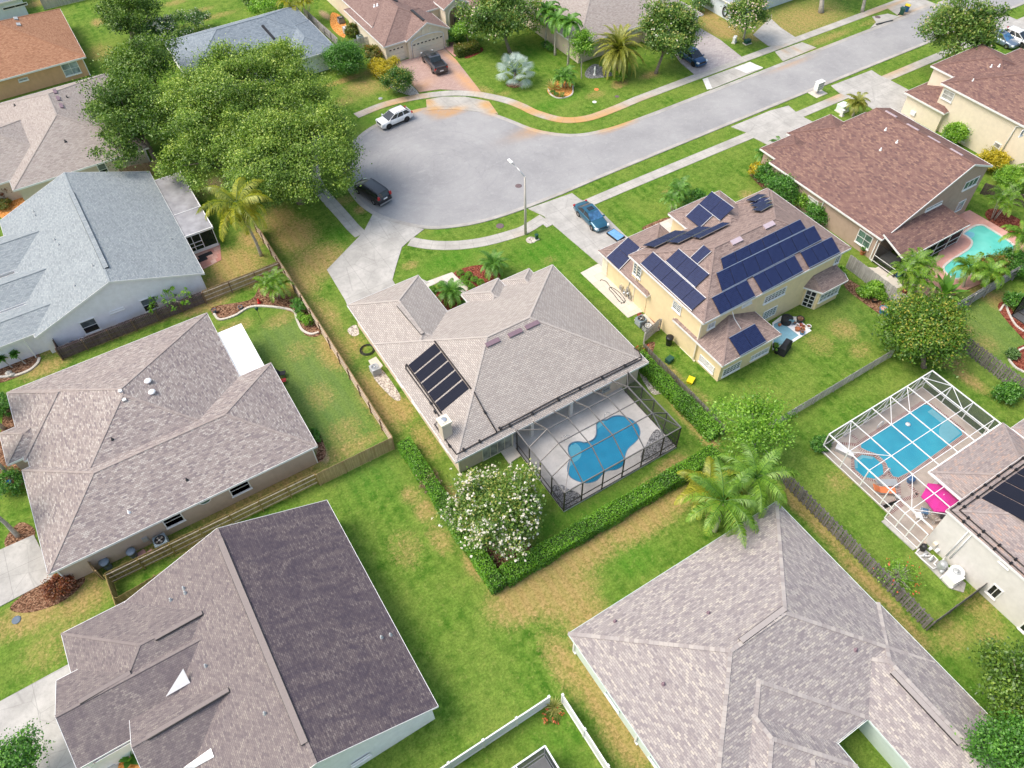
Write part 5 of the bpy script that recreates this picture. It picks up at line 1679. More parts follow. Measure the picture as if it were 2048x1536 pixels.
g.face([(*p0, .1), (*p1, .1), (*p1, 2.2), (*p0, 2.2)]); dd_ = g.build('bay_door', 'window_dark', h2.root)
g = G()
for u in (0, .5, 1): g.beam((*(p0 + (p1 - p0) * u + o * .02), .1), (*(p0 + (p1 - p0) * u + o * .02), 2.2), .06, .05)
for z in (.1, .6, 1.1, 1.6, 2.2): g.beam((*(p0 + o * .02), z), (*(p1 + o * .02), z), .05, .05)
g.build('door_frame', 'white_paint', dd_)
# meters and hoses on the side wall
for (a, b), sz in zip(((440, 1395), (490, 1460), (540, 1470), (530, 1420), (560, 1520)), (.4, .45, .42, .3, .38)):
    c = PX(1180 + a / 6.827, 370 + b / 6.827, 38.85)
    g = G(); g.box(38.62, c[1] - sz / 2, c[2] - sz * .7, 38.84, c[1] + sz / 2, c[2] + sz * .7)
    if sz > .41: g.lathe((38.6, c[1], c[2]), [(.13, 0), (.13, .08), (0, .1)], 10)
    g.build('meter_box', 'steel', h2.root)
g = G()
for a, b in (((550, 1310), (520, 1400)), ((510, 1380), (540, 1470)), ((720, 1180), (600, 1400)), ((600, 1400), (590, 1530))):
    g.tube([PX(1180 + a[0] / 6.827, 370 + a[1] / 6.827, 38.82), PX(1180 + b[0] / 6.827, 370 + b[1] / 6.827, 38.82)], .03, 5)
g.build('conduit', 'grey_metal', h2.root)

# ------------------------------------------------------------------ house 3 (brown, red-brown roof)
h3 = House('house', 'brown stucco house with red-brown gable roof beside the aqua pool', (72, 40, 0), 'brown_stucco', 'red_brown_shingle')
X0, XR, X1, Y0, Y1, Z0, ZR, Z1 = 63.35, 74.6, 78.6, 32.4, 48.6, 3.2, 7.9, 6.2
h3.planes.append((X0, Y0, 2 * XR - X0, Y1, Z0, (ZR - Z0) / (XR - X0), 'y', 'gg'))
YR, YF = 45.2, 45.9
h3.roof.face([(X0, Y1, Z0), (X0, Y0, Z0), (XR, Y0, ZR), (XR, YR, ZR)]); h3.roof.face([(X1, Y0, Z1), (X1, YF, Z1), (XR, YR, ZR), (XR, Y0, ZR)])
h3.roof.face([(X0, Y1, Z0), (XR, YR, ZR), (X1, YF, Z1), (X1, Y1, Z0)])
h3.trim.beam((X0, Y0 - .02, Z0 - .08), (XR, Y0 - .02, ZR - .08), .05, .2); h3.trim.beam((XR, Y0 - .02, ZR - .08), (X1, Y0 - .02, Z1 - .08), .05, .2)
h3.trim.beam((X0 - .02, Y0, Z0 - .08), (X0 - .02, Y1, Z0 - .08), .05, .2); h3.trim.beam((X1 + .02, Y0, Z1 - .08), (X1 + .02, YF, Z1 - .08), .05, .2)
h3.ridge(np.array([XR, Y0, ZR]), np.array([XR, YR, ZR]))
for y in (Y0 + .24,): h3.wall.face([(63.75, y, 0), (78.3, y, 0), (78.3, y, Z1 - .1), (XR, y, ZR - .12), (63.75, y, Z0 + .05)])
h3.wall.face([(63.75, Y0 + .24, 0), (63.75, Y1 - .24, 0), (63.75, Y1 - .24, Z0), (63.75, Y0 + .24, Z0)]); h3.wall.face([(78.3, Y0 + .24, 0), (78.3, YF, 0), (78.3, YF, Z1), (78.3, Y0 + .24, Z1)])
h3.wall.face([(X0 + .4, Y1 - .5, 0), (78.3, Y1 - .5, 0), (78.3, Y1 - .5, Z0), (X0 + .4, Y1 - .5, Z0)]); h3.wall.face([(78.3, YF, 0), (78.3, Y1 - .5, 0), (78.3, Y1 - .5, Z0), (78.3, YF, Z1)])
h3.wing(64.4, 44, 69.6, 51.2, 3.16, .37, 'y', 'hh', ov=.4)
h3.wing(69.2, 44, 76.5, 51.8, 3.13, .37, 'y', 'hh', ov=.4)
h3.wing(76.3, 44, 80.4, 49.8, 3.1, .37, 'y', 'hh', ov=.4)
h3.roof.face([(63.5, 29.5, 2.62), (73.6, 29.5, 2.62), (72.3, 32.62, 3.75), (63.5, 32.62, 3.75)]); h3.roof.face([(73.6, 29.5, 2.62), (73.6, 32.62, 2.62), (72.3, 32.62, 3.75)])
h3.trim.beam((63.5, 29.48, 2.53), (73.6, 29.48, 2.53), .05, .18); h3.trim.beam((73.62, 29.5, 2.53), (73.62, 32.6, 2.53), .05, .18); h3.trim.beam((63.48, 29.5, 2.54), (63.48, 32.6, 3.67), .05, .18)
h3.ridge(np.array([73.6, 29.5, 2.62]), np.array([72.3, 32.6, 3.75]))
g = h3.wall
h3.finish()
for a in ((958, 895), (1130, 1000), (1300, 1100), (1480, 1200)):
    h3.vent(1536 + (a[0] + 25) / 4, (a[1] + 20) / 4, 1.5, .28, 'lilac_metal', along=(0, 1, 0), h=.12)
for a in ((940, 1040), (1030, 1140), (900, 1200)): h3.pipe(1536 + a[0] / 4, a[1] / 4, .07, .28, 'white_paint')
yw = 32.64
h3.winpx('y', yw, -1, T(1536, 384, [(1260, 150), (1390, 75)]), cols=2, rows=1, glass='window_green')
h3.winpx('y', yw, -1, T(1536, 0, [(1555, 1520), (1690, 1410)]), cols=3, rows=1, glass='window_green')
h3.winpx('y', yw, -1, T(1536, 384, [(1490, 160), (1580, 60)]), cols=1, rows=1, glass='window_sky', name='patio_door', sill=False)
h3.winpx('x', 63.75, -1, T(1536, 384, [(720, 370), (830, 390)]) + T(1536, 384, [(740, 300), (800, 455)]), cols=2, rows=2, glass='window_green')
h3.winpx('x', 63.75, -1, T(1536, 384, [(320, 60), (400, 80)]), cols=2, rows=2, glass='window_blind')
h3.garage('y', 51.4, 1, 70, 75.5, 2.2)
g = G()
for x in np.linspace(63.5, 73.3, 6): g.beam((x, 29.75, .1), (x, 29.75, 2.5), .08, .08, (0, 1, 0))
for z in (.3, 1.0): g.beam((63.5, 29.75, z), (73.3, 29.75, z), .06, .06)
for y in (29.75, 32.6): g.beam((63.5, y, .1), (63.5, y, 2.5), .08, .08, (0, 1, 0))
for z in (.3, 1.0): g.beam((63.5, 29.75, z), (63.5, 32.6, z), .06, .06)
g.build('lanai_post', 'white_paint', h3.root)
g = G(); g.face([(63.5, 29.75, .1), (73.3, 29.75, .1), (73.3, 29.75, 2.5), (63.5, 29.75, 2.5)]); g.face([(63.5, 29.75, .1), (63.5, 32.6, .1), (63.5, 32.6, 2.5), (63.5, 29.75, 2.5)])
g.face([(73.3, 29.75, .1), (73.3, 32.6, .1), (73.3, 32.6, 2.5), (73.3, 29.75, 2.5)])
g.build('lanai_screen', 'dense_screen', h3.root)

# ------------------------------------------------------------------ house 4 (cream, two storeys, top right)
h4 = House('house', 'cream two-storey house with red-brown roof, at the far right behind the driveway', (97, 42, 0), 'light_cream_stucco', 'red_brown_shingle')
h4.wing(88.9, 30.5, 104, 46.9, 5.6, .36, 'x', 'hh', ov=.35)
h4.wing(91.3, 40, 101, 50.3, 5.57, .36, 'y', 'hh', ov=.35)
h4.wing(88.4, 44.6, 96.2, 50.6, 2.8, .36, 'x', 'hh', ov=.35)
h4.wing(92, 24.5, 104, 31.5, 2.75, .3, 'x', 'hh', ov=.35)
Z4 = lambda *p: [(1740 + a / 6.65, 90 + b / 6.65) for a, b in p]
h4.winpx('x', 89.25, -1, Z4((975, 660), (1110, 680)) + Z4((1000, 590), (1080, 755)), cols=1, rows=2, glass='window_blind')
h4.winpx('x', 89.25, -1, Z4((1225, 1270), (1330, 1130)) , cols=1, rows=2, glass='window_blind')
h4.winpx('x', 89.25, -1, Z4((1620, 1390), (1740, 1330)), cols=1, rows=2, glass='window_blind')
h4.winpx('y', 30.85, -1, Z4((1990, 1200), (2048, 1130)), cols=1, rows=1, glass='window_dark')
h4.finish()
g = G(); g.tube([PX(*p, 89.15) for p in Z4((2030, 1090), (1945, 1085), (1745, 1420))], .07, 6); g.build('downspout', 'white_paint', h4.root)
g = G(); c = PX(*Z4((575, 905))[0], 88.7); g.box(88.55, c[1] - .35, c[2] - .25, 88.74, c[1] + .35, c[2] + .25); g.build('meter_box', 'white_paint', h4.root)
for a in ((1365, 480), (1610, 290), (1715, 285)): h4.pipe(*Z4(a)[0], .07, .3, 'white_paint')

# ------------------------------------------------------------------ house 5 (right edge, white cage)
h5 = House('house', 'pale grey house with warm tan roof and black roof mats, at the right edge', (50, 3, 0), 'grey_white_stucco', 'warm_mixed_shingle')
h5.wing(41.5, -14, 62, 8.0, 4.75, .36, 'y', 'hh', ov=.15)
h5.wing(45.0, 2.0, 54.0, 11.3, 2.7, .36, 'y', 'hh', ov=.35, wall=False)
h5.wing(54.1, -2, 66, 10.6, 2.72, .36, 'x', 'hh', ov=.35)
wallbox(h5.wall, [(46.5, 3), (46.5, 8.9), (53.6, 8.9), (53.6, 3)], 0, 2.6)
h5.finish()
Z5 = lambda *p: [(1740 + a / 6.65, 960 + b / 6.65) for a, b in p]
w5 = 41.65
h5.winpx('x', w5, -1, Z5((1740, 1080), (1850, 1160)), cols=1, rows=1)
h5.winpx('x', w5, -1, Z5((1560, 1480), (1760, 1480)) + Z5((1640, 1410), (1650, 1529)), cols=2, rows=1)
h5.winpx('x', w5, -1, [(2040, 1255), (2075, 1262)], cols=1, rows=1)
for a, b in (((1310, 680), (1010, 1010)), ((1370, 710), (1060, 1040))):
    g = G(); pa, pb = PX(*Z5(a)[0], w5 - .08), PX(*Z5(b)[0], w5 - .08); g.tube([pa, (pa[0], (pa[1] + pb[1]) / 2, (pa[2] + pb[2]) / 2), pb], .05, 7); g.build('water_pipe', 'white_paint', h5.root)
def mats5(axis, a0, a1, b0, b1, k):
    """heater mats on the back (y) or left (x) slope of house 5: k mats between a0..a1 along the eave, b0..b1 up from it"""
    ze, p = 4.754, .36
    nn_ = np.array([0, p, 1.]) if axis == 'y' else np.array([-p, 0, 1.]); nn_ /= np.linalg.norm(nn_)
    st = (a1 - a0) / k
    for i in range(k):
        u0, u1 = a0 + st * i + .05, a0 + st * (i + 1) - .05
        if axis == 'y': q = [np.array([x, 8.0 - b, ze + p * b + .08]) for x, b in ((u0, b0), (u1, b0), (u1, b1), (u0, b1))]
        else: q = [np.array([41.5 + b, y, ze + p * b + .08]) for y, b in ((u0, b0), (u1, b0), (u1, b1), (u0, b1))]
        h5.slab(q, nn_, .05, 'pool_heater_mat', 'pool_heater_mat')
mats5('y', 44.2, 52.4, .75, 4.6, 6)
mats5('x', -3.5, 2.1, .9, 5.0, 4)
g = G()
for o in (.15, .55):
    zr_ = 4.75 + .36 * o + .1
    g.tube([(41.5 + o, -6, zr_), (41.5 + o, 8 - o, zr_), (54, 8 - o, zr_)], .06, 6)
g.build('heater_pipe', 'black_pipe', h5.root)
g = G()
for o in (.15, .55):
    zr_ = 4.75 + .36 * o + .06
    for t in np.arange(-5, 8, 1.3): g.obox((41.5 + o, t, zr_ - .05), (.2, .14, .18))
    for t in np.arange(42.6, 54, 1.5): g.obox((t, 8 - o, zr_ - .05), (.14, .2, .18))
g.build('pipe_clamp', 'black_plastic', h5.root)
g = G()
for x in (46.2, 49.5, 53.7): g.box(x - .13, 10.6, .1, x + .13, 10.9, 2.6)
g.build('porch_column', 'white_paint', h5.root)
h5.window('x', 46.5, -1, 4.0, 8.3, .2, 2.3, 3, 1, glass='window_dark', name='sliding_door', sill=False)

# white cage
wt = thing('pool_cage', 'white framed screened pool cage over the turquoise pool', 'pool cage', (47, 14, 0))
WX = [41.2, 43.8, 46.3, 48.6, 50.7, 52.6, 54.0]; WY = [18.3, 16.2, 14.05, 11.95, 9.85]; ZT = 2.5
g = G()
for i, x in enumerate(WX):
    g.beam((x, WY[0], ZT), (x, 11.2 if x > 44.9 else 7.9, ZT), .055 if 0 < i < 6 else .08, .09)
for y in WY[1:]:
    g.beam((WX[0], y, ZT + .004), (WX[-1] if y > 11.3 else 45.0, y, ZT + .004), .05, .08)
g.beam((WX[0], WY[0], ZT), (WX[-1], WY[0], ZT), .08, .10)
g.beam((45, 11.4, ZT), (54, 11.4, ZT), .08, .12); g.beam((45, 8, ZT), (45, 11.4, ZT), .08, .14)
for a, b in ((((41.2, 16.2)), (43.8, 18.3)), ((41.2, 16.2), (43.8, 14.05)), ((43.8, 18.3), (43.8, 18.3)), ((50.7, 18.3), (48.6, 16.2)), ((48.6, 18.3), (46.3, 16.2)), ((52.6, 18.3), (54.0, 16.2)), ((54, 16.2), (52.6, 14.05)), ((43.8, 11.95), (41.2, 9.85)), ((41.2, 9.85), (43.2, 8.0)), ((46.3, 18.3), (46.3, 18.3))):
    if a != b: g.beam((*a, ZT + .008), (*b, ZT + .008), .04, .05)
g.build('roof_beam', 'white_paint', wt)
g = G()
for x in WX: g.beam((x, WY[0], .15), (x, WY[0], ZT), .08, .08, (0, 1, 0))
for y in WY[1:4]:
    g.beam((41.2, y, .15), (41.2, y, ZT), .08, .08, (0, 1, 0)); g.beam((54, y, .15), (54, y, ZT), .08, .08, (0, 1, 0))
for z in (.2, .95):
    g.beam((41.2, 18.3, z), (54, 18.3, z), .06, .06); g.beam((41.2, 18.3, z), (41.2, 10.9, z), .06, .06); g.beam((54, 18.3, z), (54, 11.2, z), .06, .06)
for i in range(6):
    g.beam((WX[i], 18.3, .2), (WX[i + 1], 18.3, ZT), .05, .05, (0, 1, 0))
# door bay
for x, y in ((40.6, 10.9), (40.6, 9.9), (40.6, 8.9), (40.6, 7.75)): g.beam((x, y, .15), (x, y, 2.35), .08, .08, (0, 1, 0))
for z in (.2, 1.0, 2.35): g.beam((40.6, 10.9, z), (40.6, 7.75, z), .06, .07)
g.beam((40.6, 10.9, 2.35), (41.2, 10.9, 2.35), .06, .07); g.beam((40.6, 9.9, 2.35), (41.2, 9.9, 2.4), .05, .05); g.beam((40.6, 8.9, 2.35), (41.2, 8.9, 2.4), .05, .05)
g.beam((41.2, 10.9, 2.42), (41.2, 7.8, 2.42), .06, .08)
g.build('wall_post', 'white_paint', wt)
g = G()
for a, b in (((41.2, 18.3), (54, 18.3)), ((54, 18.3), (54, 11.3))):
    g.face([(*a, .2), (*b, .2), (*b, ZT), (*a, ZT)])
g.build('wall_screen', 'grey_screen', wt)
g = G(); g.face([(41.2, 18.3, .2), (41.2, 10.9, .2), (41.2, 10.9, ZT), (41.2, 18.3, ZT)]); g.face([(40.6, 10.9, .2), (40.6, 7.75, .2), (40.6, 7.75, 2.35), (40.6, 10.9, 2.35)])
g.build('side_screen', 'light_screen', wt)
g = G(); g.face([(41.2, 18.3, ZT), (54, 18.3, ZT), (54, 11.3, ZT), (45, 11.3, ZT), (45, 8, ZT), (41.2, 8, ZT)])
g.build('roof_screen', 'light_screen', wt)

# ------------------------------------------------------------------ house 6 (bottom right)
h6 = House('house', 'mint walled house with large pale mixed shingle roof, in the bottom right corner', (24, 6, 0), 'mint_stucco', 'pale_mixed_shingle', 'mint_trim')
h6.wing(13.17, 1.0, 32.8, 15.85, 2.76, .40, 'x', 'hh', ov=.35)
h6.wing(15.9, 0.9, 26.4, 14.0, 2.74, .40, 'y', 'hh', ov=.35)
h6.wing(15.7, -0.7, 23.55, 9.0, 2.73, .40, 'y', 'hh', ov=.35)
h6.wing(13.15, -14, 23.57, 3.4, 2.70, .30, 'y', 'hh', ov=.35)
h6.wing(26.3, -30, 33.0, 6.0, 2.70, .38, 'y', 'hh', ov=.35)
h6.finish()
for a, b in (((1481, 1283), (1569, 1218)), ((1784, 1344), (1919, 1488))): h6.strip_vent(a, b, .36, 'pale_mixed_shingle_cap1')
for a in ((1417, 1226), (1230, 1243), (1327, 1368), (1711, 1300)): h6.pipe(*a, .07, .25, 'mauve_metal')
h6.window('x', 13.5, -1, 10.2, 11.6, .9, 2.1, 1, 2, frame='mint_trim', glass='window_sky')
h6.window('x', 13.5, -1, 5.4, 6.8, .9, 2.1, 1, 2, frame='mint_trim', glass='window_sky')

# ------------------------------------------------------------------ house 7 (bottom left, dark roof)
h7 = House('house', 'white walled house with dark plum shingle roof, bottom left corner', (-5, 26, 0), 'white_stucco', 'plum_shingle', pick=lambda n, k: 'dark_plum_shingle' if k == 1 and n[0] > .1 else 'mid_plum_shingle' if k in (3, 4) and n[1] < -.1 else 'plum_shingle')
h7.wing(-12.6, 16.4, 3.2, 34.9, 2.75, .40, 'y', 'gg', ov=.4)
h7.wing(-17.0, 25.0, -2.0, 34.95, 2.72, .40, 'x', 'hg', ov=.4)
h7.wing(-17.9, 25.1, -2.5, 31.6, 2.90, .46, 'x', 'gg', ov=.4)
h7.wing(-14.2, 20.7, -2.5, 27.1, 2.85, .50, 'x', 'gg', ov=.4)
h7.finish()
h7.strip_vent((440, 1080), (610, 1488), .42, 'plum_shingle_cap2')
for a, b in (((311, 1278), (405, 1226)), ((160, 1405), (262, 1346)), ((294, 1476), (458, 1380))): h7.strip_vent(a, b, .3, 'plum_shingle_cap1')
for a in ((368, 1177), (371, 1186), (342, 1200), (412, 1332), (530, 1427), (763, 1275), (781, 1270)): h7.pipe(*a, .07, .28, 'grey_metal')
h7.winpx('y', 16.55, -1, T(512, 1152, [(770, 1510), (905, 1430)]), cols=1, rows=2, glass='window_dark')
g = G(); p3 = [h7.on(*p, .02) for p in T(0, 1152, [(1325, 968), (1497, 778), (1523, 855)])]
g.face([p3[0], p3[2], p3[1] + (0, 0, .75)]); g.face([p3[0], p3[2], p3[1] + (0.02, .04, .75)])
g.build('gable_cheek', 'white_paint', h7.root)
g = G(); p3 = [h7.on(*p, .02) for p in T(0, 1152, [(1470, 1536), (1690, 1380), (1715, 1450), (1560, 1536)])]
g.face([p + (0, 0, .05) for p in p3]); g.build('flat_porch_roof', 'white_gel', h7.root)

# ------------------------------------------------------------------ house 8 (mid left, lilac roof)
h8 = House('house', 'tan stucco house with mixed lilac grey shingle roof on the left', (-6, 50, 0), 'tan_stucco', 'mixed_lilac_shingle')
h8.wing(-16.9, 40.2, 4.6, 51.1, 2.75, .40, 'x', 'hh', ov=.4)
h8.wing(-16.3, 42.0, 1.65, 60.65, 2.73, .40, 'y', 'hh', ov=.4)
h8.wing(-15.75, 48.3, -3, 55.1, 2.85, .40, 'x', 'hh', ov=.4)
h8.wing(-16.6, 52.0, -6, 60.63, 2.70, .40, 'x', 'hh', ov=.4)
h8.wing(-17.9, 52.4, -14, 56.2, 2.67, .40, 'x', 'hh', ov=.4)
h8.finish()
for a in ((297, 764), (305, 786)): 
    q = h8.on(*a); g = G(); g.lathe(q - (0, 0, .1), [(.16, 0), (.16, .2), (.30, .24), (.30, .29), (.15, .36), (0, .38)], 16); g.build('turbine_vent', 'white_gel', h8.roof_ob)
for a in ((242, 783), (249, 800)): h8.vent(*a, .3, .24, 'white_paint', h=.2)
for a in ((225, 879), (374, 960), (258, 1025)): h8.pipe(*a, .06, .25, 'dark_metal' if a[0] != 258 else 'white_gel')
wy = 40.62
h8.winpx('y', wy, -1, T(0, 768, [(1850, 870), (1990, 800)]) + T(0, 768, [(1960, 770), (1870, 890)]), cols=1, rows=2, glass='window_dark')
h8.winpx('y', wy, -1, T(0, 768, [(1310, 1100), (1470, 1080)]) + T(0, 768, [(1420, 1025), (1340, 1145)]), cols=1, rows=2, glass='window_green')
q = PY(410, 1002, wy); g = G()
g.face([(q[0] + .42 * math.cos(t), wy - .035, q[2] + .26 * math.sin(t)) for t in np.linspace(0, 6.28, 18, endpoint=False)]); ov8 = g.build('oval_window', 'window_green', h8.root)
g = G(); ring = [(q[0] + .45 * math.cos(t), wy - .03, q[2] + .29 * math.sin(t)) for t in np.linspace(0, 6.2832, 19)]; g.tube(ring, .045, 5); g.build('window_frame', 'white_paint', ov8)
g = G(); g.box(4.12, 40.52, .1, 4.22, 40.62, 2.6); g.box(-16.5, 40.5, .1, -16.4, 40.6, 2.6); g.build('downspout', 'white_paint', h8.root)
g = G(); q = PY(290, 1077, wy); g.box(q[0] - .2, wy - .18, q[2] - .2, q[0] + .2, wy - .004, q[2] + .25); g.tube([(q[0] + .1, wy - .1, q[2]), (q[0] + .3, wy - .12, .1)], .03, 5); g.build('meter_box', 'grey_metal', h8.root)
# white flat patio cover behind house 8
g = G(); g.box(1.7, 51.2, 2.45, 4.0, 57.6, 2.6); g.build('patio_roof', 'white_gel', h8.root)
g = G()
for x, y in ((4.0 - .15, 51.5), (4.0 - .15, 57.4), (4.0 - .15, 54.4)): g.box(x - .05, y - .05, .03, x + .05, y + .05, 2.45)
g.build('patio_post', 'white_paint', h8.root)

# ------------------------------------------------------------------ house 9 (white, blue-grey roof)
h9 = House('house', 'lilac white house with blue-grey gable roof and metal lanai cover, at the left', (-5, 76, 0), 'lilac_white_stucco', 'blue_grey_shingle')
h9.wing(-13.2, 66.4, 3.2, 87.2, 2.7, .37, 'y', 'gg', ov=.4)
h9.wing(-20, 66.9, -8, 71.6, 2.74, .36, 'x', 'gg', ov=.4)
h9.wing(-19, 71.9, -6, 77.0, 2.78, .42, 'x', 'gg', ov=.4)
h9.wing(-18, 77.6, -6, 84.0, 2.76, .40, 'x', 'gg', ov=.4)
wy = 66.64
h9.winpx('y', wy, -1, T(0, 384, [(640, 1050), (800, 1090)]) + T(0, 384, [(740, 1010), (690, 1130)]), cols=1, rows=2)
h9.winpx('y', wy, -1, T(0, 384, [(885, 965), (985, 925)]), cols=1, rows=1)
h9.winpx('y', wy, -1, T(0, 384, [(1130, 870), (1260, 920)]) + T(0, 384, [(1230, 835), (1160, 940)]), cols=1, rows=2)
g = G(); g.box(-14.3, 66.9, .05, -14.2, 67.05, 2.6); g.build('downspout', 'white_paint', h9.root)
h9.finish()
h9.strip_vent((143, 386), (213, 537), .45, 'blue_grey_shingle')
for a in ((68, 424), (71, 431), (118, 490), (110, 480), (150, 572), (186, 532), (343, 478)): h9.pipe(*a, .06, .2, 'grey_metal')
# lanai with flat metal cover
g = G(); g.box(3.25, 73.3, 2.5, 6.2, 85.2, 2.6); lr = g.build('lanai_roof', 'aged_aluminium', h9.root)
g = G()
for y in (73.3, 77.6, 85.2): g.box(3.25, y - .03, 2.6, 6.2, y + .03, 2.64)
g.box(6.2, 73.2, 2.46, 6.28, 85.3, 2.68); g.box(3.2, 73.22, 2.46, 6.2, 73.3, 2.68); g.build('roof_seam', 'white_paint', h9.root)
g = G()
for x in (3.3, 3.8, 4.7, 6.15): g.beam((x, 73.4, .05), (x, 73.4, 2.5), .07, .07, (0, 1, 0))
for y in (75.8, 78.2, 80.6, 83, 85.1): g.beam((6.15, y, .05), (6.15, y, 2.5), .07, .07, (0, 1, 0))
for z in (.9, 1.4): g.beam((3.3, 73.4, z), (4.7, 73.4, z), .06, .06)
g.build('lanai_post', 'white_paint', h9.root)
g = G(); g.box(3.3, 73.38, .05, 6.15, 73.42, .4); g.build('kick_plate', 'white_paint', h9.root)
g = G(); g.face([(3.3, 73.45, .4), (6.15, 73.45, .4), (6.15, 73.45, 2.5), (3.3, 73.45, 2.5)]); g.face([(6.15, 73.45, .1), (6.15, 85.1, .1), (6.15, 85.1, 2.5), (6.15, 73.45, 2.5)])
g.build('lanai_screen', 'dense_screen', h9.root)

# ------------------------------------------------------------------ houses 10-17
h10 = House('house', 'tan house with cream tan shingle roof behind the dark leaning oak', (-4, 102, 0), 'sand_stucco', 'cream_tan_shingle')
h10.wing(-11.0, 92.2, 4.45, 113.2, 2.7, .40, 'y', 'hh', ov=.45)
h10.wing(-26, 94.4, -4, 108, 2.75, .40, 'x', 'hh', ov=.45)
h10.winpx('y', 92.65, -1, T(0, 0, [(790, 1350), (860, 1380)]) + T(0, 0, [(830, 1300), (820, 1410)]), cols=1, rows=2)
h10.finish()
for a in ((440, 735), (465, 790), (490, 850)): h10.vent(a[0] / 4, a[1] / 4, 1.1, .35, 'mauve_metal', along=(0, 1, 0))
for a in ((120, 845), (537, 780), (524, 1133)): h10.pipe(a[0] / 4, a[1] / 4, .08, .25, 'dark_metal')
h11 = House('house', 'orange stucco house with terracotta shingle roof, top left corner', (-7, 128, 0), 'orange_stucco', 'orange_shingle')
h11.wing(-26, 119.4, 3.0, 137, 2.75, .42, 'x', 'hh', ov=.45)
h11.winpx('y', 119.85, -1, T(0, 0, [(495, 540), (640, 560)]) + T(0, 0, [(600, 490), (540, 605)]), cols=2, rows=2, glass='window_sky')
h11.winpx('y', 119.85, -1, T(0, 0, [(155, 650), (215, 620)]), cols=1, rows=2)
h11.finish()
for a in ((125, 150), (148, 198)): h11.vent(a[0] / 4, a[1] / 4, .9, .5, 'grey_metal')
h12 = House('house', 'pale blue house corner with sliding glass door, at the very top left', (-8, 148, 0), 'pale_blue_stucco', 'slate_grey_shingle')
q = P(55, 30, 0)
h12.wing(-22, q[1] - .3, q[0] + .6, q[1] + 10, 2.7, .4, 'x', 'hh', ov=.4)
h12.winpx('y', q[1] + .1, -1, T(0, 0, [(30, 80), (210, 20)]), cols=2, rows=1, sill=False, name='sliding_door')
h12.finish()
h13 = House('house', 'white house with slate blue-grey roof half hidden by the big oak', (25, 110, 0), 'white_stucco', 'slate_grey_shingle')
h13.wing(13.3, 104.6, 33.15, 117.6, 2.7, .40, 'x', 'hh', ov=.4)
h13.wing(26.8, 101.7, 33.2, 112, 2.72, .40, 'y', 'hh', ov=.4)
h13.wing(22.4, 102.6, 26.4, 110, 2.75, .45, 'y', 'gg', ov=.3)
h13.finish()
q = PX(653, 117, 30.2); 
g = G(); qq = PY(653, 117, 102.1); 
g.face([(qq[0] + .38 * math.cos(t), 102.06, qq[2] + .5 * math.sin(t)) for t in np.linspace(0, 6.28, 16, endpoint=False)]); o13 = g.build('oval_window', 'window_sky', h13.root)
g = G(); g.tube([(qq[0] + .42 * math.cos(t), 102.05, qq[2] + .55 * math.sin(t)) for t in np.linspace(0, 6.2832, 17)], .06, 5); g.build('window_frame', 'white_paint', o13)
h13.strip_vent((525, 52), (549, 79), .3, 'dark_metal')
h14 = House('house', 'light cream house with mauve roof, two garage doors and arched entry', (48, 108, 0), 'light_cream_stucco', 'mauve_shingle')
h14.wing(38.8, 98.3, 49.0, 112, 2.75, .45, 'y', 'hh', ov=.35)
h14.wing(42.1, 97.9, 49.1, 106, 2.78, .50, 'y', 'gh', ov=.3)
h14.wing(39.6, 103.6, 62, 125, 3.2, .42, 'x', 'hh', ov=.35)
h14.wing(50.2, 101.6, 54.4, 112, 3.7, .55, 'y', 'gh', ov=.3)
h14.wing(54.3, 101.0, 62.1, 112, 2.8, .45, 'y', 'hh', ov=.35)
h14.finish()
h14.garage('y', 98.62, -1, 39.5, 41.9, 2.15)
h14.garage('y', 98.06, -1, 43.0, 47.9, 2.2)
g = G(); g.tube([(42.85, 98.0, 0.05), (42.85, 98.0, 2.2)] + [(45.45 + 2.6 * math.cos(t), 98.0, 2.25 + .62 * math.sin(t)) for t in np.linspace(math.pi, 0, 11)] + [(48.05, 98.0, 2.2), (48.05, 98.0, .05)], .09, 4); g.build('garage_trim', 'white_paint', h14.root)
for x in (44.9, 46.0):
    g = G(); g.box(x - .22, 97.98, 3.0, x + .22, 98.06, 3.75); g.build('gable_shutter', 'cream_paint', h14.root)
g = G(); arch = [(51.0, 101.72, .05)] + [(52.3 + 1.3 * math.cos(t), 101.72, 2.5 + 1.2 * math.sin(t)) for t in np.linspace(math.pi, 0, 14)] + [(53.6, 101.72, .05)]
g.face(arch); en = g.build('entry_arch', 'brown_wood', h14.root)
g = G(); g.tube(arch, .12, 6); g.build('arch_trim', 'cream_paint', en)
g = G(); g.box(51.75, 101.64, .05, 52.85, 101.70, 2.3); g.build('front_door', 'dark_wood', h14.root)
h14.strip_vent((823, 21), (848, 42), .34, 'dark_metal')
h14.strip_vent((786, 0), (795, 4), .34, 'dark_metal')
for a in ((749, 13), (755, 11)): h14.pipe(*a, .1, .3, 'white_gel')
h15 = House('house', 'beige house with cream tan roof behind the date palm and magnolias', (72, 90, 0), 'sand_stucco', 'cream_tan_shingle')
h15.wing(61.2, 83.2, 81.4, 104, 2.8, .40, 'y', 'hh', ov=.45)
h15.wing(72.5, 80.7, 81.45, 92, 2.83, .40, 'y', 'hh', ov=.45)
h15.winpx('y', 83.65, -1, [(1265, 65), (1290, 50)], cols=3, rows=2, glass='window_green')
h15.garage('y', 81.15, -1, 74, 79.5, 2.2)
h15.finish()
h16 = House('house', 'pale blue house with light grey roof at the top edge', (95, 90, 0), 'pale_blue_stucco', 'blue_grey_shingle')
h16.wing(87.2, 80.6, 104, 98, 2.7, .38, 'x', 'hh', ov=.35)
h16.finish()

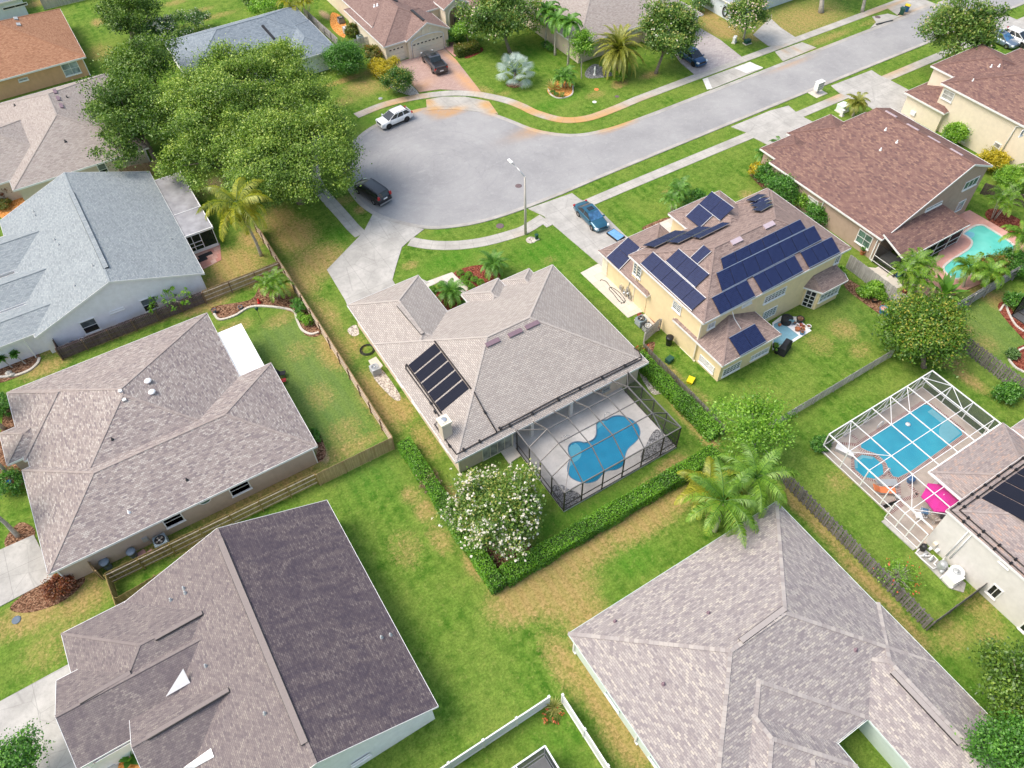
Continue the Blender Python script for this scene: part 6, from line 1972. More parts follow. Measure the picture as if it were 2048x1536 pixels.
for h, pts in ((h1, ((14.0, 33.05), (14.0, 47.4))), (h3, ((63.7, 33.0), (63.7, 40.5))), (h6, ((13.45, 8.2), (13.45, 15.4))), (h9, ((2.75, 66.6),)), (h10, ((3.95, 92.6),)), (h11, ((2.5, 119.8), (-12, 119.8))), (h2, ((38.85, 41.5), (38.85, 32.2)))):
    zt = h.planes[0][4] - .15
    for x, y in pts:
        g = G(); g.box(x - .06, y - .06, .05, x + .06, y + .06, zt); g.box(x - .06, y - .25, .02, x + .06, y - .06, .12)
        g.build('downspout', 'cream_paint' if h in (h1, h2) else 'white_paint', h.root)
# ------------------------------------------------------------------ vegetation
def TR(name, label, cpx, cz, R, n, leaf, size, base=None, **kw):
    """crown seen at photo point cpx when its centre is cz above ground; trunk foot at photo point base (or straight below)"""
    c = P(*cpx, cz)
    b = P(*base) if base is not None else np.array([c[0], c[1], 0])
    return tree(name, label, b, cz, R, n, leaf, size, off=(c[0] - b[0], c[1] - b[1]), **kw)

def BU(name, label, px, R, n, leaf, size, **kw):
    """shrub whose middle shows at px"""
    c = P(*px, R[2] * .85)
    return bush(name, label, c, R, n, leaf, size, **kw)

# big oaks by the turning circle
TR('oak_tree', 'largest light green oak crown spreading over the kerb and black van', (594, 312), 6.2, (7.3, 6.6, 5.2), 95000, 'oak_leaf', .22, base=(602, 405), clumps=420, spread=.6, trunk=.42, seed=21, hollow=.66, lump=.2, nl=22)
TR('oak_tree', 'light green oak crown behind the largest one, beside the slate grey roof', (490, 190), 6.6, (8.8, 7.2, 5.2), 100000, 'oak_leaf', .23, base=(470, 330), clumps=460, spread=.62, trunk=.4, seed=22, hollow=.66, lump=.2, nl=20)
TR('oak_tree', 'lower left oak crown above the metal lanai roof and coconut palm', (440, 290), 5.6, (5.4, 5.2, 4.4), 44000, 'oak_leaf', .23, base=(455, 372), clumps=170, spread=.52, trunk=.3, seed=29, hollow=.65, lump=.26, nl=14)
TR('oak_tree', 'dark green leaning oak reaching over the cream tan roof', (258, 234), 6.0, (5.4, 7.4, 4.0), 42000, 'dark_oak_leaf', .25, base=(318, 335), clumps=200, spread=.56, trunk=.3, seed=23, hollow=.4, lump=.38, nl=26)
TR('oak_tree', 'small dark green tree between the big oak and tan roof', (292, 130), 5.2, (4.2, 4.4, 3.0), 13000, 'dark_oak_leaf', .29, clumps=70, spread=.7, trunk=.25, seed=24, lump=.35)
TR('shade_tree', 'dense green tree in the top left beside the flowering shrubs', (255, 34), 4.0, (3.6, 3.6, 3.2), 16000, 'dark_oak_leaf', .27, clumps=100, spread=.6, trunk=.28, seed=25, lump=.25, base=(265, 75))
BU('oleander_shrub', 'white flowering shrub beside the slate blue roof corner', (305, 66), (2.6, 2.4, 1.8), 6500, 'oleander_leaf', .24, flowers=('white_petal', 700, .17), seed=26)
BU('oleander_shrub', 'pale green shrub with white blossom tips at the slate roof edge', (365, 50), (4.0, 1.8, 1.7), 6500, 'oleander_leaf', .24, flowers=('white_petal', 260, .15), seed=27)
BU('shrub', 'green shrub at the top edge by the white picket yard', (545, 8), (3.0, 2.2, 2.0), 6000, 'lime_leaf', .26, seed=28)
# coconut palm
cb = P(523, 511); ctp = P(474, 410, 7.6)
palm('coconut_palm', 'tall leaning coconut palm with drooping yellow fronds by the wooden fence', cb, ctp, n_fr=19, L=4.4, droop=1.75, leaf_len=.95, leaf_w=.075, pairs=46, elev=(1.15, -.35), leaf='yellow_palm_leaf', trunk=.15, hang=.75, vee=.05, seed=31)
# bushes round house 13/14
BU('clipped_bush', 'big round dark green bush beside the white house wall', (690, 122), (2.35, 2.35, 2.35), 15000, 'bush_leaf', .20, seed=32, clumps=140, spread=.42)
for k, (px, R, leaf, lab) in enumerate([((746, 108), (.85, 1.9, 1.0), 'redtip_leaf', 'red tipped green hedge bush along the cream garage wall'), ((757, 134), (1.3, 1.2, 1.1), 'yellow_leaf', 'larger bright yellow shrub beside the pink paver driveway'), ((771, 146), (1.2, 1.1, .95), 'yellow_leaf', 'smaller yellow shrub next to the variegated bush'),
        ((795, 163), (2.0, 1.8, 1.65), 'variegated_leaf', 'round green bush speckled with yellow at the driveway edge'), ((705, 62), (.8, .9, 1.1), 'redtip_leaf', 'small upright bush beside the cream house pool pumps'), ((896, 80), (.75, .75, .85), 'bush_leaf', 'small round bush at the garage corner by the pink path'), ((911, 70), (1.0, 1.0, .95), 'bush_leaf', 'low dark bush beside the arched entry')]):
    BU('shrub', lab, px, R, int(4200 * max(R) ** 1.2), leaf, .17, seed=40 + k)
hedge('hedge', 'short boxed hedge in front of the arched entry', [P(912, 104, .6), P(955, 92, .6)], 1.5, 1.25, 'redtip_leaf', 230, .15, .1, 5)
TR('topiary_tree', 'small yellow lollipop tree at the pink driveway corner', (788, 126), 1.7, (.75, .75, .65), 1800, 'yellow_leaf', .15, base=(787, 140), clumps=30, spread=.2, trunk=.05, seed=47)
TR('weeping_tree', 'bright lime weeping tree beside the entry path', (931, 62), 1.7, (1.7, 1.6, 1.4), 5000, 'lime_leaf', .2, base=(936, 90), clumps=50, spread=.35, trunk=.09, seed=48)
# magnolias
TR('magnolia_tree', 'large magnolia with scattered pale blooms at the top between cream and beige houses', (1005, 42), 4.2, (4.9, 4.2, 4.0), 20000, 'magnolia_leaf', .32, base=(1020, 105), clumps=130, spread=.65, trunk=.25, seed=51, hollow=.45, flowers=('pink_petal', 130, .2), lump=.35)
TR('magnolia_tree', 'glossy magnolia shading the blue car on the grey paver drive', (1340, 72), 4.4, (3.7, 3.7, 4.2), 19000, 'magnolia_leaf', .30, base=(1311, 147), clumps=130, spread=.6, trunk=.2, seed=52, hollow=.45, flowers=('white_petal', 60, .2), lump=.3)
TR('magnolia_tree', 'small magnolia crowded with pinkish blooms by the pale blue house', (1497, 30), 4.0, (2.7, 2.7, 2.8), 7000, 'magnolia_leaf', .28, base=(1487, 78), clumps=80, spread=.45, trunk=.14, seed=53, hollow=.4, flowers=('pink_petal', 260, .2), bark='pale_bark')
TR('magnolia_tree', 'tall magnolia on the verge between road and cream two-storey house', (1924, 70), 5.6, (3.5, 3.5, 4.3), 18000, 'magnolia_leaf', .31, base=(1896, 150), clumps=120, spread=.6, trunk=.24, seed=54, hollow=.45, flowers=('pink_petal', 60, .2), bark='pale_bark', lump=.32)
TR('magnolia_tree', 'white blossoming tree at the hedge corner by the dark pool cage', (1000, 1020), 2.6, (4.0, 3.6, 2.6), 20000, 'magnolia_leaf', .20, base=(985, 1085), clumps=130, spread=.42, trunk=.12, seed=55, hollow=.5, flowers=('white_petal', 620, .18), lump=.22, bark='pale_bark')
# top palms
for k, (b, t, lab) in enumerate([((1090, 94), (1105, 18), 'left foxtail palm of the row of three before the beige wall'), ((1110, 110), (1118, 38), 'middle foxtail palm of the row of three before the beige wall'), ((1136, 131), (1142, 45), 'right foxtail palm of the row of three before the beige wall')]):
    bb = P(*b); z = 5.2 + k * .3
    tt = PY(t[0], t[1], bb[1]); tt = np.array([bb[0] + (tt[0] - bb[0]) * .3, bb[1], min(6.5, tt[2])])
    palm('foxtail_palm', lab, bb, tt, n_fr=13, L=2.6, droop=2.3, leaf_len=.7, leaf_w=.15, pairs=40, elev=(1.2, .1), leaf='palm_leaf', trunk=.14, bark='pale_bark', hang=.45, vee=.5, seed=61 + k, group='three foxtail palms', shaft='areca_leaf')
TR('small_tree', 'thin light green tree left of the date palm', (1166, 95), 3.4, (1.7, 1.7, 2.6), 4200, 'lime_leaf', .24, base=(1163, 157), clumps=60, spread=.38, trunk=.06, seed=65, hollow=.3, bark='pale_bark')
dp = P(1233, 152); dt = P(1241, 92, 3.6)
palm('date_palm', 'large date palm with olive gold drooping fronds on the front lawn', dp, np.array([dp[0], dp[1], 3.7]), n_fr=62, L=4.5, droop=1.4, leaf_len=.55, leaf_w=.085, pairs=52, elev=(1.5, -.8), leaf='date_leaf', trunk=.34, bark='bark', hang=.2, vee=.35, seed=66, bulge=1.15)
# bismarck palm: silver fans
def fan_palm(name, label, base, h, n, R, leaf, seed, trunk=.2, elev=(1.3, -.2)):
    rng = np.random.default_rng(seed); base = np.array([base[0], base[1], 0.])
    root = thing(name, label, 'palm', base)
    V, F, Tn = [], [], []; g = G(); b = 0
    for i in range(n):
        az = i * 2.39996; el = elev[0] + (elev[1] - elev[0]) * (i + .5) / n
        d = np.array([math.cos(az) * math.cos(el), math.sin(az) * math.cos(el), math.sin(el)])
        pl = R * rng.uniform(.7, .95); hub = np.array([0, 0, h]) + d * pl
        g.tube([base + (0, 0, h), base + hub * .5 + np.array([0, 0, h * .5 + .1]), base + hub], [.05, .04, .03], 5)
        sd = np.array([-math.sin(az), math.cos(az), 0]); up_ = np.cross(d, sd)
        fr = R * rng.uniform(.55, .7); tn = rng.uniform(.3, .8)
        for a in np.linspace(-1.75, 1.75, 22):
            dr = d * math.cos(a) + sd * math.sin(a) + up_ * (-.10 - .18 * abs(math.sin(a))) + np.array([0, 0, -.15])
            L = fr * (1 - .12 * abs(a) / 2) * rng.uniform(.92, 1.05)
            w_ = np.cross(dr, up_); w_ /= np.linalg.norm(w_)
            V += [hub, hub + dr * L * .6 + w_ * fr * .034, hub + dr * L + np.array([0, 0, -.08 * fr]), hub + dr * L * .6 - w_ * fr * .034]
            F.append((b, b + 1, b + 2, b + 3)); b += 4; Tn += [np.clip(tn + rng.normal(0, .12), 0, 1)] * 4
    link('fan_leaves', mesh_np('fan_leaves', np.array(V), np.array(F), np.array(Tn)), leaf, root)
    g.build('leaf_stalk', leaf, root)
    g = G(); g.tube([base - (0, 0, .1), base + (0, 0, h * .6), base + (0, 0, h + .1)], [trunk * 1.2, trunk, trunk * .8], 9); g.build('trunk', 'bark', root)
    return root
bp = P(1030, 165)
fan_palm('fan_palm', 'silver blue fan palm on the lawn by the magnolia', bp, 1.5, 24, 2.1, 'silver_leaf', 67)
b = P(1128, 175)
clump_palm('pygmy_palm', 'clump of small green palms in the round orange bed', b, [(-.2, .3, 1.5), (.6, .1, 1.7), (.2, -.4, 1.3), (-.5, -.1, 1.2)], L=1.7, n_fr=12, leaf='palm_leaf', seed=68, droop=1.7)
def rosette(name, label, base, r, n, leaf, seed, w_=.09, el=(1.2, .15), cat='plant'):
    rng = np.random.default_rng(seed); base = np.array([base[0], base[1], 0.])
    V, F, Tn = [], [], []
    for i in range(n):
        az = i * 2.39996; e = el[0] + (el[1] - el[0]) * i / n
        d = np.array([math.cos(az) * math.cos(e), math.sin(az) * math.cos(e), math.sin(e)]); sd = np.array([-math.sin(az), math.cos(az), 0])
        L = r * rng.uniform(.8, 1.1); b = len(V)
        V += [-sd * w_ * .4, d * L * .5 + sd * w_, d * L * 1.0 - np.array([0, 0, .15 * L]), d * L * .5 - sd * w_, sd * w_ * .4]
        F.append((b, b + 1, b + 2, b + 3)); Tn += [rng.uniform(.2, .9)] * 5
    return tag(link(name, mesh_np(name, np.array(V) + (0, 0, .1), np.array(F), np.array(Tn)), leaf, None, base), label, cat)
rosette('agave', 'striped pale yellow agave beside the pygmy palm clump', P(1104, 178), 1.5, 34, 'agave_leaf', 69)
for k, px in enumerate(((1106, 185), (1113, 189), (1124, 190))): 
    o = BU('shrub', 'tiny dark green shrub edging the round orange bed', px, (.35, .35, .35), 300, 'bush_leaf', .12, seed=70 + k, trunk=0); o['group'] = 'tiny shrubs edging the orange bed'
BU('shrub', 'small green shrub growing under the date palm', (1238, 152), (.9, .9, .7), 1300, 'lime_leaf', .18, seed=74)
BU('shrub', 'low shrubs at the beige wall behind the magnolia', (1095, 92), (.6, 1.2, .6), 900, 'bush_leaf', .18, seed=75)
for k, (a, t, r, lab) in enumerate([((1642, 25), (1655, -40), .34, 'thick grey tree trunk on the dry lawn at the top edge'), ((1724, 24), (1735, -30), .2, 'pale straight palm trunk by the pavement at the top edge')]):
    b = P(*a)
    if k == 0: tree('tree', lab, b, 7.6, (3.5, 3.5, 2.6), 6000, 'oak_leaf', .34, off=(1.2, 3), trunk=r, seed=76, bark='pale_bark')
    else: palm('palm', lab, b, (b[0] + .3, b[1] + .6, 8.5), n_fr=14, L=2.6, leaf='palm_leaf', trunk=r, bark='pale_bark', seed=77)
# house 3 front and side
b = P(1705, 232)
palm('pygmy_palm', 'grey green palm by the utility box before the red-brown roof', b, (b[0], b[1], 1.9), n_fr=26, L=1.9, droop=1.6, leaf_len=.5, leaf_w=.05, pairs=34, elev=(1.3, -.4), leaf='date_leaf', trunk=.14, seed=81)
for k, (px, lab) in enumerate((((1522, 320), 'left pygmy palm in the bed at the red-brown house front'), ((1552, 300), 'right pygmy palm in the bed at the red-brown house front'))):
    b = P(px[0], px[1] + 12); palm('pygmy_palm', lab, b, (b[0], b[1], 1.5), n_fr=20, L=1.6, droop=1.6, leaf_len=.42, leaf_w=.045, pairs=30, elev=(1.3, -.3), leaf='palm_leaf', trunk=.1, seed=82 + k)
for k, (px, R, leaf, lab) in enumerate([((1518, 342), (1.1, 1.0, .8), 'yellow_leaf', 'yellow green shrub under the pygmy palms'), ((1540, 352), (1.5, 1.5, 1.3), 'bush_leaf', 'dark shrub by the red-brown house corner'), ((1570, 378), (1.7, 1.9, 1.7), 'bush_leaf', 'large dark green shrub between brown wall and solar roof'), ((1609, 404), (1.0, 1.0, 1.1), 'lime_leaf', 'bright green shrub under the brown wall window'), ((1634, 428), (1.2, 1.1, 1.2), 'bush_leaf', 'green shrub further along the brown wall'),
        ((1912, 268), (1.25, 1.25, 1.3), 'lime_leaf', 'round green bush against the tall cream wall'), ((1986, 322), (1.6, 1.5, 1.2), 'yellow_leaf', 'yellow green shrub at the cream house corner'), ((1680, 542), (.5, .5, .5), 'lime_leaf', 'small yellow green plant at the yellow house corner')]):
    BU('shrub', lab, px, R, int(3600 * max(R) ** 1.4), leaf, .19, seed=90 + k)
b = P(1345, 425)
clump_palm('pygmy_palm', 'dark triple palm by the yellow house entry', b, [(-.5, -.1, 2.0), (.7, .4, 2.4), (1.6, .9, 2.3)], L=1.7, n_fr=13, leaf='palm_leaf', seed=98, droop=2.0, trunk=.07)
BU('shrub', 'dark shrub under the triple palm', (1385, 395), (1.6, .9, .8), 3000, 'bush_leaf', .18, seed=99)
# pool 3 garden
b = P(1812, 590)
clump_palm('areca_palm', 'wide areca palm clump by the grey patio and aqua pool', b, [(-1.2, .6, 3.4), (-.5, -.4, 3.0), (.3, .8, 3.6), (1.1, -.2, 3.2), (1.4, 1.0, 3.3), (.4, -1.0, 2.5), (-1.0, -.6, 2.3)], L=2.0, n_fr=10, leaf='areca_leaf', seed=101, droop=1.9, bark='areca_stem')
b = P(1886, 590)
rosette('banana_plant', 'banana plant with broad leaves between areca and queen palms', b, 2.6, 18, 'palm_leaf', 102, w_=.3, el=(1.35, .3), cat='plant')
for k, (a, z, lab) in enumerate([((1925, 575), 2.6, 'left feathery palm at the near edge of the aqua pool'), ((1960, 590), 3.0, 'right feathery palm over the corner fence of the aqua pool'), ((2010, 535), 4.2, 'slim palm at the right pool edge leaning over the deck'), ((1985, 440), 3.4, 'palm clump in the red bed behind the aqua pool'), ((2042, 405), 3.6, 'palm at the far right edge behind the aqua pool')]):
    b = P(*a)
    if k == 3:
        clump_palm('areca_palm', lab, b, [(-.5, .3, 2.4), (.5, .5, 2.7), (.2, -.4, 2.2), (1.0, .1, 2.3)], L=2.0, n_fr=9, leaf='areca_leaf', seed=105, bark='areca_stem')
    else: palm('queen_palm', lab, b, (b[0] - .1, b[1] + .3, z), n_fr=15, L=2.4, droop=1.9, leaf_len=.6, leaf_w=.06, pairs=36, elev=(1.2, -.2), leaf='areca_leaf', trunk=.12, hang=.6, seed=110 + k)
for k, (px, R, leaf, lab) in enumerate([((1985, 535), (2.2, 1.4, 1.1), 'redtip_leaf', 'brownish shrub along the near pool edge by the grey fence'), ((2025, 525), (1.6, 1.6, 1.3), 'bush_leaf', 'dark green bush at the right edge behind the grey fence'), ((2025, 360), (2.0, 1.6, 1.2), 'lime_leaf', 'light green foliage at the right edge under the palms'), ((1748, 580), (1.4, .7, .75), 'lime_leaf', 'leafy lime shrub along the grey fence'), ((1725, 582), (.5, .5, .45), 'lime_leaf', 'small potted shrub by the grey fence'), ((1760, 590), (.6, .5, .5), 'lime_leaf', 'low lime shrub near the blue pots'), ((2030, 602), (.9, .9, .8), 'bush_leaf', 'dark bush beside the black screen cage'), ((2015, 785), (1.2, .9, .8), 'bush_leaf', 'dark shrub with pale flowers along the dark fence'), ((2025, 708), (.6, .5, .4), 'oleander_leaf', 'low flowering plants in the red brick bed'), ((1640, 888), (.9, .7, .5), 'bush_leaf', 'sparse shrub at the white cage corner')]):
    BU('shrub', lab, px, R, int(3000 * max(R) ** 1.3), leaf, .18, seed=120 + k)
TR('lychee_tree', 'round yellow green tree at the corner of the grey fence', (1849, 664), 2.6, (3.55, 3.25, 2.6), 30000, 'lychee_leaf', .24, base=(1848, 735), clumps=170, spread=.6, trunk=.22, seed=131, hollow=.6, lump=.16)
# queen palms and bare tree in the middle
for k, (bpx, tpx, z, lab, dead, L) in enumerate([((1440, 1078), (1447, 1002), 4.6, 'queen palm with one brown hanging frond over the pale roof corner', 2, 4.0), ((1500, 985), (1513, 955), 5.2, 'tallest green queen palm rising beside the bare branched tree', 0, 3.9), ((1408, 965), (1418, 975), 2.5, 'low yellowing queen palm in front of the hedge', 0, 3.2)]):
    t = P(*tpx, z); b = np.array([t[0] + .15, t[1] - .1, 0])
    palm('queen_palm', lab, b, t, n_fr=17, L=L, droop=1.55, leaf_len=.85, leaf_w=.055, pairs=52, elev=(1.15, -.4), leaf='areca_leaf' if k < 2 else 'yellow_palm_leaf', trunk=.14, hang=.55, vee=.15, seed=140 + k, dead=dead)
TR('small_tree', 'light green tree with bare grey branches behind the queen palms', (1508, 862), 3.8, (3.7, 2.8, 2.5), 7000, 'lime_leaf', .22, base=(1510, 905), clumps=70, spread=.42, trunk=.14, seed=145, hollow=.4, lump=.4, bark='pale_bark', nl=26)
# hedges of the centre garden
hedge('hedge', 'clipped green hedge running down from the wooden fence corner', [(11.25, 37.9), (11.3, 13 + 9.2)], 1.2, 1.25, seed=151)
hedge('hedge', 'long clipped hedge along the back of the dark pool cage', [(12.1, 22.75), (33.2, 22.75)], 1.35, 1.15, seed=152)
hedge('hedge', 'clipped hedge beside the grey picket fence', [(34.35, 35.0), (34.45, 24.2)], 1.35, 1.15, seed=153)
BU('dead_shrub', 'dry grey dead patch of shrub in the left hedge', (858, 960), (.75, .95, .7), 1300, 'dry_leaf', .14, seed=154)
# front garden of house 1
for k, (px, py) in enumerate(T(512, 384, [(1635, 640), (1700, 655), (1663, 690), (1745, 692), (1690, 727), (1797, 717), (1722, 755), (1410, 770), (1482, 742), (1500, 820)])):
    c = P(px, py, .5)
    labs = ['topiary ball nearest the front lawn', 'topiary ball second from the lawn beside the palm', 'topiary ball in the middle of the left row', 'topiary ball touching the small palm', 'topiary ball low in the left row', 'topiary ball nearest the roof by the right palm', 'topiary ball nearest the roof at the path end', 'topiary ball alone left of the red mulch', 'topiary ball half behind the left palm', 'dark topiary ball under the left palm']
    bush('topiary_ball', 'round clipped ' + labs[k], c, (.37, .37, .37), 1100, 'hedge_leaf', .08, cat='topiary', cz=.36, seed=160 + k, spread=.05, clumps=90, group='topiary balls in the front bed', hollow=.85, trunk=.03, lump=.04)
for k, (px, L, z, lab) in enumerate((((905, 590), 1.9, 1.5, 'bright feathery palm in the red mulch bed'), ((988, 536), 2.0, 1.6, 'larger feathery palm behind the topiary balls'))):
    b = P(px[0], px[1] + 14); palm('pygmy_palm', lab, b, (b[0], b[1], z), n_fr=30, L=L, droop=1.5, leaf_len=.5, leaf_w=.045, pairs=38, elev=(1.35, -.45), leaf='palm_leaf', trunk=.12, seed=171 + k)
BU('shrub', 'low green shrub at the entry corner of the taupe house', (930, 612), (.7, .6, .5), 900, 'bush_leaf', .14, seed=173)
# fence-side bed
b = P(555, 598)
clump_palm('areca_palm', 'yellow green palm clump in the fence corner bed', b, [(-.5, .5, 1.9), (.4, .5, 2.1), (0, -.3, 1.6), (.6, -.2, 1.7)], L=1.8, n_fr=11, leaf='areca_leaf', seed=175, bark='areca_stem', droop=1.9)
for k, (px, R, leaf, lab) in enumerate([((596, 612), (.6, 1.2, .6), 'bush_leaf', 'dark shrub along the fence in the curved bed'), ((603, 634), (.4, .5, .45), 'lime_leaf', 'pale fern in the curved bed'), ((616, 641), (.5, .5, .55), 'lime_leaf', 'lime fern at the tip of the curved bed'), ((632, 872), (.3, .8, .35), 'bush_leaf', 'low green edging by the lilac roof corner')]):
    BU('shrub', lab, px, R, int(1800 * max(R) ** 1.2), leaf, .15, seed=180 + k)
b = P(356, 628)
TR('plumeria_tree', 'small bare limbed plumeria against the lilac white wall', (342, 600), 1.7, (1.9, 1.2, 1.0), 420, 'lime_leaf', .34, base=(353, 628), clumps=34, spread=.14, trunk=.07, seed=185, hollow=.8, bark='pale_bark', nl=30, aspect=.35)
for k, (px, z, lab) in enumerate((((4, 722), 1.5, 'spiky dracaena at the left edge by the white wall'), ((25, 735), 1.2, 'short spiky dracaena second from the left edge'), ((52, 728), 1.3, 'spiky dracaena nearest the downspout'))):
    b = P(*px)
    palm('dracaena', lab, b, (b[0] - .35, b[1] + .3, z), n_fr=26, L=.55, droop=.9, leaf_len=.22, leaf_w=.06, pairs=14, elev=(1.4, -.2), leaf='bush_leaf', trunk=.05, bark='pale_bark', seed=190 + k, cat='plant', hang=.2)
# left edge
for k, (a, lab) in enumerate((((8, 857), 'upper grey palm trunk leaning out of the left edge'), ((25, 956), 'middle grey palm trunk by the round shrub at the left edge'), ((36, 1072), 'lower grey palm trunk in the mulch by the driveway'))):
    b = P(*a); palm('palm', lab, b, (b[0] - .2, b[1] - .1, 6.5), n_fr=14, L=2.4, leaf='palm_leaf', trunk=.15, bark='pale_bark', seed=195 + k)
for k, (px, R, leaf, lab) in enumerate([((6, 810), (.9, 1.3, .8), 'bush_leaf', 'green shrub against the lilac roof corner at the left edge'), ((22, 965), (1.1, 1.1, .9), 'bush_leaf', 'round dark shrub holding a small blue sign'), ((63, 940), (.5, .5, .6), 'croton_leaf', 'red leaved plant by the bay window'), ((118, 1172), (1.0, .9, .8), 'croton_leaf', 'dark red croton bush on the mulch by the driveway'), ((8, 372), (1.3, 1.8, 1.4), 'croton_leaf', 'orange red bush at the left edge beside the tan house'), ((8, 408), (.7, .9, .5), 'redtip_leaf', 'low rusty plants in the orange mulch'), ((0, 345), (.8, .9, .8), 'bush_leaf', 'small green bush at the far left by the tan house')]):
    BU('shrub', lab, px, R, int(2600 * max(R) ** 1.3), leaf, .16, seed=200 + k)
TR('small_tree', 'small round leafed tree in the bottom left corner over the driveway', (42, 1522), 2.6, (1.7, 1.5, 1.3), 6500, 'bush_leaf', .15, clumps=80, spread=.32, trunk=.08, seed=210, hollow=.35, lump=.35, aspect=.8)
rosette('banana_plant', 'broad leaved plant in the corner by the dark roof', P(262, 1515), 1.1, 11, 'bush_leaf', 211, w_=.26, el=(1.2, .1))
TR('oak_tree', 'dark tree at the right edge over the pale roof', (2040, 1375), 3.6, (3.3, 3.0, 2.6), 13000, 'dark_oak_leaf', .22, clumps=100, spread=.45, trunk=.16, seed=212, hollow=.4, lump=.35, nl=18)
TR('oak_tree', 'brighter green tree in the bottom right corner', (2035, 1515), 4.2, (2.3, 2.3, 2.0), 12000, 'bush_leaf', .2, clumps=90, spread=.42, trunk=.15, seed=213, hollow=.4, lump=.3, nl=18)
TR('orange_tree', 'sparse young orange tree on the lawn by the pool pumps', (1797, 1150), 1.0, (1.55, 1.5, .9), 900, 'lime_leaf', .15, clumps=60, spread=.22, trunk=.06, seed=214, hollow=.4, bark='pale_bark', nl=40, flowers=('red_petal', 26, .12))
rosette('bromeliad', 'spiky golden bromeliad at the white vinyl fence corner', P(1108, 1415), .95, 46, 'agave_leaf', 215, w_=.03, el=(1.45, .2))
rosette('bromeliad', 'lower spiky plant in front of the golden bromeliad', P(1108, 1425), .6, 30, 'agave_leaf', 216, w_=.03, el=(1.45, .2))
BU('flowering_plant', 'red orange flowers at the white vinyl fence corner', (1106, 1432), (.7, .5, .22), 420, 'redtip_leaf', .1, cat='flowers', flowers=('red_petal', 40, .1), seed=217, trunk=0)
BU('flowering_shrub', 'red flowering shrub behind the grey gate of the yellow house', (1283, 702), (.6, .5, .5), 700, 'redtip_leaf', .13, flowers=('red_petal', 40, .13), seed=218)
# top edge clump
b = P(610, 45)
clump_palm('areca_palm', 'tall areca palm clump at the top edge left of the cream house', b, [(-1.8, .6, 3.4), (-.6, 1.0, 4.0), (.6, .4, 3.8), (1.6, .8, 3.6), (-1.2, -.6, 3.0), (.2, -.7, 3.2), (1.3, -.5, 3.0)], L=2.3, n_fr=10, leaf='yellow_palm_leaf', seed=220, bark='areca_stem', droop=1.9)
BU('shrub', 'dark green shrub at the top edge by the slate roof', (508, 2), (1.6, 1.2, 1.0), 2500, 'dark_oak_leaf', .24, seed=221)
BU('shrub', 'small bush by the grey-white wall of the pale blue house', (1402, 8), (1.4, 1.2, 1.3), 2200, 'oleander_leaf', .24, seed=222)
# ------------------------------------------------------------------ fences
fence('wooden_fence', 'long cedar fence with rails along the centre garden', (10.55, 73.2), (10.45, 38.4), 1.7, 'cedar', 'pale_rail', rail_side=-1, postmat='brown_wood')
fence('wooden_fence', 'cedar fence panel facing the lawn above the hedge', (10.4, 38.3), (3.5, 38.35), 1.8, 'cedar')
fence('wooden_fence', 'weathered yellowish fence with rails behind the dark plum roof', (3.4, 38.6), (-13.6, 38.75), 1.7, 'aged_cedar', 'pale_rail', rail_side=1, postmat='aged_cedar')
fence('wooden_fence', 'bright cedar fence with rails beside the curved flower bed', (10.4, 65.3), (2.2, 65.3), 1.6, 'cedar', 'pale_rail', rail_side=1, postmat='brown_wood')
fence('wooden_fence', 'dark plum brown fence between the white and lilac roofed houses', (2.1, 65.25), (-12.1, 65.2), 1.6, 'plum_wood', 'plum_wood', rail_side=1, postmat='brown_wood')
fence('fence_gate', 'dark narrow fence gate beside the blue bins', (-12.0, 65.2), (-12.1, 67.6), 1.7, 'dark_wood', rail_side=1)
fence('wooden_fence', 'aged yellow fence end panel before the dark plum roof', (-13.6, 38.7), (-13.5, 35.4), 1.7, 'aged_cedar', 'aged_cedar', rail_side=-1)
fence('wooden_fence', 'short aged yellow fence near the plum roof eave', (-13.4, 36.4), (-7.5, 36.9), 1.6, 'aged_cedar', rail_side=1)
fence('fence_gate', 'small cedar gate beside the tan wall', P(183, 1122), P(206, 1160), 1.6, 'cedar', rail_side=1)
fence('picket_fence', 'dark grey picket fence behind the right hedge', (35.6, 35.6), (35.5, 24.2), 1.15, 'charcoal_wood', gap=.07, board=.12)
fence('fence_gate', 'weathered grey open gate at the yellow house wall', (36.2, 36.4), (38.6, 37.0), 1.7, 'grey_wood', gap=.04, rail_side=-1)
fence('picket_fence', 'long grey picket fence crossing to the round tree', (39.4, 22.3), (54.6, 22.4), 1.3, 'grey_wood', gap=.07, board=.13)
fence('board_fence', 'weathered grey board fence beside the grey patio', (60.6, 33.4), (60.5, 23.2), 1.8, 'grey_wood')
fence('board_fence', 'pale grey fence along the back of the aqua pool', (62, 22.9), (80, 23.0), 1.8, 'grey_wood', rail_side=-1)
fence('shadowbox_fence', 'dark shadow box fence right of the round tree', (60.9, 19.3), (60.5, 6), 1.8, 'charcoal_wood', shadow=True, gap=.10)
fence('shadowbox_fence', 'long dark shadow box fence with pale post caps beside the white cage lawn', (36.15, 18.2), (35.95, 3.2), 1.75, 'charcoal_wood', shadow=True, gap=.09)
fence('board_fence', 'narrow dark fence joining the pale grey house', (36.0, 3.0), (43.2, 2.9), 1.6, 'charcoal_wood')
fence('board_fence', 'grey fence behind the terracotta roof at the top left', P(90, 20), P(190, -4), 1.8, 'grey_wood')
fence('board_fence', 'dark brown fence under the big oak by the tan house', P(250, 362), P(332, 345), 1.8, 'brown_wood')
fence('picket_fence', 'grey slatted fence beside the slate blue roof', P(612, 36), P(678, 96), 1.5, 'grey_wood', rail_side=-1)
fence('picket_fence', 'short grey picket fence panel at the cream garage', P(697, 103), P(742, 92), 1.5, 'grey_wood', gap=.04)
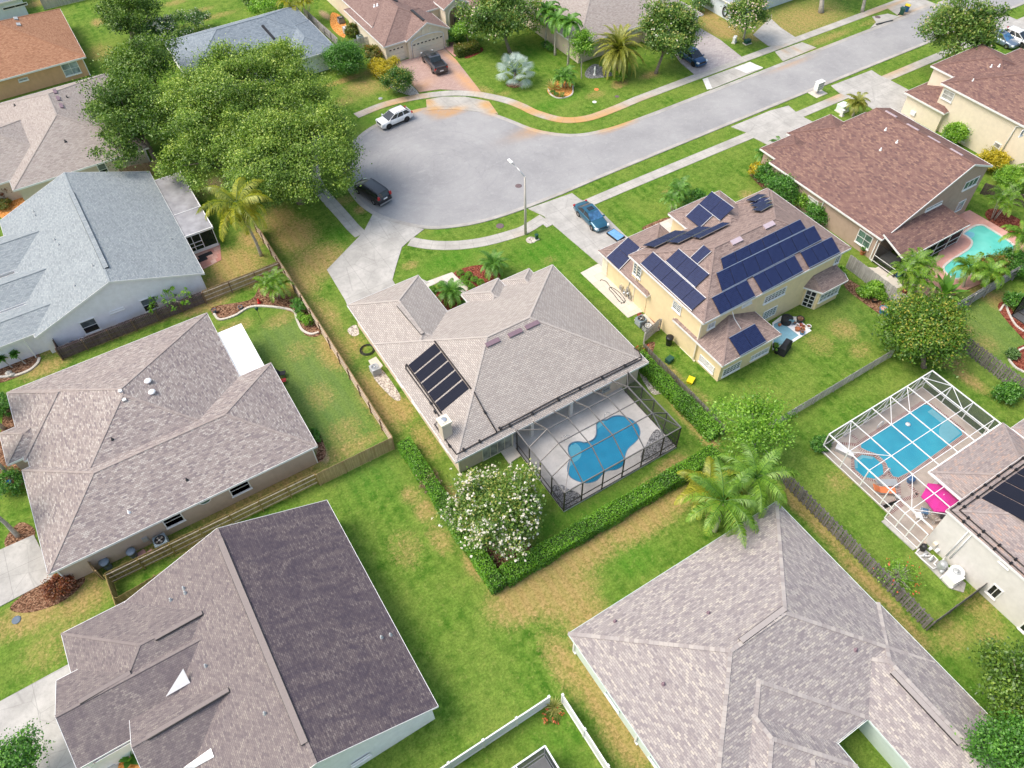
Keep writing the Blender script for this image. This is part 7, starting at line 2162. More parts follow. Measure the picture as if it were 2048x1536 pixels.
fence('fence_gate', 'short grey gate between brown wall and yellow house', P(1660, 460), P(1684, 472), 1.7, 'grey_wood', gap=.03)
fence('fence_gate', 'dark gate beside the tall cream wall', P(1855, 255), P(1872, 246), 1.7, 'dark_wood', gap=.03)
fence('board_fence', 'dark fence behind the aqua pool garden at the right edge', P(1960, 388), P(2060, 420), 1.5, 'dark_wood')

def vinyl(label, a, b, h=1.55):
    a = np.array(a); b = np.array(b); root = thing('vinyl_fence', label, 'fence', (*((a + b) / 2), 0))
    d = b - a; L = np.linalg.norm(d); d /= L
    g = G(); g.beam((*a, h / 2 + .03), (*b, h / 2 + .03), .03, h - .1); g.build('panel', 'vinyl_white', root)
    g = G()
    for z in (h - .02, .14): g.beam((*a, z), (*b, z), .09, .13)
    g.build('rail', 'white_paint', root)
    k = max(1, round(L / 2.4))
    for i in range(k + 1):
        c = a + d * L * i / k; g = G(); g.obox((*c, -.1), (.13, .13, h + .22), math.atan2(d[1], d[0])); g.obox((*c, h + .12), (.17, .17, .05), math.atan2(d[1], d[0])); g.build('post', 'white_paint', root)
vinyl('white vinyl fence running left from the bromeliad corner', (9.9, 13.3), (-3, 13.3))
vinyl('white vinyl fence running down beside the mint wall', (10.75, 12.9), (10.7, 0.0))
# small dark cage at the bottom edge
t = thing('pool_cage', 'grey screened cage corner with white frame at the bottom edge', 'pool cage', (7, 8, 0))
c = P(1090, 1492, 2.6); g = G()
X0, Y0 = c[0], c[1]
for a, b in (((X0, Y0), (X0 - 9, Y0)), ((X0, Y0), (X0, Y0 - 7))): g.beam((*a, 2.6), (*b, 2.6), .10, .12); g.beam((*a, 1.0), (*b, 1.0), .06, .06); g.beam((*a, .1), (*b, .1), .06, .06)
for x in np.arange(X0, X0 - 9.1, -2.2): g.beam((x, Y0, 0), (x, Y0, 2.6), .08, .08, (0, 1, 0)); g.beam((x, Y0, 2.6), (x, Y0 - 7, 2.6), .06, .1)
for y in np.arange(Y0 - 2.2, Y0 - 7.1, -2.2): g.beam((X0, y, 0), (X0, y, 2.6), .08, .08, (0, 1, 0)); g.beam((X0, y, 2.6), (X0 - 9, y, 2.6), .06, .1)
g.build('frame', 'vinyl_white', t)
g = G(); g.face([(X0, Y0, .1), (X0 - 9, Y0, .1), (X0 - 9, Y0, 2.6), (X0, Y0, 2.6)]); g.face([(X0, Y0, .1), (X0, Y0 - 7, .1), (X0, Y0 - 7, 2.6), (X0, Y0, 2.6)]); g.build('wall_screen', 'dense_screen', t)
g = G(); g.face([(X0, Y0, 2.6), (X0 - 9, Y0, 2.6), (X0 - 9, Y0 - 7, 2.6), (X0, Y0 - 7, 2.6)]); g.build('roof_screen', 'grey_screen', t)
sheet('pool_deck', [(X0, Y0), (X0 - 9, Y0), (X0 - 9, Y0 - 7), (X0, Y0 - 7)], .1, 'deck_concrete', .12)
# black cage at the right edge
t = thing('pool_cage', 'black screened cage at the right edge beside the brick bed', 'pool cage', (68, 17, 0)); g = G()
c = P(2022, 632, 0)
for a, b in ((c[:2], c[:2] + (12, 0)), (c[:2], c[:2] + (0, -12))): g.beam((*a, 2.6), (*b, 2.6), .08, .1); g.beam((*a, .9), (*b, .9), .05, .05); g.beam((*a, .1), (*b, .1), .06, .06)
for k in range(6):
    for p in ((c[0] + k * 2.2, c[1]), (c[0], c[1] - k * 2.2)): g.beam((*p, 0), (*p, 2.6), .07, .07, (0, 1, 0))
    g.beam((c[0] + k * 2.2, c[1], 2.6), (c[0] + k * 2.2, c[1] - 12, 2.6), .05, .1)
g.build('frame', 'bronze_metal', t)
g = G(); g.face([(c[0], c[1], .1), (c[0] + 12, c[1], .1), (c[0] + 12, c[1], 2.6), (c[0], c[1], 2.6)]); g.face([(c[0], c[1], .1), (c[0], c[1] - 12, .1), (c[0], c[1] - 12, 2.6), (c[0], c[1], 2.6)]); g.build('wall_screen', 'dense_screen', t)
sheet('pool_deck', [c[:2], c[:2] + (14, 0), c[:2] + (14, -14), c[:2] + (0, -14)], .08, 'deck_concrete', .1)

# ------------------------------------------------------------------ vehicles
def catmull(prof, n=5):
    return [(a, b) for a, b in spline(prof, n=n)]

def vehicle(name, label, cat, px, heading, spec, paint_):
    """spec: length, width, side profile of body (x from front +), greenhouse stations; nose along heading"""
    c = P(*px)
    root = thing(name, label, cat, (c[0], c[1], spec.get('z', .025)), rotz=0)
    L, Wd = spec['L'], spec['W']; hw = Wd / 2
    O = ORG[root.name].copy(); ORG[root.name] = np.zeros(3)
    # lower body: rings across the length
    def body_ring(x, zt, w_, zb):
        return [(x, -w_ * .90, zb), (x, -w_, zb + .16), (x, -w_ * 1.0, zb + (zt - zb) * .62), (x, -w_ * .93, zt - .04), (x, -w_ * .72, zt), (x, 0, zt + .025), (x, w_ * .72, zt), (x, w_ * .93, zt - .04), (x, w_ * 1.0, zb + (zt - zb) * .62), (x, w_, zb + .16), (x, w_ * .90, zb)]
    g = G(); g.smooth = True
    rings = [body_ring(x * L, zt, hw * w_, zb) for x, zt, w_, zb in spec['body']]
    for a, b in zip(rings[:-1], rings[1:]):
        for k in range(len(a) - 1): g.face([a[k], a[k + 1], b[k + 1], b[k]])
        g.face([a[-1], a[0], b[0], b[-1]])
    g.smooth = False
    g.face(rings[0]); g.face(rings[-1][::-1])
    body = g.build('body', paint_, root)
    # greenhouse
    gh = spec['cabin']      # (x_bottom, x_top) pairs: base front, roof front, roof rear, base rear ; z belt, z roof
    xb0, xr0, xr1, xb1, zb, zr = gh
    wb, wr = hw * .90, hw * spec.get('tumble', .74)
    B = lambda x, s_: np.array([x * L, s_ * wb, zb]); Rf = lambda x, s_: np.array([x * L, s_ * wr, zr])
    g = G(); 
    base = [B(xb0, -1), B(xb0, 1), B(xb1, 1), B(xb1, -1)]; top = [Rf(xr0, -1), Rf(xr0, 1), Rf(xr1, 1), Rf(xr1, -1)]
    for i in range(4): g.face([base[i], base[(i + 1) % 4], top[(i + 1) % 4], top[i]])
    g.build('cabin_frame', paint_, root)
    # roof, slightly crowned, overlapping the pillars
    g = G(); g.smooth = True; nx = 6
    def rp(u, v): return np.array([(xr0 + (xr1 - xr0) * u) * L, (v * 2 - 1) * wr * 1.02, zr + .055 * math.sin(math.pi * min(max(u, .02), .98)) ** .5 * (1 - (2 * v - 1) ** 4 * .8)])
    for i in range(nx):
        for j in range(6):
            g.face([rp(i / nx, j / 6), rp((i + 1) / nx, j / 6), rp((i + 1) / nx, (j + 1) / 6), rp(i / nx, (j + 1) / 6)])
    rf = g.build('roof', paint_, root)
    # glass panes, 6 mm proud
    def pane(q, nm, shrink=.09, mat=spec.get('glass', 'car_glass')):
        q = [np.array(p) for p in q]; n_ = np.cross(q[1] - q[0], q[3] - q[0]); n_ /= np.linalg.norm(n_)
        ctr = sum(q) / 4
        if n_ @ (ctr - np.array([(xb0 + xb1) / 2 * L, 0, zb])) < 0: n_ = -n_
        q = [p + (ctr - p) * shrink + n_ * .012 for p in q]
        g = G(); g.face(q); return g.build(nm, mat, root)
    pane([base[0], base[1], top[1], top[0]], 'windshield', .06, spec.get('wglass', 'car_glass'))
    pane([base[2], base[3], top[3], top[2]], 'rear_window', .1)
    for s_ in (-1, 1):
        k = spec.get('nside', 2)
        bxs = np.linspace(xb0 - .02, xb1 + .02, k + 1); txs = np.linspace(xr0 - .005, xr1 + .005, k + 1)
        for i in range(k):
            pane([B(bxs[i], s_), B(bxs[i + 1], s_), Rf(txs[i + 1], s_), Rf(txs[i], s_)], 'side_window', .12)
    # wheels
    for x in spec['axles']:
        for s_ in (-1, 1):
            r = spec.get('r', .34); y = s_ * (hw - .09)
            g = G(); g.smooth = True
            prof = [(.62, -.11), (.95, -.11), (1, -.07), (1, .07), (.95, .11), (.62, .11)]
            an = np.linspace(0, 2 * math.pi, 18, endpoint=False)
            for (ra, ya), (rb, yb) in zip(prof, prof[1:] + prof[:1]):
                for k in range(18):
                    a0, a1 = an[k], an[(k + 1) % 18]
                    g.face([(x * L + ra * r * math.cos(a0), y + ya, r + ra * r * math.sin(a0)), (x * L + ra * r * math.cos(a1), y + ya, r + ra * r * math.sin(a1)), (x * L + rb * r * math.cos(a1), y + yb, r + rb * r * math.sin(a1)), (x * L + rb * r * math.cos(a0), y + yb, r + rb * r * math.sin(a0))])
            wh = g.build('wheel', 'rubber', root)
            g = G(); yo = y + s_ * .085
            g.face([(x * L + .62 * r * math.cos(t), yo - s_ * .03, r + .62 * r * math.sin(t)) for t in an])
            for k in range(5):
                t = k * 2 * math.pi / 5; g.beam((x * L, yo, r), (x * L + .6 * r * math.cos(t), yo, r + .6 * r * math.sin(t)), .07, .03, (0, 1, 0))
            g.build('rim', spec.get('rim', 'steel'), wh)
            # arch
            g = G(); pts = [(x * L + 1.16 * r * math.cos(t), s_ * (hw * 1.0 + .006), r + 1.16 * r * math.sin(t)) for t in np.linspace(-.25, math.pi + .25, 12)]
            g.face(pts); g.build('wheel_arch', spec.get('arch', 'black_plastic'), root)
    # lamps, bumpers, mirrors, plates
    fx_, fz = spec['front']; rx, rz = spec['rear']
    for s_ in (-1, 1):
        g = G(); g.hexa([(fx_ * L - .28, s_ * hw * .80 - .02, fz - .08), (fx_ * L + .03, s_ * hw * .62, fz - .08), (fx_ * L + .03, s_ * hw * .92, fz - .08), (fx_ * L - .28, s_ * hw * .985, fz - .08), (fx_ * L - .30, s_ * hw * .80, fz + .08), (fx_ * L, s_ * hw * .62, fz + .06), (fx_ * L, s_ * hw * .90, fz + .06), (fx_ * L - .30, s_ * hw * .97, fz + .09)])
        g.build('headlight', 'headlight', root)
        g = G(); g.box(rx * L - .02, min(s_ * hw * .72, s_ * hw * .97), rz - .1, rx * L + .16, max(s_ * hw * .72, s_ * hw * .97), rz + spec.get('tl', .1)); g.build('taillight', 'taillight', root)
        g = G(); m_x = (xb0 - .03) * L; g.hexa([(m_x - .08, s_ * wb, zb), (m_x + .1, s_ * wb, zb), (m_x + .08, s_ * (wb + .24), zb + .02), (m_x - .06, s_ * (wb + .24), zb + .02), (m_x - .08, s_ * wb, zb + .12), (m_x + .06, s_ * wb, zb + .12), (m_x + .04, s_ * (wb + .24), zb + .15), (m_x - .06, s_ * (wb + .24), zb + .15)])
        g.build('mirror', paint_, root)
    g = G(); g.box(fx_ * L - .02, -hw * .5, fz - .2, fx_ * L + .05, hw * .5, fz + .02); g.build('grille', 'black_plastic', root)
    g = G(); g.box(rx * L - .06, -hw * .88, .36, rx * L + .06, hw * .88, .52); g.build('bumper', spec.get('bumper', paint_), root)
    g = G(); g.box(rx * L - .075, -.26, rz - .28, rx * L - .03, .26, rz - .13); g.build('licence_plate', 'white_paint', root)
    if spec.get('rails'):
        for s_ in (-1, 1):
            g = G(); g.tube([((xr0 - .02) * L, s_ * wr * .92, zr + .03), ((xr0 - .06) * L, s_ * wr * .92, zr + .11), ((xr1 + .06) * L, s_ * wr * .92, zr + .11), ((xr1 + .02) * L, s_ * wr * .92, zr + .03)], .025, 5); g.build('roof_rail', 'black_plastic', root)
    if spec.get('sunroof'):
        a, b = spec['sunroof']; g = G(); g.box(a * L, -wr * .55, zr + .058, b * L, wr * .55, zr + .064); g.build('sunroof', 'car_glass', root)
    if spec.get('cladding'):
        for s_ in (-1, 1):
            g = G(); g.box(-.34 * L, min(s_ * hw * .97, s_ * hw * 1.012), .24, .33 * L, max(s_ * hw * .97, s_ * hw * 1.012), .42); g.build('side_skirt', 'black_plastic', root)
    if spec.get('bed'):
        x0, x1, zf, zt = spec['bed']
        g = G(); g.box(x0 * L, -hw * .78, zf, x1 * L, hw * .78, zf + .02); g.build('bed_liner', 'black_plastic', root)
        g = G()
        for s_ in (-1, 1): g.box(x0 * L - .0, min(s_ * hw * .80, s_ * hw * .96), zf, x1 * L, max(s_ * hw * .80, s_ * hw * .96), zt)
        g.box(x0 * L, -hw * .96, zf, x0 * L + .1, hw * .96, zt); g.build('bed_side', paint_, root)
    ORG[root.name] = O
    root.rotation_euler = (0, 0, heading)
    return root

SEDAN = dict(L=4.85, W=1.84, body=[(-.5, .86, .80, .34), (-.485, .92, .93, .24), (-.38, 1.0, 1.0, .2), (-.2, .97, 1.0, .2), (.1, .95, 1.0, .2), (.22, .93, 1.0, .2), (.40, .80, .98, .2), (.48, .66, .88, .24), (.5, .56, .74, .32)],
             cabin=(.24, .05, -.20, -.39, .93, 1.42), axles=(.305, -.27), front=(.485, .64), rear=(-.5, .82), nside=2, glass='car_glass', wglass='car_glass_blue', sunroof=(-.12, .0), r=.33)
SUV = dict(L=4.65, W=1.87, body=[(-.5, .95, .84, .38), (-.49, 1.08, .95, .28), (-.40, 1.12, 1.0, .24), (.1, 1.05, 1.0, .24), (.24, 1.04, 1.0, .24), (.42, .96, .98, .24), (.485, .82, .90, .28), (.5, .70, .78, .36)],
           cabin=(.28, .05, -.33, -.475, 1.02, 1.56), axles=(.30, -.28), front=(.49, .84), rear=(-.49, 1.02), nside=3, rails=True, arch='black_plastic', cladding=True, r=.37, rim='dark_metal', tumble=.74)
VAN = dict(L=5.1, W=1.98, body=[(-.5, .95, .86, .34), (-.49, 1.12, .96, .26), (-.36, 1.14, 1.0, .22), (.1, 1.08, 1.0, .22), (.28, 1.05, 1.0, .22), (.42, .92, .97, .22), (.485, .76, .88, .26), (.5, .64, .76, .34)],
           cabin=(.30, .13, -.42, -.485, 1.08, 1.66), axles=(.31, -.28), front=(.485, .80), rear=(-.495, 1.2), nside=3, rails=True, r=.35, tl=.28, tumble=.78, bumper='steel')
PICKUP = dict(L=5.75, W=2.0, body=[(-.5, .98, .90, .46), (-.49, 1.06, .97, .36), (-.36, 1.08, 1.0, .34), (.0, 1.08, 1.0, .34), (.2, 1.10, 1.0, .34), (.40, 1.06, .98, .34), (.485, .96, .92, .36), (.5, .82, .82, .44)],
              cabin=(.22, .11, -.115, -.16, 1.08, 1.72), axles=(.31, -.29), front=(.49, .92), rear=(-.49, .92), nside=2, r=.39, tl=.2, bumper='dark_metal', bed=(-.485, -.17, 1.10, 1.32), sunroof=(-.06, .06), tumble=.78)
vehicle('parked_car', 'teal blue sedan parked on the concrete driveway of the yellow house', 'car', (1182, 441), rad(-93), SEDAN, 'paint_teal')
q0_, q1_ = P(820, 240), P(760, 255)
vehicle('parked_car', 'white suv with dark roof rails parked by the turning circle kerb', 'car', (790, 245), math.atan2(-.45, -4.4) , SUV, 'paint_white')
q0_, q1_ = P(765, 408), P(728, 372)
vehicle('parked_van', 'black minivan parked at the kerb half under the oak', 'van', (746, 392), math.atan2(3.9, -.9), VAN, 'paint_black')
vehicle('pickup_truck', 'dark graphite pickup truck on the pink paver driveway', 'pickup', (869, 133), rad(84), PICKUP, 'paint_graphite')
vehicle('parked_car', 'blue suv nosing out from under the magnolia', 'car', (1383, 122), rad(-92), dict(SUV, rails=False, cladding=False), 'paint_blue')
vehicle('parked_car', 'white suv at the right edge behind the cream house roof', 'car', (2030, 84), rad(-88), dict(SUV, rails=False, cladding=False, rim='steel'), 'paint_white')
vehicle('parked_car', 'steel blue car behind the verge magnolia', 'car', (1999, 86), rad(-88), SEDAN, 'paint_steelblue')

# ------------------------------------------------------------------ street furniture and small things
b = P(1051, 468)
lp = thing('street_lamp', 'concrete street lamp standing on the grass verge at the turning circle', 'street lamp', (b[0], b[1], 0))
g = G(); g.tube([(b[0], b[1], -.1), (b[0], b[1], 7.5)], [.155, .095], 12); g.build('pole', 'lamp_concrete', lp)
g = G(); tp = np.array([b[0], b[1], 7.45]); e = np.array([b[0] - .2, b[1] + 2.3, 8.0]); g.tube([tp, (tp + e) / 2 + (0, 0, .1), e], [.05, .045, .04], 7); g.build('arm', 'steel', lp)
g = G(); g.obox((e[0], e[1] + .25, e[2] - .06), (.28, .75, .14), 0); g.build('lamp_head', 'white_gel', lp)
b = P(1634, 186)
mb = thing('mailbox_cluster', 'white cluster mailbox on its concrete pad by the road', 'mailbox', (b[0], b[1], 0))
g = G(); g.box(b[0] - .55, b[1] - .3, .55, b[0] + .55, b[1] + .3, 1.6); g.build('box', 'white_gel', mb)
g = G(); g.box(b[0] - .6, b[1] - .36, 1.6, b[0] + .6, b[1] + .36, 1.66); g.build('lid', 'white_paint', mb)
g = G(); g.box(b[0] - .2, b[1] - .12, .1, b[0] + .2, b[1] + .12, .55); g.build('pedestal', 'steel', mb)
g = G()
for i in range(4):
    for j in range(3): g.box(b[0] - .5 + i * .26, b[1] - .318, .62 + j * .32, b[0] - .28 + i * .26, b[1] - .302, .88 + j * .32)
g.build('mailbox_door', 'grey_metal', mb)
sheet('mailbox_pad', [(b[0] - 1.0, b[1] - .9), (b[0] + 1.0, b[1] - .9), (b[0] + 1.0, b[1] + .8), (b[0] - 1.0, b[1] + .8)], .05, 'light_slab', .06)

def utility(name, label, px, size, mat, rz=0.0, cat='utility box'):
    b = P(*px); r = thing(name, label, cat, (b[0], b[1], 0))
    g = G(); g.obox((b[0], b[1], .0), (size[0] + .2, size[1] + .2, .1), rz); g.build('base', 'light_slab', r)
    g = G(); g.obox((b[0], b[1], .1), size, rz); g.build('cabinet', mat, r)
    g = G(); g.obox((b[0], b[1], .1 + size[2]), (size[0] + .06, size[1] + .06, .06), rz); g.build('lid', mat, r)
    g = G(); ca, sa = math.cos(rz), math.sin(rz); g.obox((b[0] + sa * size[1] / 2, b[1] - ca * size[1] / 2, .1 + size[2] * .3), (.12, .03, size[2] * .3), rz); g.build('latch', 'dark_metal', r)
    return r
utility('utility_box', 'large pale green transformer box beside the grey green palm', (1683, 222), (1.2, 1.0, .8), 'mint_trim')
utility('utility_box', 'small white utility pedestal by the transformer box', (1683, 232), (.3, .3, .7), 'white_paint')
utility('utility_box', 'white twin utility pedestal on the dry verge', (1468, 85), (.8, .35, .7), 'white_gel', .5)
utility('utility_box', 'low green utility drum cover beside the white pedestals', (1494, 87), (.9, .6, .4), 'green_plastic')
utility('utility_box', 'small dark green pedestal by the lamp post', (1073, 479), (.28, .28, .55), 'green_plastic')
def disc(name, label, px, r, mat, cat, z=.03, group=None):
    b = P(*px); g = G(); g.lathe((b[0], b[1], 0), [(r * 1.12, 0), (r * 1.12, z), (r, z + .012), (r * .6, z + .008), (0, z + .012)], 20)
    return one(g, name, mat, label, cat, (b[0], b[1], 0), group)
plain('manhole_iron', C(.16, .115, .12), .7, var=.25, scale=8)
disc('manhole_cover', 'dark manhole cover on the asphalt beside the lamp post', (1037, 372), .36, 'manhole_iron', 'manhole cover', .025)
disc('manhole_cover', 'rusty manhole cover in the verge grass of the turning circle', (1000, 452), .4, 'manhole_iron', 'manhole cover', .02)
disc('manhole_cover', 'brown storm inlet cover on the far kerb apron', (1755, 35), .38, 'manhole_iron', 'manhole cover', .08)
disc('valve_cover', 'pale round valve cover beside the green pedestal', (1062, 480), .5, 'pebbles', 'valve cover', .012)
disc('valve_cover', 'small orange lid in the lawn under the date palm', (1193, 179), .28, 'orange_fabric', 'valve cover', .02)
disc('valve_cover', 'small pale blue lid in the front lawn', (1189, 204), .25, 'white_gel', 'valve cover', .02)
disc('valve_cover', 'dark hole lid in the lawn near the date palm', (1234, 193), .26, 'manhole_iron', 'valve cover', .02)
disc('valve_cover', 'grey plastic lid in the lawn by the bottom left driveway', (33, 1240), .3, 'slate_plastic', 'valve cover', .03)
disc('valve_cover', 'small meter lid by the pavement under the oak side lawn', (761, 197), .26, 'grey_metal', 'valve cover', .03)
# storm inlet in the far kerb
b0, b1 = P(1752, 50), P(1785, 42)
g = G(); g.beam((*b0[:2], .07), (*b1[:2], .07), .28, .12); one(g, 'storm_inlet', 'black_plastic', 'dark storm drain slot in the far kerb', 'storm drain', (b0 + b1) / 2)

def wheelie(label, px, mat, lid, rz):
    b = P(*px); r = thing('wheelie_bin', label, 'bin', (b[0], b[1], .06))
    ca, sa = math.cos(rz), math.sin(rz)
    Rz = lambda x, y, z: (b[0] + x * ca - y * sa, b[1] + x * sa + y * ca, z)
    g = G(); g.hexa([Rz(-.24, -.28, .12), Rz(.24, -.28, .12), Rz(.24, .24, .12), Rz(-.24, .24, .12), Rz(-.31, -.36, 1.0), Rz(.31, -.36, 1.0), Rz(.31, .34, 1.0), Rz(-.31, .34, 1.0)]); g.build('body', mat, r)
    g = G(); g.hexa([Rz(-.34, -.40, 1.0), Rz(.34, -.40, 1.0), Rz(.34, .40, 1.0), Rz(-.34, .40, 1.0), Rz(-.3, -.36, 1.08), Rz(.3, -.36, 1.08), Rz(.3, .36, 1.12), Rz(-.3, .36, 1.12)]); g.build('lid', lid, r)
    for s_ in (-1, 1):
        g = G(); g.tube([Rz(s_ * .27, .3, .12), Rz(s_ * .33, .3, .12)], .13, 12); g.build('wheel', 'rubber', r)
    g = G(); g.tube([Rz(-.25, .44, 1.0), Rz(.25, .44, 1.0)], .025, 6); g.build('handle', mat, r)
    return r
wheelie('dark green wheelie bin at the far kerb', (1802, 30), 'green_plastic', 'green_plastic', .4)
wheelie('blue wheelie bin with bright yellow lid at the far kerb', (1811, 24), 'blue_plastic', 'yellow_plastic', .4)
def tub(name, label, px, r, h, mat, cat, soil=None, plant=None, z=0.0, ribs=False, lid=None):
    b = P(*px, z); t = thing(name, label, cat, (b[0], b[1], z))
    g = G(); g.lathe((b[0], b[1], z), [(r * .78, 0), (r * .9, h * .5), (r, h * .9), (r * 1.1, h * .9), (r * 1.1, h), (r * .92, h), (r * .9, h - .06), (0, h - .06)], 18); g.build('body', mat, t)
    if soil:
        g = G(); g.disc((b[0], b[1], z + h - .04), r * .88, 14); g.build('soil', soil, t)
    if lid:
        g = G(); g.lathe((b[0], b[1], z + h), [(r * 1.12, .004), (r * 1.12, .06), (r * .5, .09), (0, .09)], 18); g.build('lid', lid, t)
    if plant:
        pts, out, tn, _ = crown_points(plant[1], (r * plant[2],) * 3, 14, r * .3, .4, np.random.default_rng(int(px[0])))
        v, f, tt = leaves(pts + (0, 0, h + r * plant[2] * .6), .12, tn, .4, .6, out); link('plant', mesh_np('plant', v, f, tt), plant[0], t)
    return t
plain('bin_lid_grey', C(.20, .26, .33), .5, var=.1); 
tub('bin', 'slate blue round bin at the tan wall nearest the gate', (218, 1135), .34, .95, 'slate_plastic', 'bin', lid='bin_lid_grey')
tub('bin', 'slate blue round bin at the tan wall nearest the air conditioner', (270, 1113), .32, .85, 'slate_plastic', 'bin', lid='bin_lid_grey')
tub('bin', 'black rain barrel beside the yellow wall', (1337, 689), .34, 1.0, 'black_plastic', 'barrel', lid='black_plastic')
tub('bin', 'black round bin by the dark gate at the lilac white wall', (152, 697), .33, .8, 'slate_plastic', 'bin', soil='mulch')
tub('bin', 'pale grey bucket bin beside the lilac white wall', (169, 689), .33, .6, 'ac_light', 'bin', lid='white_gel')
tub('flower_pot', 'tan ring pot lying by the lilac white wall', (184, 686), .26, .35, 'terracotta', 'pot', soil='mulch')
tub('flower_pot', 'large terracotta urn by the lilac white wall', (188, 675), .3, .5, 'terracotta', 'pot', soil='terracotta')
tub('flower_pot', 'smaller terracotta pot right of the large urn', (199, 671), .22, .4, 'terracotta', 'pot', soil='terracotta')
tub('flower_pot', 'blue glazed pot with pinkish soil by the grey fence', (1764, 625), .38, .6, 'blue_glaze', 'pot', soil='blush_brick')
tub('flower_pot', 'blue glazed pot with dark soil nearest the round tree', (1775, 632), .38, .55, 'blue_glaze', 'pot', soil='mulch')
tub('flower_pot', 'terracotta pot with cactus against the brown wall', (1724, 508), .28, .5, 'terracotta', 'pot', soil='mulch', plant=('bush_leaf', 160, 1.1))
tub('flower_pot', 'black pot with a leafy plant by the covered grill', (1553, 705), .3, .45, 'black_plastic', 'pot', plant=('lime_leaf', 260, 1.5))
tub('flower_pot', 'black pot with shrub by the grey fence', (1721, 592), .26, .4, 'black_plastic', 'pot', soil='mulch')
tub('flower_pot', 'black pot in the shrubs along the grey fence', (1747, 604), .26, .4, 'black_plastic', 'pot', soil='mulch')
tub('flower_pot', 'dark pot in the fence corner bed', (430, 625), .2, .4, 'slate_plastic', 'pot', soil='mulch')
tub('flower_pot', 'blue rimmed pot in the curved bed by the fence', (482, 618), .22, .35, 'slate_plastic', 'pot', soil='mulch')
TP = lambda a, b_: (1320 + a / 5.12, 560 + b_ / 5.12)
for k, (a, b_, r, m_, s_, lab) in enumerate([(1427, 425, .36, 'black_plastic', 'mulch', 'largest dark planter on the white patio'), (1402, 515, .24, 'terracotta', 'terracotta', 'bright terracotta pot at the patio edge'), (1450, 525, .25, 'terracotta', 'mulch', 'terracotta pot with dark soil on the white patio'), (1450, 552, .22, 'blue_glaze', 'mulch', 'blue pot at the corner of the white patio'), (1518, 490, .22, 'white_gel', 'mulch', 'pale ringed pot at the patio tip'), (1375, 450, .17, 'slate_plastic', 'mulch', 'small grey pot near the blue chair'), (1405, 475, .16, 'white_gel', 'mulch', 'small white pot in the pot cluster'), (1440, 468, .15, 'red_plastic', 'mulch', 'small red pot in the pot cluster'), (1465, 485, .16, 'terracotta', 'mulch', 'small terracotta pot in the pot cluster'), (1222, 468, .16, 'terracotta', 'terracotta', 'small terracotta pot on the blue rug')]):
    tub('flower_pot', lab, TP(a, b_), r, r * 1.3, m_, 'pot', soil=s_, z=.055)
b = P(*TP(1170, 690), 0)
tub('flower_pot', 'round pot beside the sunroom corner', TP(1175, 690), .26, .4, 'green_plastic', 'pot', soil='mulch')
# grill under its cover
b = P(*TP(1290, 745)); r = thing('covered_grill', 'barbecue grill under a black cover at the blue rug', 'grill', (b[0], b[1], 0))
g = G(); A_ = .35; ca, sa = math.cos(A_), math.sin(A_)
Rz = lambda x, y, z: (b[0] + x * ca - y * sa, b[1] + .3 + x * sa + y * ca, z)
g.hexa([Rz(-.8, -.35, .06), Rz(.8, -.35, .06), Rz(.8, .35, .06), Rz(-.8, .35, .06), Rz(-.78, -.33, .92), Rz(.78, -.33, .92), Rz(.78, .33, .92), Rz(-.78, .33, .92)])
g.hexa([Rz(-.78, -.33, .92), Rz(.78, -.33, .92), Rz(.78, .33, .92), Rz(-.78, .33, .92), Rz(-.45, -.2, 1.25), Rz(.45, -.2, 1.25), Rz(.45, .22, 1.25), Rz(-.45, .22, 1.25)]); g.build('cover', 'black_fabric', r)
g = G(); g.tube([Rz(-.82, -.36, .08), Rz(.82, -.36, .08), Rz(.82, .36, .08), Rz(-.82, .36, .08), Rz(-.82, -.36, .08)], .03, 5); g.build('hem', 'black_plastic', r)
def chair(label, px, mat, frame, rz, z=.06, recline=.3, name='patio_chair', cat='chair', sc_=1.0):
    b = P(*px, z); r = thing(name, label, cat, (b[0], b[1], z)); ca, sa = math.cos(rz), math.sin(rz)
    Rz = lambda x, y, zz: (b[0] + (x * ca - y * sa) * sc_, b[1] + (x * sa + y * ca) * sc_, z + zz * sc_)
    g = G(); g.hexa([Rz(-.27, -.27, .40), Rz(.27, -.27, .40), Rz(.27, .27, .38), Rz(-.27, .27, .38), Rz(-.27, -.27, .46), Rz(.27, -.27, .46), Rz(.27, .27, .44), Rz(-.27, .27, .44)]); g.build('seat', mat, r)
    g = G(); g.hexa([Rz(-.27, .25, .44), Rz(.27, .25, .44), Rz(.27, .30, .44), Rz(-.27, .30, .44), Rz(-.26, .25 + recline, 1.0), Rz(.26, .25 + recline, 1.0), Rz(.26, .29 + recline, 1.0), Rz(-.26, .29 + recline, 1.0)]); g.build('backrest', mat, r)
    for x in (-.27, .27):
        for y in (-.25, .27):
            g = G(); g.tube([Rz(x, y, 0), Rz(x, y, .42)], .02, 5); g.build('leg', frame, r)
        g = G(); g.tube([Rz(x, -.25, .42), Rz(x, -.25, .63), Rz(x, .32, .63)], .02, 5); g.build('armrest', frame, r)
    return r
chair('light blue folding chair on the white patio', TP(1325, 440), 'blue_mat', 'steel', 2.4)
b = P(*TP(1285, 440)); r = thing('covered_table', 'round table under a dark cover on the white patio', 'table', (b[0], b[1], .05))
g = G(); g.lathe((b[0], b[1], .05), [(.5, 0), (.55, .5), (.56, .7), (.4, .78), (0, .8)], 16); g.build('cover', 'black_fabric', r); g = G(); g.lathe((b[0], b[1], .83), [(.08, 0), (.08, .1), (0, .12)], 8); g.build('knob', 'black_plastic', r)

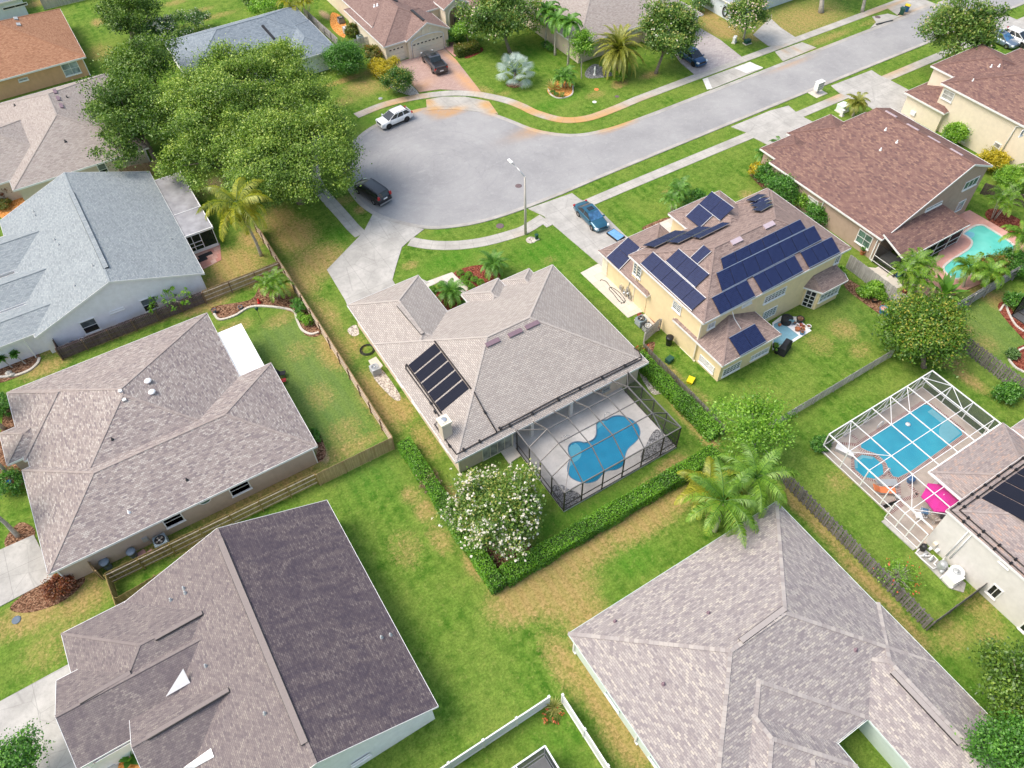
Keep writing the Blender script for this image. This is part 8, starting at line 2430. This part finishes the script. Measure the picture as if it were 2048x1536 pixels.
def ac(name, label, px, size, mat, top='dark_metal', z=.07, rz=0.0):
    b = P(*px, z); r = thing(name, label, 'air conditioner', (b[0], b[1], z))
    w_, h = size
    g = G(); g.obox((b[0], b[1], z), (w_, w_, h), rz); g.build('cabinet', mat, r)
    g = G()
    for i in range(9):
        zz = z + .08 + i * (h - .16) / 8
        for a in range(4):
            t = rz + a * math.pi / 2; g.obox((b[0] + math.cos(t) * w_ / 2, b[1] + math.sin(t) * w_ / 2, zz), (.03, w_ * .86, .025), t)
    g.build('louvre', 'ac_light' if mat != 'ac_light' else 'grey_metal', r)
    g = G(); g.lathe((b[0], b[1], z + h), [(w_ * .42, .002), (w_ * .42, .04), (w_ * .36, .04), (w_ * .36, .01), (0, .012)], 20); g.build('fan_shroud', top, r)
    g = G()
    for a in range(4):
        t = a * math.pi / 2 + .4; g.hexa([(b[0] + math.cos(t + d_) * rr, b[1] + math.sin(t + d_) * rr, z + h + zz) for zz in (.016, .03) for d_, rr in ((-.25, .06), (-.3, w_ * .33), (.3, w_ * .33), (.25, .06))])
    g.lathe((b[0], b[1], z + h + .012), [(.09, 0), (.09, .05), (0, .06)], 10); g.build('fan', 'steel', r)
    return r
ac('air_conditioner', 'light grey air conditioner on the pebbles beside the taupe roof', (752, 744), (.85, .75), 'ac_light', 'grey_metal')
ac('air_conditioner', 'blue grey round topped air conditioner by the yellow wall', (1281, 648), (.85, .8), 'ac_blue_grey')
ac('air_conditioner', 'black air conditioner by the grey gate of the yellow house', (1295, 661), (.82, .7), 'black_plastic', 'ac_light')
ac('air_conditioner', 'large blue grey air conditioner between the tan wall and yellow fence', (327, 1090), (.98, .85), 'ac_blue_grey', 'black_plastic')
ac('air_conditioner', 'dark green air conditioner behind the cream garage picket panel', (722, 82), (.9, .8), 'ac_blue_grey', 'green_plastic')
ac('air_conditioner', 'dark air conditioner beside the pale pumps of the cream house', (683, 45), (.9, .8), 'dark_metal', 'black_plastic')
ac('air_conditioner', 'pale utility cabinet with round top by the cream wall', (694, 66), (.9, .9), 'ac_light', 'white_gel')
ac('air_conditioner', 'small blue grey air conditioner by the tall cream wall', (1893, 272), (.7, .6), 'ac_blue_grey')
# pool heater drum and pumps by house 5
ZQ = lambda a, b_: (1740 + a / 6.65, 960 + b_ / 6.65)
b = P(*ZQ(1075, 1340), .1); r = thing('pool_heater', 'white pool heat pump with round top at the pale grey wall', 'pool heater', (b[0], b[1], .1))
g = G(); g.obox((b[0], b[1], .1), (1.0, .9, .85), -.1); g.lathe((b[0] + .35, b[1] + .15, .1), [(.55, 0), (.55, .85)], 20); g.build('cabinet', 'white_gel', r)
g = G(); g.lathe((b[0] + .35, b[1] + .15, .95), [(.55, .002), (.52, .12), (.36, .12), (.34, .03), (0, .035)], 22); g.build('fan_shroud', 'white_gel', r)
g = G(); g.lathe((b[0] + .35, b[1] + .15, .99), [(.32, 0), (.1, .02), (.1, .08), (0, .09)], 14); g.build('fan', 'grey_metal', r)
b0 = P(*ZQ(660, 930), .1)
r = thing('pool_pump', 'white piped pool pump and filter tank at the pale grey wall corner', 'pool pump', (b0[0], b0[1], .1))
g = G(); g.lathe(P(*ZQ(690, 920), .1), [(.22, 0), (.25, .1), (.25, .5), (.18, .62), (0, .68)], 16); g.build('filter_tank', 'dark_metal', r)
g = G(); g.lathe(P(*ZQ(930, 1170), .1), [(.3, 0), (.33, .1), (.33, .7), (.25, .85), (0, .92)], 16); g.build('filter_tank', 'grey_metal', r)
Q = lambda a, b_, z: P(*ZQ(a, b_), z)
g = G()
for pts in ([(610, 965, .25), (650, 1010, .25), (760, 1010, .3), (830, 1010, .3)], [(650, 1010, .3), (700, 1060, .3), (840, 1180, .3), (890, 1155, .3)], [(800, 1050, .4), (840, 1000, .4), (900, 1060, .4), (850, 1110, .4), (880, 1140, .4)], [(930, 1100, .5), (1000, 1030, .5)], [(930, 1310, .3), (1040, 1220, .4), (1045, 1170, .4), (960, 1090, .4)], [(1080, 1440, .3), (1180, 1370, .3), (1140, 1330, .3)], [(620, 950, .2), (680, 900, .2), (760, 960, .2)]):
    g.tube([Q(*p) for p in pts], .045, 7)
g.build('pipe', 'white_paint', r)
for a, b_, z in ((800, 1060, .1), (720, 1000, .1), (950, 1220, .1)):
    c = P(*ZQ(a, b_), z); g = G(); g.tube([c + (-.25, 0, .15), c + (.25, 0, .15)], .13, 10); g.box(c[0] - .2, c[1] - .1, z, c[0] + .2, c[1] + .1, z + .06); g.build('pump_motor', 'ac_light', r)
for (a, b_), sz in (((865, 850), .3), ((895, 935), .22), ((800, 915), .22)):
    c = PX(*ZQ(a, b_), 41.5); g = G(); g.box(41.35, c[1] - sz / 2, c[2] - sz / 2, 41.62, c[1] + sz / 2, c[2] + sz / 2); g.build('control_box', 'cream_paint' if sz > .25 else 'white_gel', r)
# umbrella and furniture inside the white cage
b = P(1865, 1018, .15)
u = thing('patio_umbrella', 'bright magenta patio umbrella inside the white cage', 'umbrella', (b[0], b[1], .15))
g = G(); rr = 1.5; zb_, zt_ = 1.85, 2.35
for k in range(6):
    a0, a1 = k * math.pi / 3 + .35, (k + 1) * math.pi / 3 + .35
    p0 = np.array([b[0] + rr * math.cos(a0), b[1] + rr * math.sin(a0), zb_]); p1 = np.array([b[0] + rr * math.cos(a1), b[1] + rr * math.sin(a1), zb_]); ap_ = np.array([b[0], b[1], zt_])
    m_ = (p0 + p1) / 2 * .97 + np.array([b[0], b[1], zb_]) * .03 + (0, 0, .05)
    for q in ([ap_, p0, m_], [ap_, m_, p1]):
        g.face(q)
    g.face([p0, m_, m_ - (0, 0, .16), p0 - (0, 0, .14)]); g.face([m_, p1, p1 - (0, 0, .14), m_ - (0, 0, .16)])
g.build('canopy', 'magenta_fabric', u)
g = G(); g.tube([(b[0], b[1], .15), (b[0], b[1], 2.42)], .028, 8); g.build('pole', 'white_paint', u)
for k in range(6):
    a0 = k * math.pi / 3 + .35; g = G(); g.tube([(b[0], b[1], zt_ - .05), (b[0] + rr * math.cos(a0), b[1] + rr * math.sin(a0), zb_ - .03)], .014, 4); g.build('rib', 'steel', u)
t = thing('patio_table', 'round glass table under the magenta umbrella', 'table', (b[0], b[1], .15))
g = G(); g.lathe((b[0], b[1], .83), [(.65, 0), (.65, .03), (0, .03)], 20); g.build('tabletop', 'window_sky', t)
for k in range(4):
    a0 = k * math.pi / 2; g = G(); g.tube([(b[0] + .5 * math.cos(a0), b[1] + .5 * math.sin(a0), .15), (b[0] + .5 * math.cos(a0), b[1] + .5 * math.sin(a0), .83)], .022, 5); g.build('leg', 'white_paint', t)
for (a, b_), rz, m_, lab in (((700, 450), 2.2, 'blue_fabric', 'navy cushioned patio chair left of the magenta umbrella'), ((810, 520), 1.6, 'sand_stucco', 'beige patio chair in front of the magenta umbrella'), ((850, 545), 1.2, 'sand_stucco', 'beige patio chair nearest the pale wall'), ((620, 500), 2.6, 'white_gel', 'white patio chair by the cage screen')):
    chair(lab, ZQ(a, b_), m_, 'white_paint', rz, .16)
g = G(); c = P(*ZQ(985, 500), .15); g.lathe(c, [(.3, 0), (.32, .9), (.2, 1.0), (0, 1.02)], 14); one(g, 'smoker_grill', 'dark_metal', 'grey drum smoker against the pale wall inside the cage', 'grill', c)
def lounger(label, px, rz, mat, frame, z=.16):
    b = P(*px, z); r = thing('sun_lounger', label, 'lounger', (b[0], b[1], z)); ca, sa = math.cos(rz), math.sin(rz)
    Rz = lambda x, y, zz: (b[0] + x * ca - y * sa, b[1] + x * sa + y * ca, z + zz)
    g = G(); g.hexa([Rz(-.9, -.3, .3), Rz(.35, -.3, .3), Rz(.35, .3, .3), Rz(-.9, .3, .3), Rz(-.9, -.3, .36), Rz(.35, -.3, .36), Rz(.35, .3, .36), Rz(-.9, .3, .36)]); g.build('bed', mat, r)
    g = G(); g.hexa([Rz(.35, -.3, .3), Rz(.95, -.3, .65), Rz(.95, .3, .65), Rz(.35, .3, .3), Rz(.32, -.3, .36), Rz(.92, -.3, .71), Rz(.92, .3, .71), Rz(.32, .3, .36)]); g.build('backrest', mat, r)
    g = G()
    for y in (-.32, .32): g.tube([Rz(-.95, y, .3), Rz(.95, y, .3)], .025, 5)
    g.build('frame', frame, r)
    for x in (-.8, .7):
        for y in (-.32, .32):
            g = G(); g.tube([Rz(x, y, 0), Rz(x, y, .3)], .022, 5); g.build('leg', frame, r)
    return r
ZR_ = lambda a, b_: (1640 + a / 5.02, 730 + b_ / 5.02)
lounger('sun lounger with an orange towel near the hot tub', ZR_(630, 1275), 2.5, 'orange_fabric', 'grey_metal')
lounger('pale blue sun lounger beside the hot tub steps', ZR_(650, 1200), 2.6, 'ac_light', 'white_paint')
b = P(*ZR_(225, 860), .15); r = thing('storage_bench', 'long pale slide board bench at the left side of the white cage', 'bench', (b[0], b[1], .15))
g = G(); q = [P(*ZR_(*p), .15) for p in ((140, 860), (170, 790), (330, 920), (310, 945))]
g.hexa([(p[0], p[1], .16) for p in q] + [(p[0], p[1], .5) for p in q]); g.build('box', 'ac_light', r)
g = G(); g.hexa([(p[0], p[1], .5) for p in q] + [(p[0], p[1], .55) for p in q]); g.build('lid', 'white_gel', r)
tub('pool_float', 'navy blue round cooler by the brick band', ZR_(897, 1170), .3, .5, 'blue_plastic', 'cooler', z=.15, lid='blue_plastic')
tub('bucket', 'small grey bucket on the brick band', ZR_(770, 1340), .2, .35, 'ac_light', 'bucket', z=.15)
for (a, b_), lab in (((590, 625), 'white curved handrail at the far pool edge'), ((655, 1095), 'white looped handrail between spa and pool')):
    c = P(*ZR_(a, b_), .15); g = G(); g.tube([c + (-.3, 0, 0), c + (-.3, 0, .6), c + (0, 0, .85), c + (.3, 0, .6), c + (.35, 0, 0)], .04, 7); one(g, 'handrail', 'white_gel', lab, 'handrail', c)
c = P(*ZR_(882, 597), .1); g = G(); g.lathe(c, [(.2, 0), (.22, .06), (.1, .12), (0, .13)], 14); one(g, 'pool_floater', 'white_gel', 'white floating chlorinator on the turquoise water', 'pool floater', c)
# boxes near the brown house
b = P(1748, 545); r = thing('storage_box', 'flat pale storage box on the patio slabs', 'storage box', (b[0], b[1], .05))
A_ = -.9; g = G(); g.obox((b[0] + 2.5, b[1] + .2, .05), (1.4, 1.6, .5), 0); g.build('box', 'ac_light', r); g = G(); g.obox((b[0] + 2.5, b[1] + .2, .55), (1.46, 1.66, .06), 0); g.build('lid', 'grey_metal', r)
tub('bin', 'dark blue bin beside the areca clump', (1795, 552), .4, .8, 'blue_plastic', 'bin', soil='slate_plastic')
for (px, lab) in (((1330, 727), 'green plastic lid lying behind the grey pickets'),):
    b = P(*px); r = thing('storage_box', lab, 'storage box', (b[0] + .5, b[1], 0)); g = G(); g.obox((b[0] + .5, b[1], 0), (.7, .5, .4), .2); g.build('box', 'green_plastic', r); g = G(); g.obox((b[0] + .5, b[1], .4), (.76, .56, .06), .2); g.build('lid', 'green_plastic', r)
b = P(1372, 770); r = thing('toy_slide', 'bright yellow plastic tray behind the grey pickets', 'tray', (b[0] + .6, b[1], 0)); g = G(); g.obox((b[0] + .6, b[1] + .1, .02), (.7, .5, .25), .5); g.build('tray', 'yellow_plastic', r); g = G(); g.obox((b[0] + .6, b[1] + .1, .27), (.8, .6, .05), .5); g.build('rim', 'yellow_plastic', r)
# glossy panel frame on the drive
q = [P(*p, .25) for p in T(1024, 384, [(755, 325), (815, 292), (905, 355), (848, 395)])]
r = thing('truck_bed_cover', 'flat dark frame with glossy sky blue top lying on the driveway', 'bed cover', (*(sum(q) / 4)[:2], .07))
g = G(); g.hexa([(p[0], p[1], .07) for p in q] + [(p[0], p[1], .28) for p in q]); g.build('frame', 'black_plastic', r)
ctr = sum(q) / 4; g = G(); qq = [p + (ctr - p) * .1 for p in q]; g.hexa([(p[0], p[1], .281) for p in qq] + [(p[0], p[1], .30) for p in qq])
plain('sky_gloss', C(.16, .36, .62), .12, spec=.8, var=.15); g.build('panel', 'sky_gloss', r)
# hoses
def hose(label, px, r=.02, mat='black_plastic', z=.06, name='garden_hose'):
    pts = spline([P(*p, z)[:2] for p in px], n=4); g = G(); g.tube([(p[0], p[1], z + .01 * (i % 5)) for i, p in enumerate(pts)], r, 5)
    return one(g, name, mat, label, 'hose', P(*px[0], z))
hose('black hose looped along the yellow house side path', [(1180 + a / 6.827, 370 + b / 6.827) for a, b in ((140, 1310), (160, 1295), (220, 1320), (300, 1420), (380, 1500), (430, 1560), (470, 1610), (400, 1590), (330, 1500), (260, 1420), (300, 1400), (400, 1470), (480, 1580), (420, 1620))], .03)
c = P(735, 700); g = G()
for k in range(5): g.tube([(c[0] + (.75 - k * .05) * math.cos(t), c[1] + (.75 - k * .05) * math.sin(t), .03 + k * .02) for t in np.linspace(0, 6.28, 22)], .022, 5)
one(g, 'garden_hose', 'black_plastic', 'coiled dark hose on the grass beside the taupe roof', 'hose', c)
c = PX(1448, 36, 87.45); g = G()
for k in range(4): g.tube([(87.38, c[1] + (.55 - k * .06) * math.cos(t), 1.1 + (.75 - k * .06) * math.sin(t)) for t in np.linspace(0, 6.28, 18)], .04, 5)
one(g, 'garden_hose', 'black_plastic', 'dark hose hanging on the pale blue wall', 'hose', (87.4, c[1], 1.0))
# bed edging, rocks and lawn bits
def edging(label, px, w_=.22, h=.14, mat='light_slab'):
    pts = spline([P(*p)[:2] for p in px], n=5); g = G()
    for a, b in zip(pts[:-1], pts[1:]): g.beam((*a, h / 2), (*(np.array(a) + (np.array(b) - np.array(a)) * .94), h / 2), w_, h)
    return one(g, 'bed_edging', mat, label, 'edging', P(*px[0]))
edging('scalloped stone edging round the fence corner bed', [(428, 628), (440, 640), (470, 632), (500, 615), (540, 614), (585, 622), (594, 640), (604, 660), (622, 669), (638, 665)])
edging('curved stone edging of the left edge planting bed', [(0, 755), (30, 752), (58, 742), (75, 728), (80, 716)], .25)
edging('pale brick edging of the red bed by the black cage', [(1999, 622), (2010, 608), (2016, 625), (2030, 650), (2048, 664)], .18, .12, 'coping_pale')
edging('curved brick edging of the red bed at the right edge', [(2048, 745), (2030, 735), (2018, 720), (2020, 710), (2048, 696)], .18, .12, 'coping_pale')
edging('white scalloped edging of the pebble bed by the cream garage', [(741, 120), (744, 140), (758, 155), (772, 166)], .2, .12, 'coping_pale')
edging('round stone edging of the orange palm bed', [(1096, 178), (1102, 190), (1120, 197), (1143, 190), (1146, 172)], .18, .1, 'coping_pale')
def statue(label, px, mat='white_gel', h=.9):
    b = P(*px); g = G(); g.lathe((b[0], b[1], 0), [(.2, 0), (.2, .1), (.12, .14), (.1, h * .5), (.16, h * .62), (.14, h * .75), (.07, h * .82), (.1, h * .92), (0, h)], 12)
    return one(g, 'garden_statue', mat, label, 'statue', b)
statue('white garden statue in the gravel under the date palm', (1189, 150), h=1.3)
statue('small dark figurine in the fence corner bed', (519, 606), 'red_plastic', .6)
c = P(70, 952); statue('small pale garden figure by the lilac roof driveway', (71, 955), 'coping_pale', .6)
b = P(30, 977); g = G(); g.lathe((b[0], b[1], 1.0), [(.0, 0), (.22, .02), (.22, .08), (0, .1)], 12); one(g, 'yard_sign', 'sign_blue', 'small round blue sign in the dark shrub at the left edge', 'sign', (b[0], b[1], 1.0))
b = P(522, 640); r = thing('bird_feeder', 'green bird feeder on a thin pole in the fenced lawn', 'bird feeder', (b[0], b[1], 0)); g = G(); g.tube([(b[0], b[1], 0), (b[0], b[1], 1.5)], .02, 5); g.build('pole', 'dark_metal', r); g = G(); g.lathe((b[0], b[1], 1.4), [(.1, 0), (.12, .25), (.2, .26), (0, .42)], 10); g.build('feeder', 'green_plastic', r)
chair('dark garden chair beside the lilac roof corner', (567, 752), 'black_fabric', 'dark_metal', 1.2, 0, name='garden_chair')
chair('red cushioned garden chair beside the lilac roof corner', (569, 765), 'red_plastic', 'dark_metal', 1.4, 0, name='garden_chair', sc_=.8)
utility('vent_block', 'grey louvred crawl box at the foot of the lilac white wall', (251, 655), (.9, .5, .35), 'ac_light', 0, 'vent block')
b = P(302, 1105); g = G(); g.obox((b[0], b[1], 0), (.4, .3, .2), .3); g.obox((b[0] - .7, b[1] + .3, 0), (.7, .5, .06), .2); one(g, 'paver_pile', 'blush_brick', 'red pavers stacked beside the large air conditioner', 'pavers', b)
for k, (px, lab) in enumerate((((390, 525), 'dark doormat on the red paver patio'), ((400, 514), 'dark mat by the lanai screen door'))):
    b = P(*px, .045); g = G(); g.obox((b[0] + .6, b[1], .045), (1.5, .55, .03), .05); one(g, 'doormat', 'black_fabric', lab, 'doormat', b)
# loose rocks in the left bed and fence bed
for k, (px, lab) in enumerate((((25, 752), 'grey rock in the left edge bed'), ((18, 748), 'dark rock beside the left edge bed rim'), ((135, 697), 'pale rubble heap by the dark gate'))):
    b = P(*px); rng = np.random.default_rng(k); n_ = 12
    v = rng.normal(size=(40, 3)); v /= np.linalg.norm(v, axis=1)[:, None]; v *= (.35, .25, .22); v *= rng.uniform(.8, 1.1, (40, 1))
    import bmesh
    bm = bmesh.new(); [bm.verts.new(p) for p in v]; res = bmesh.ops.convex_hull(bm, input=bm.verts); 
    me = bpy.data.meshes.new('rock'); bm.to_mesh(me); bm.free(); tag(link('rock', me, 'rock', None, (b[0], b[1], .12)), lab, 'rock')
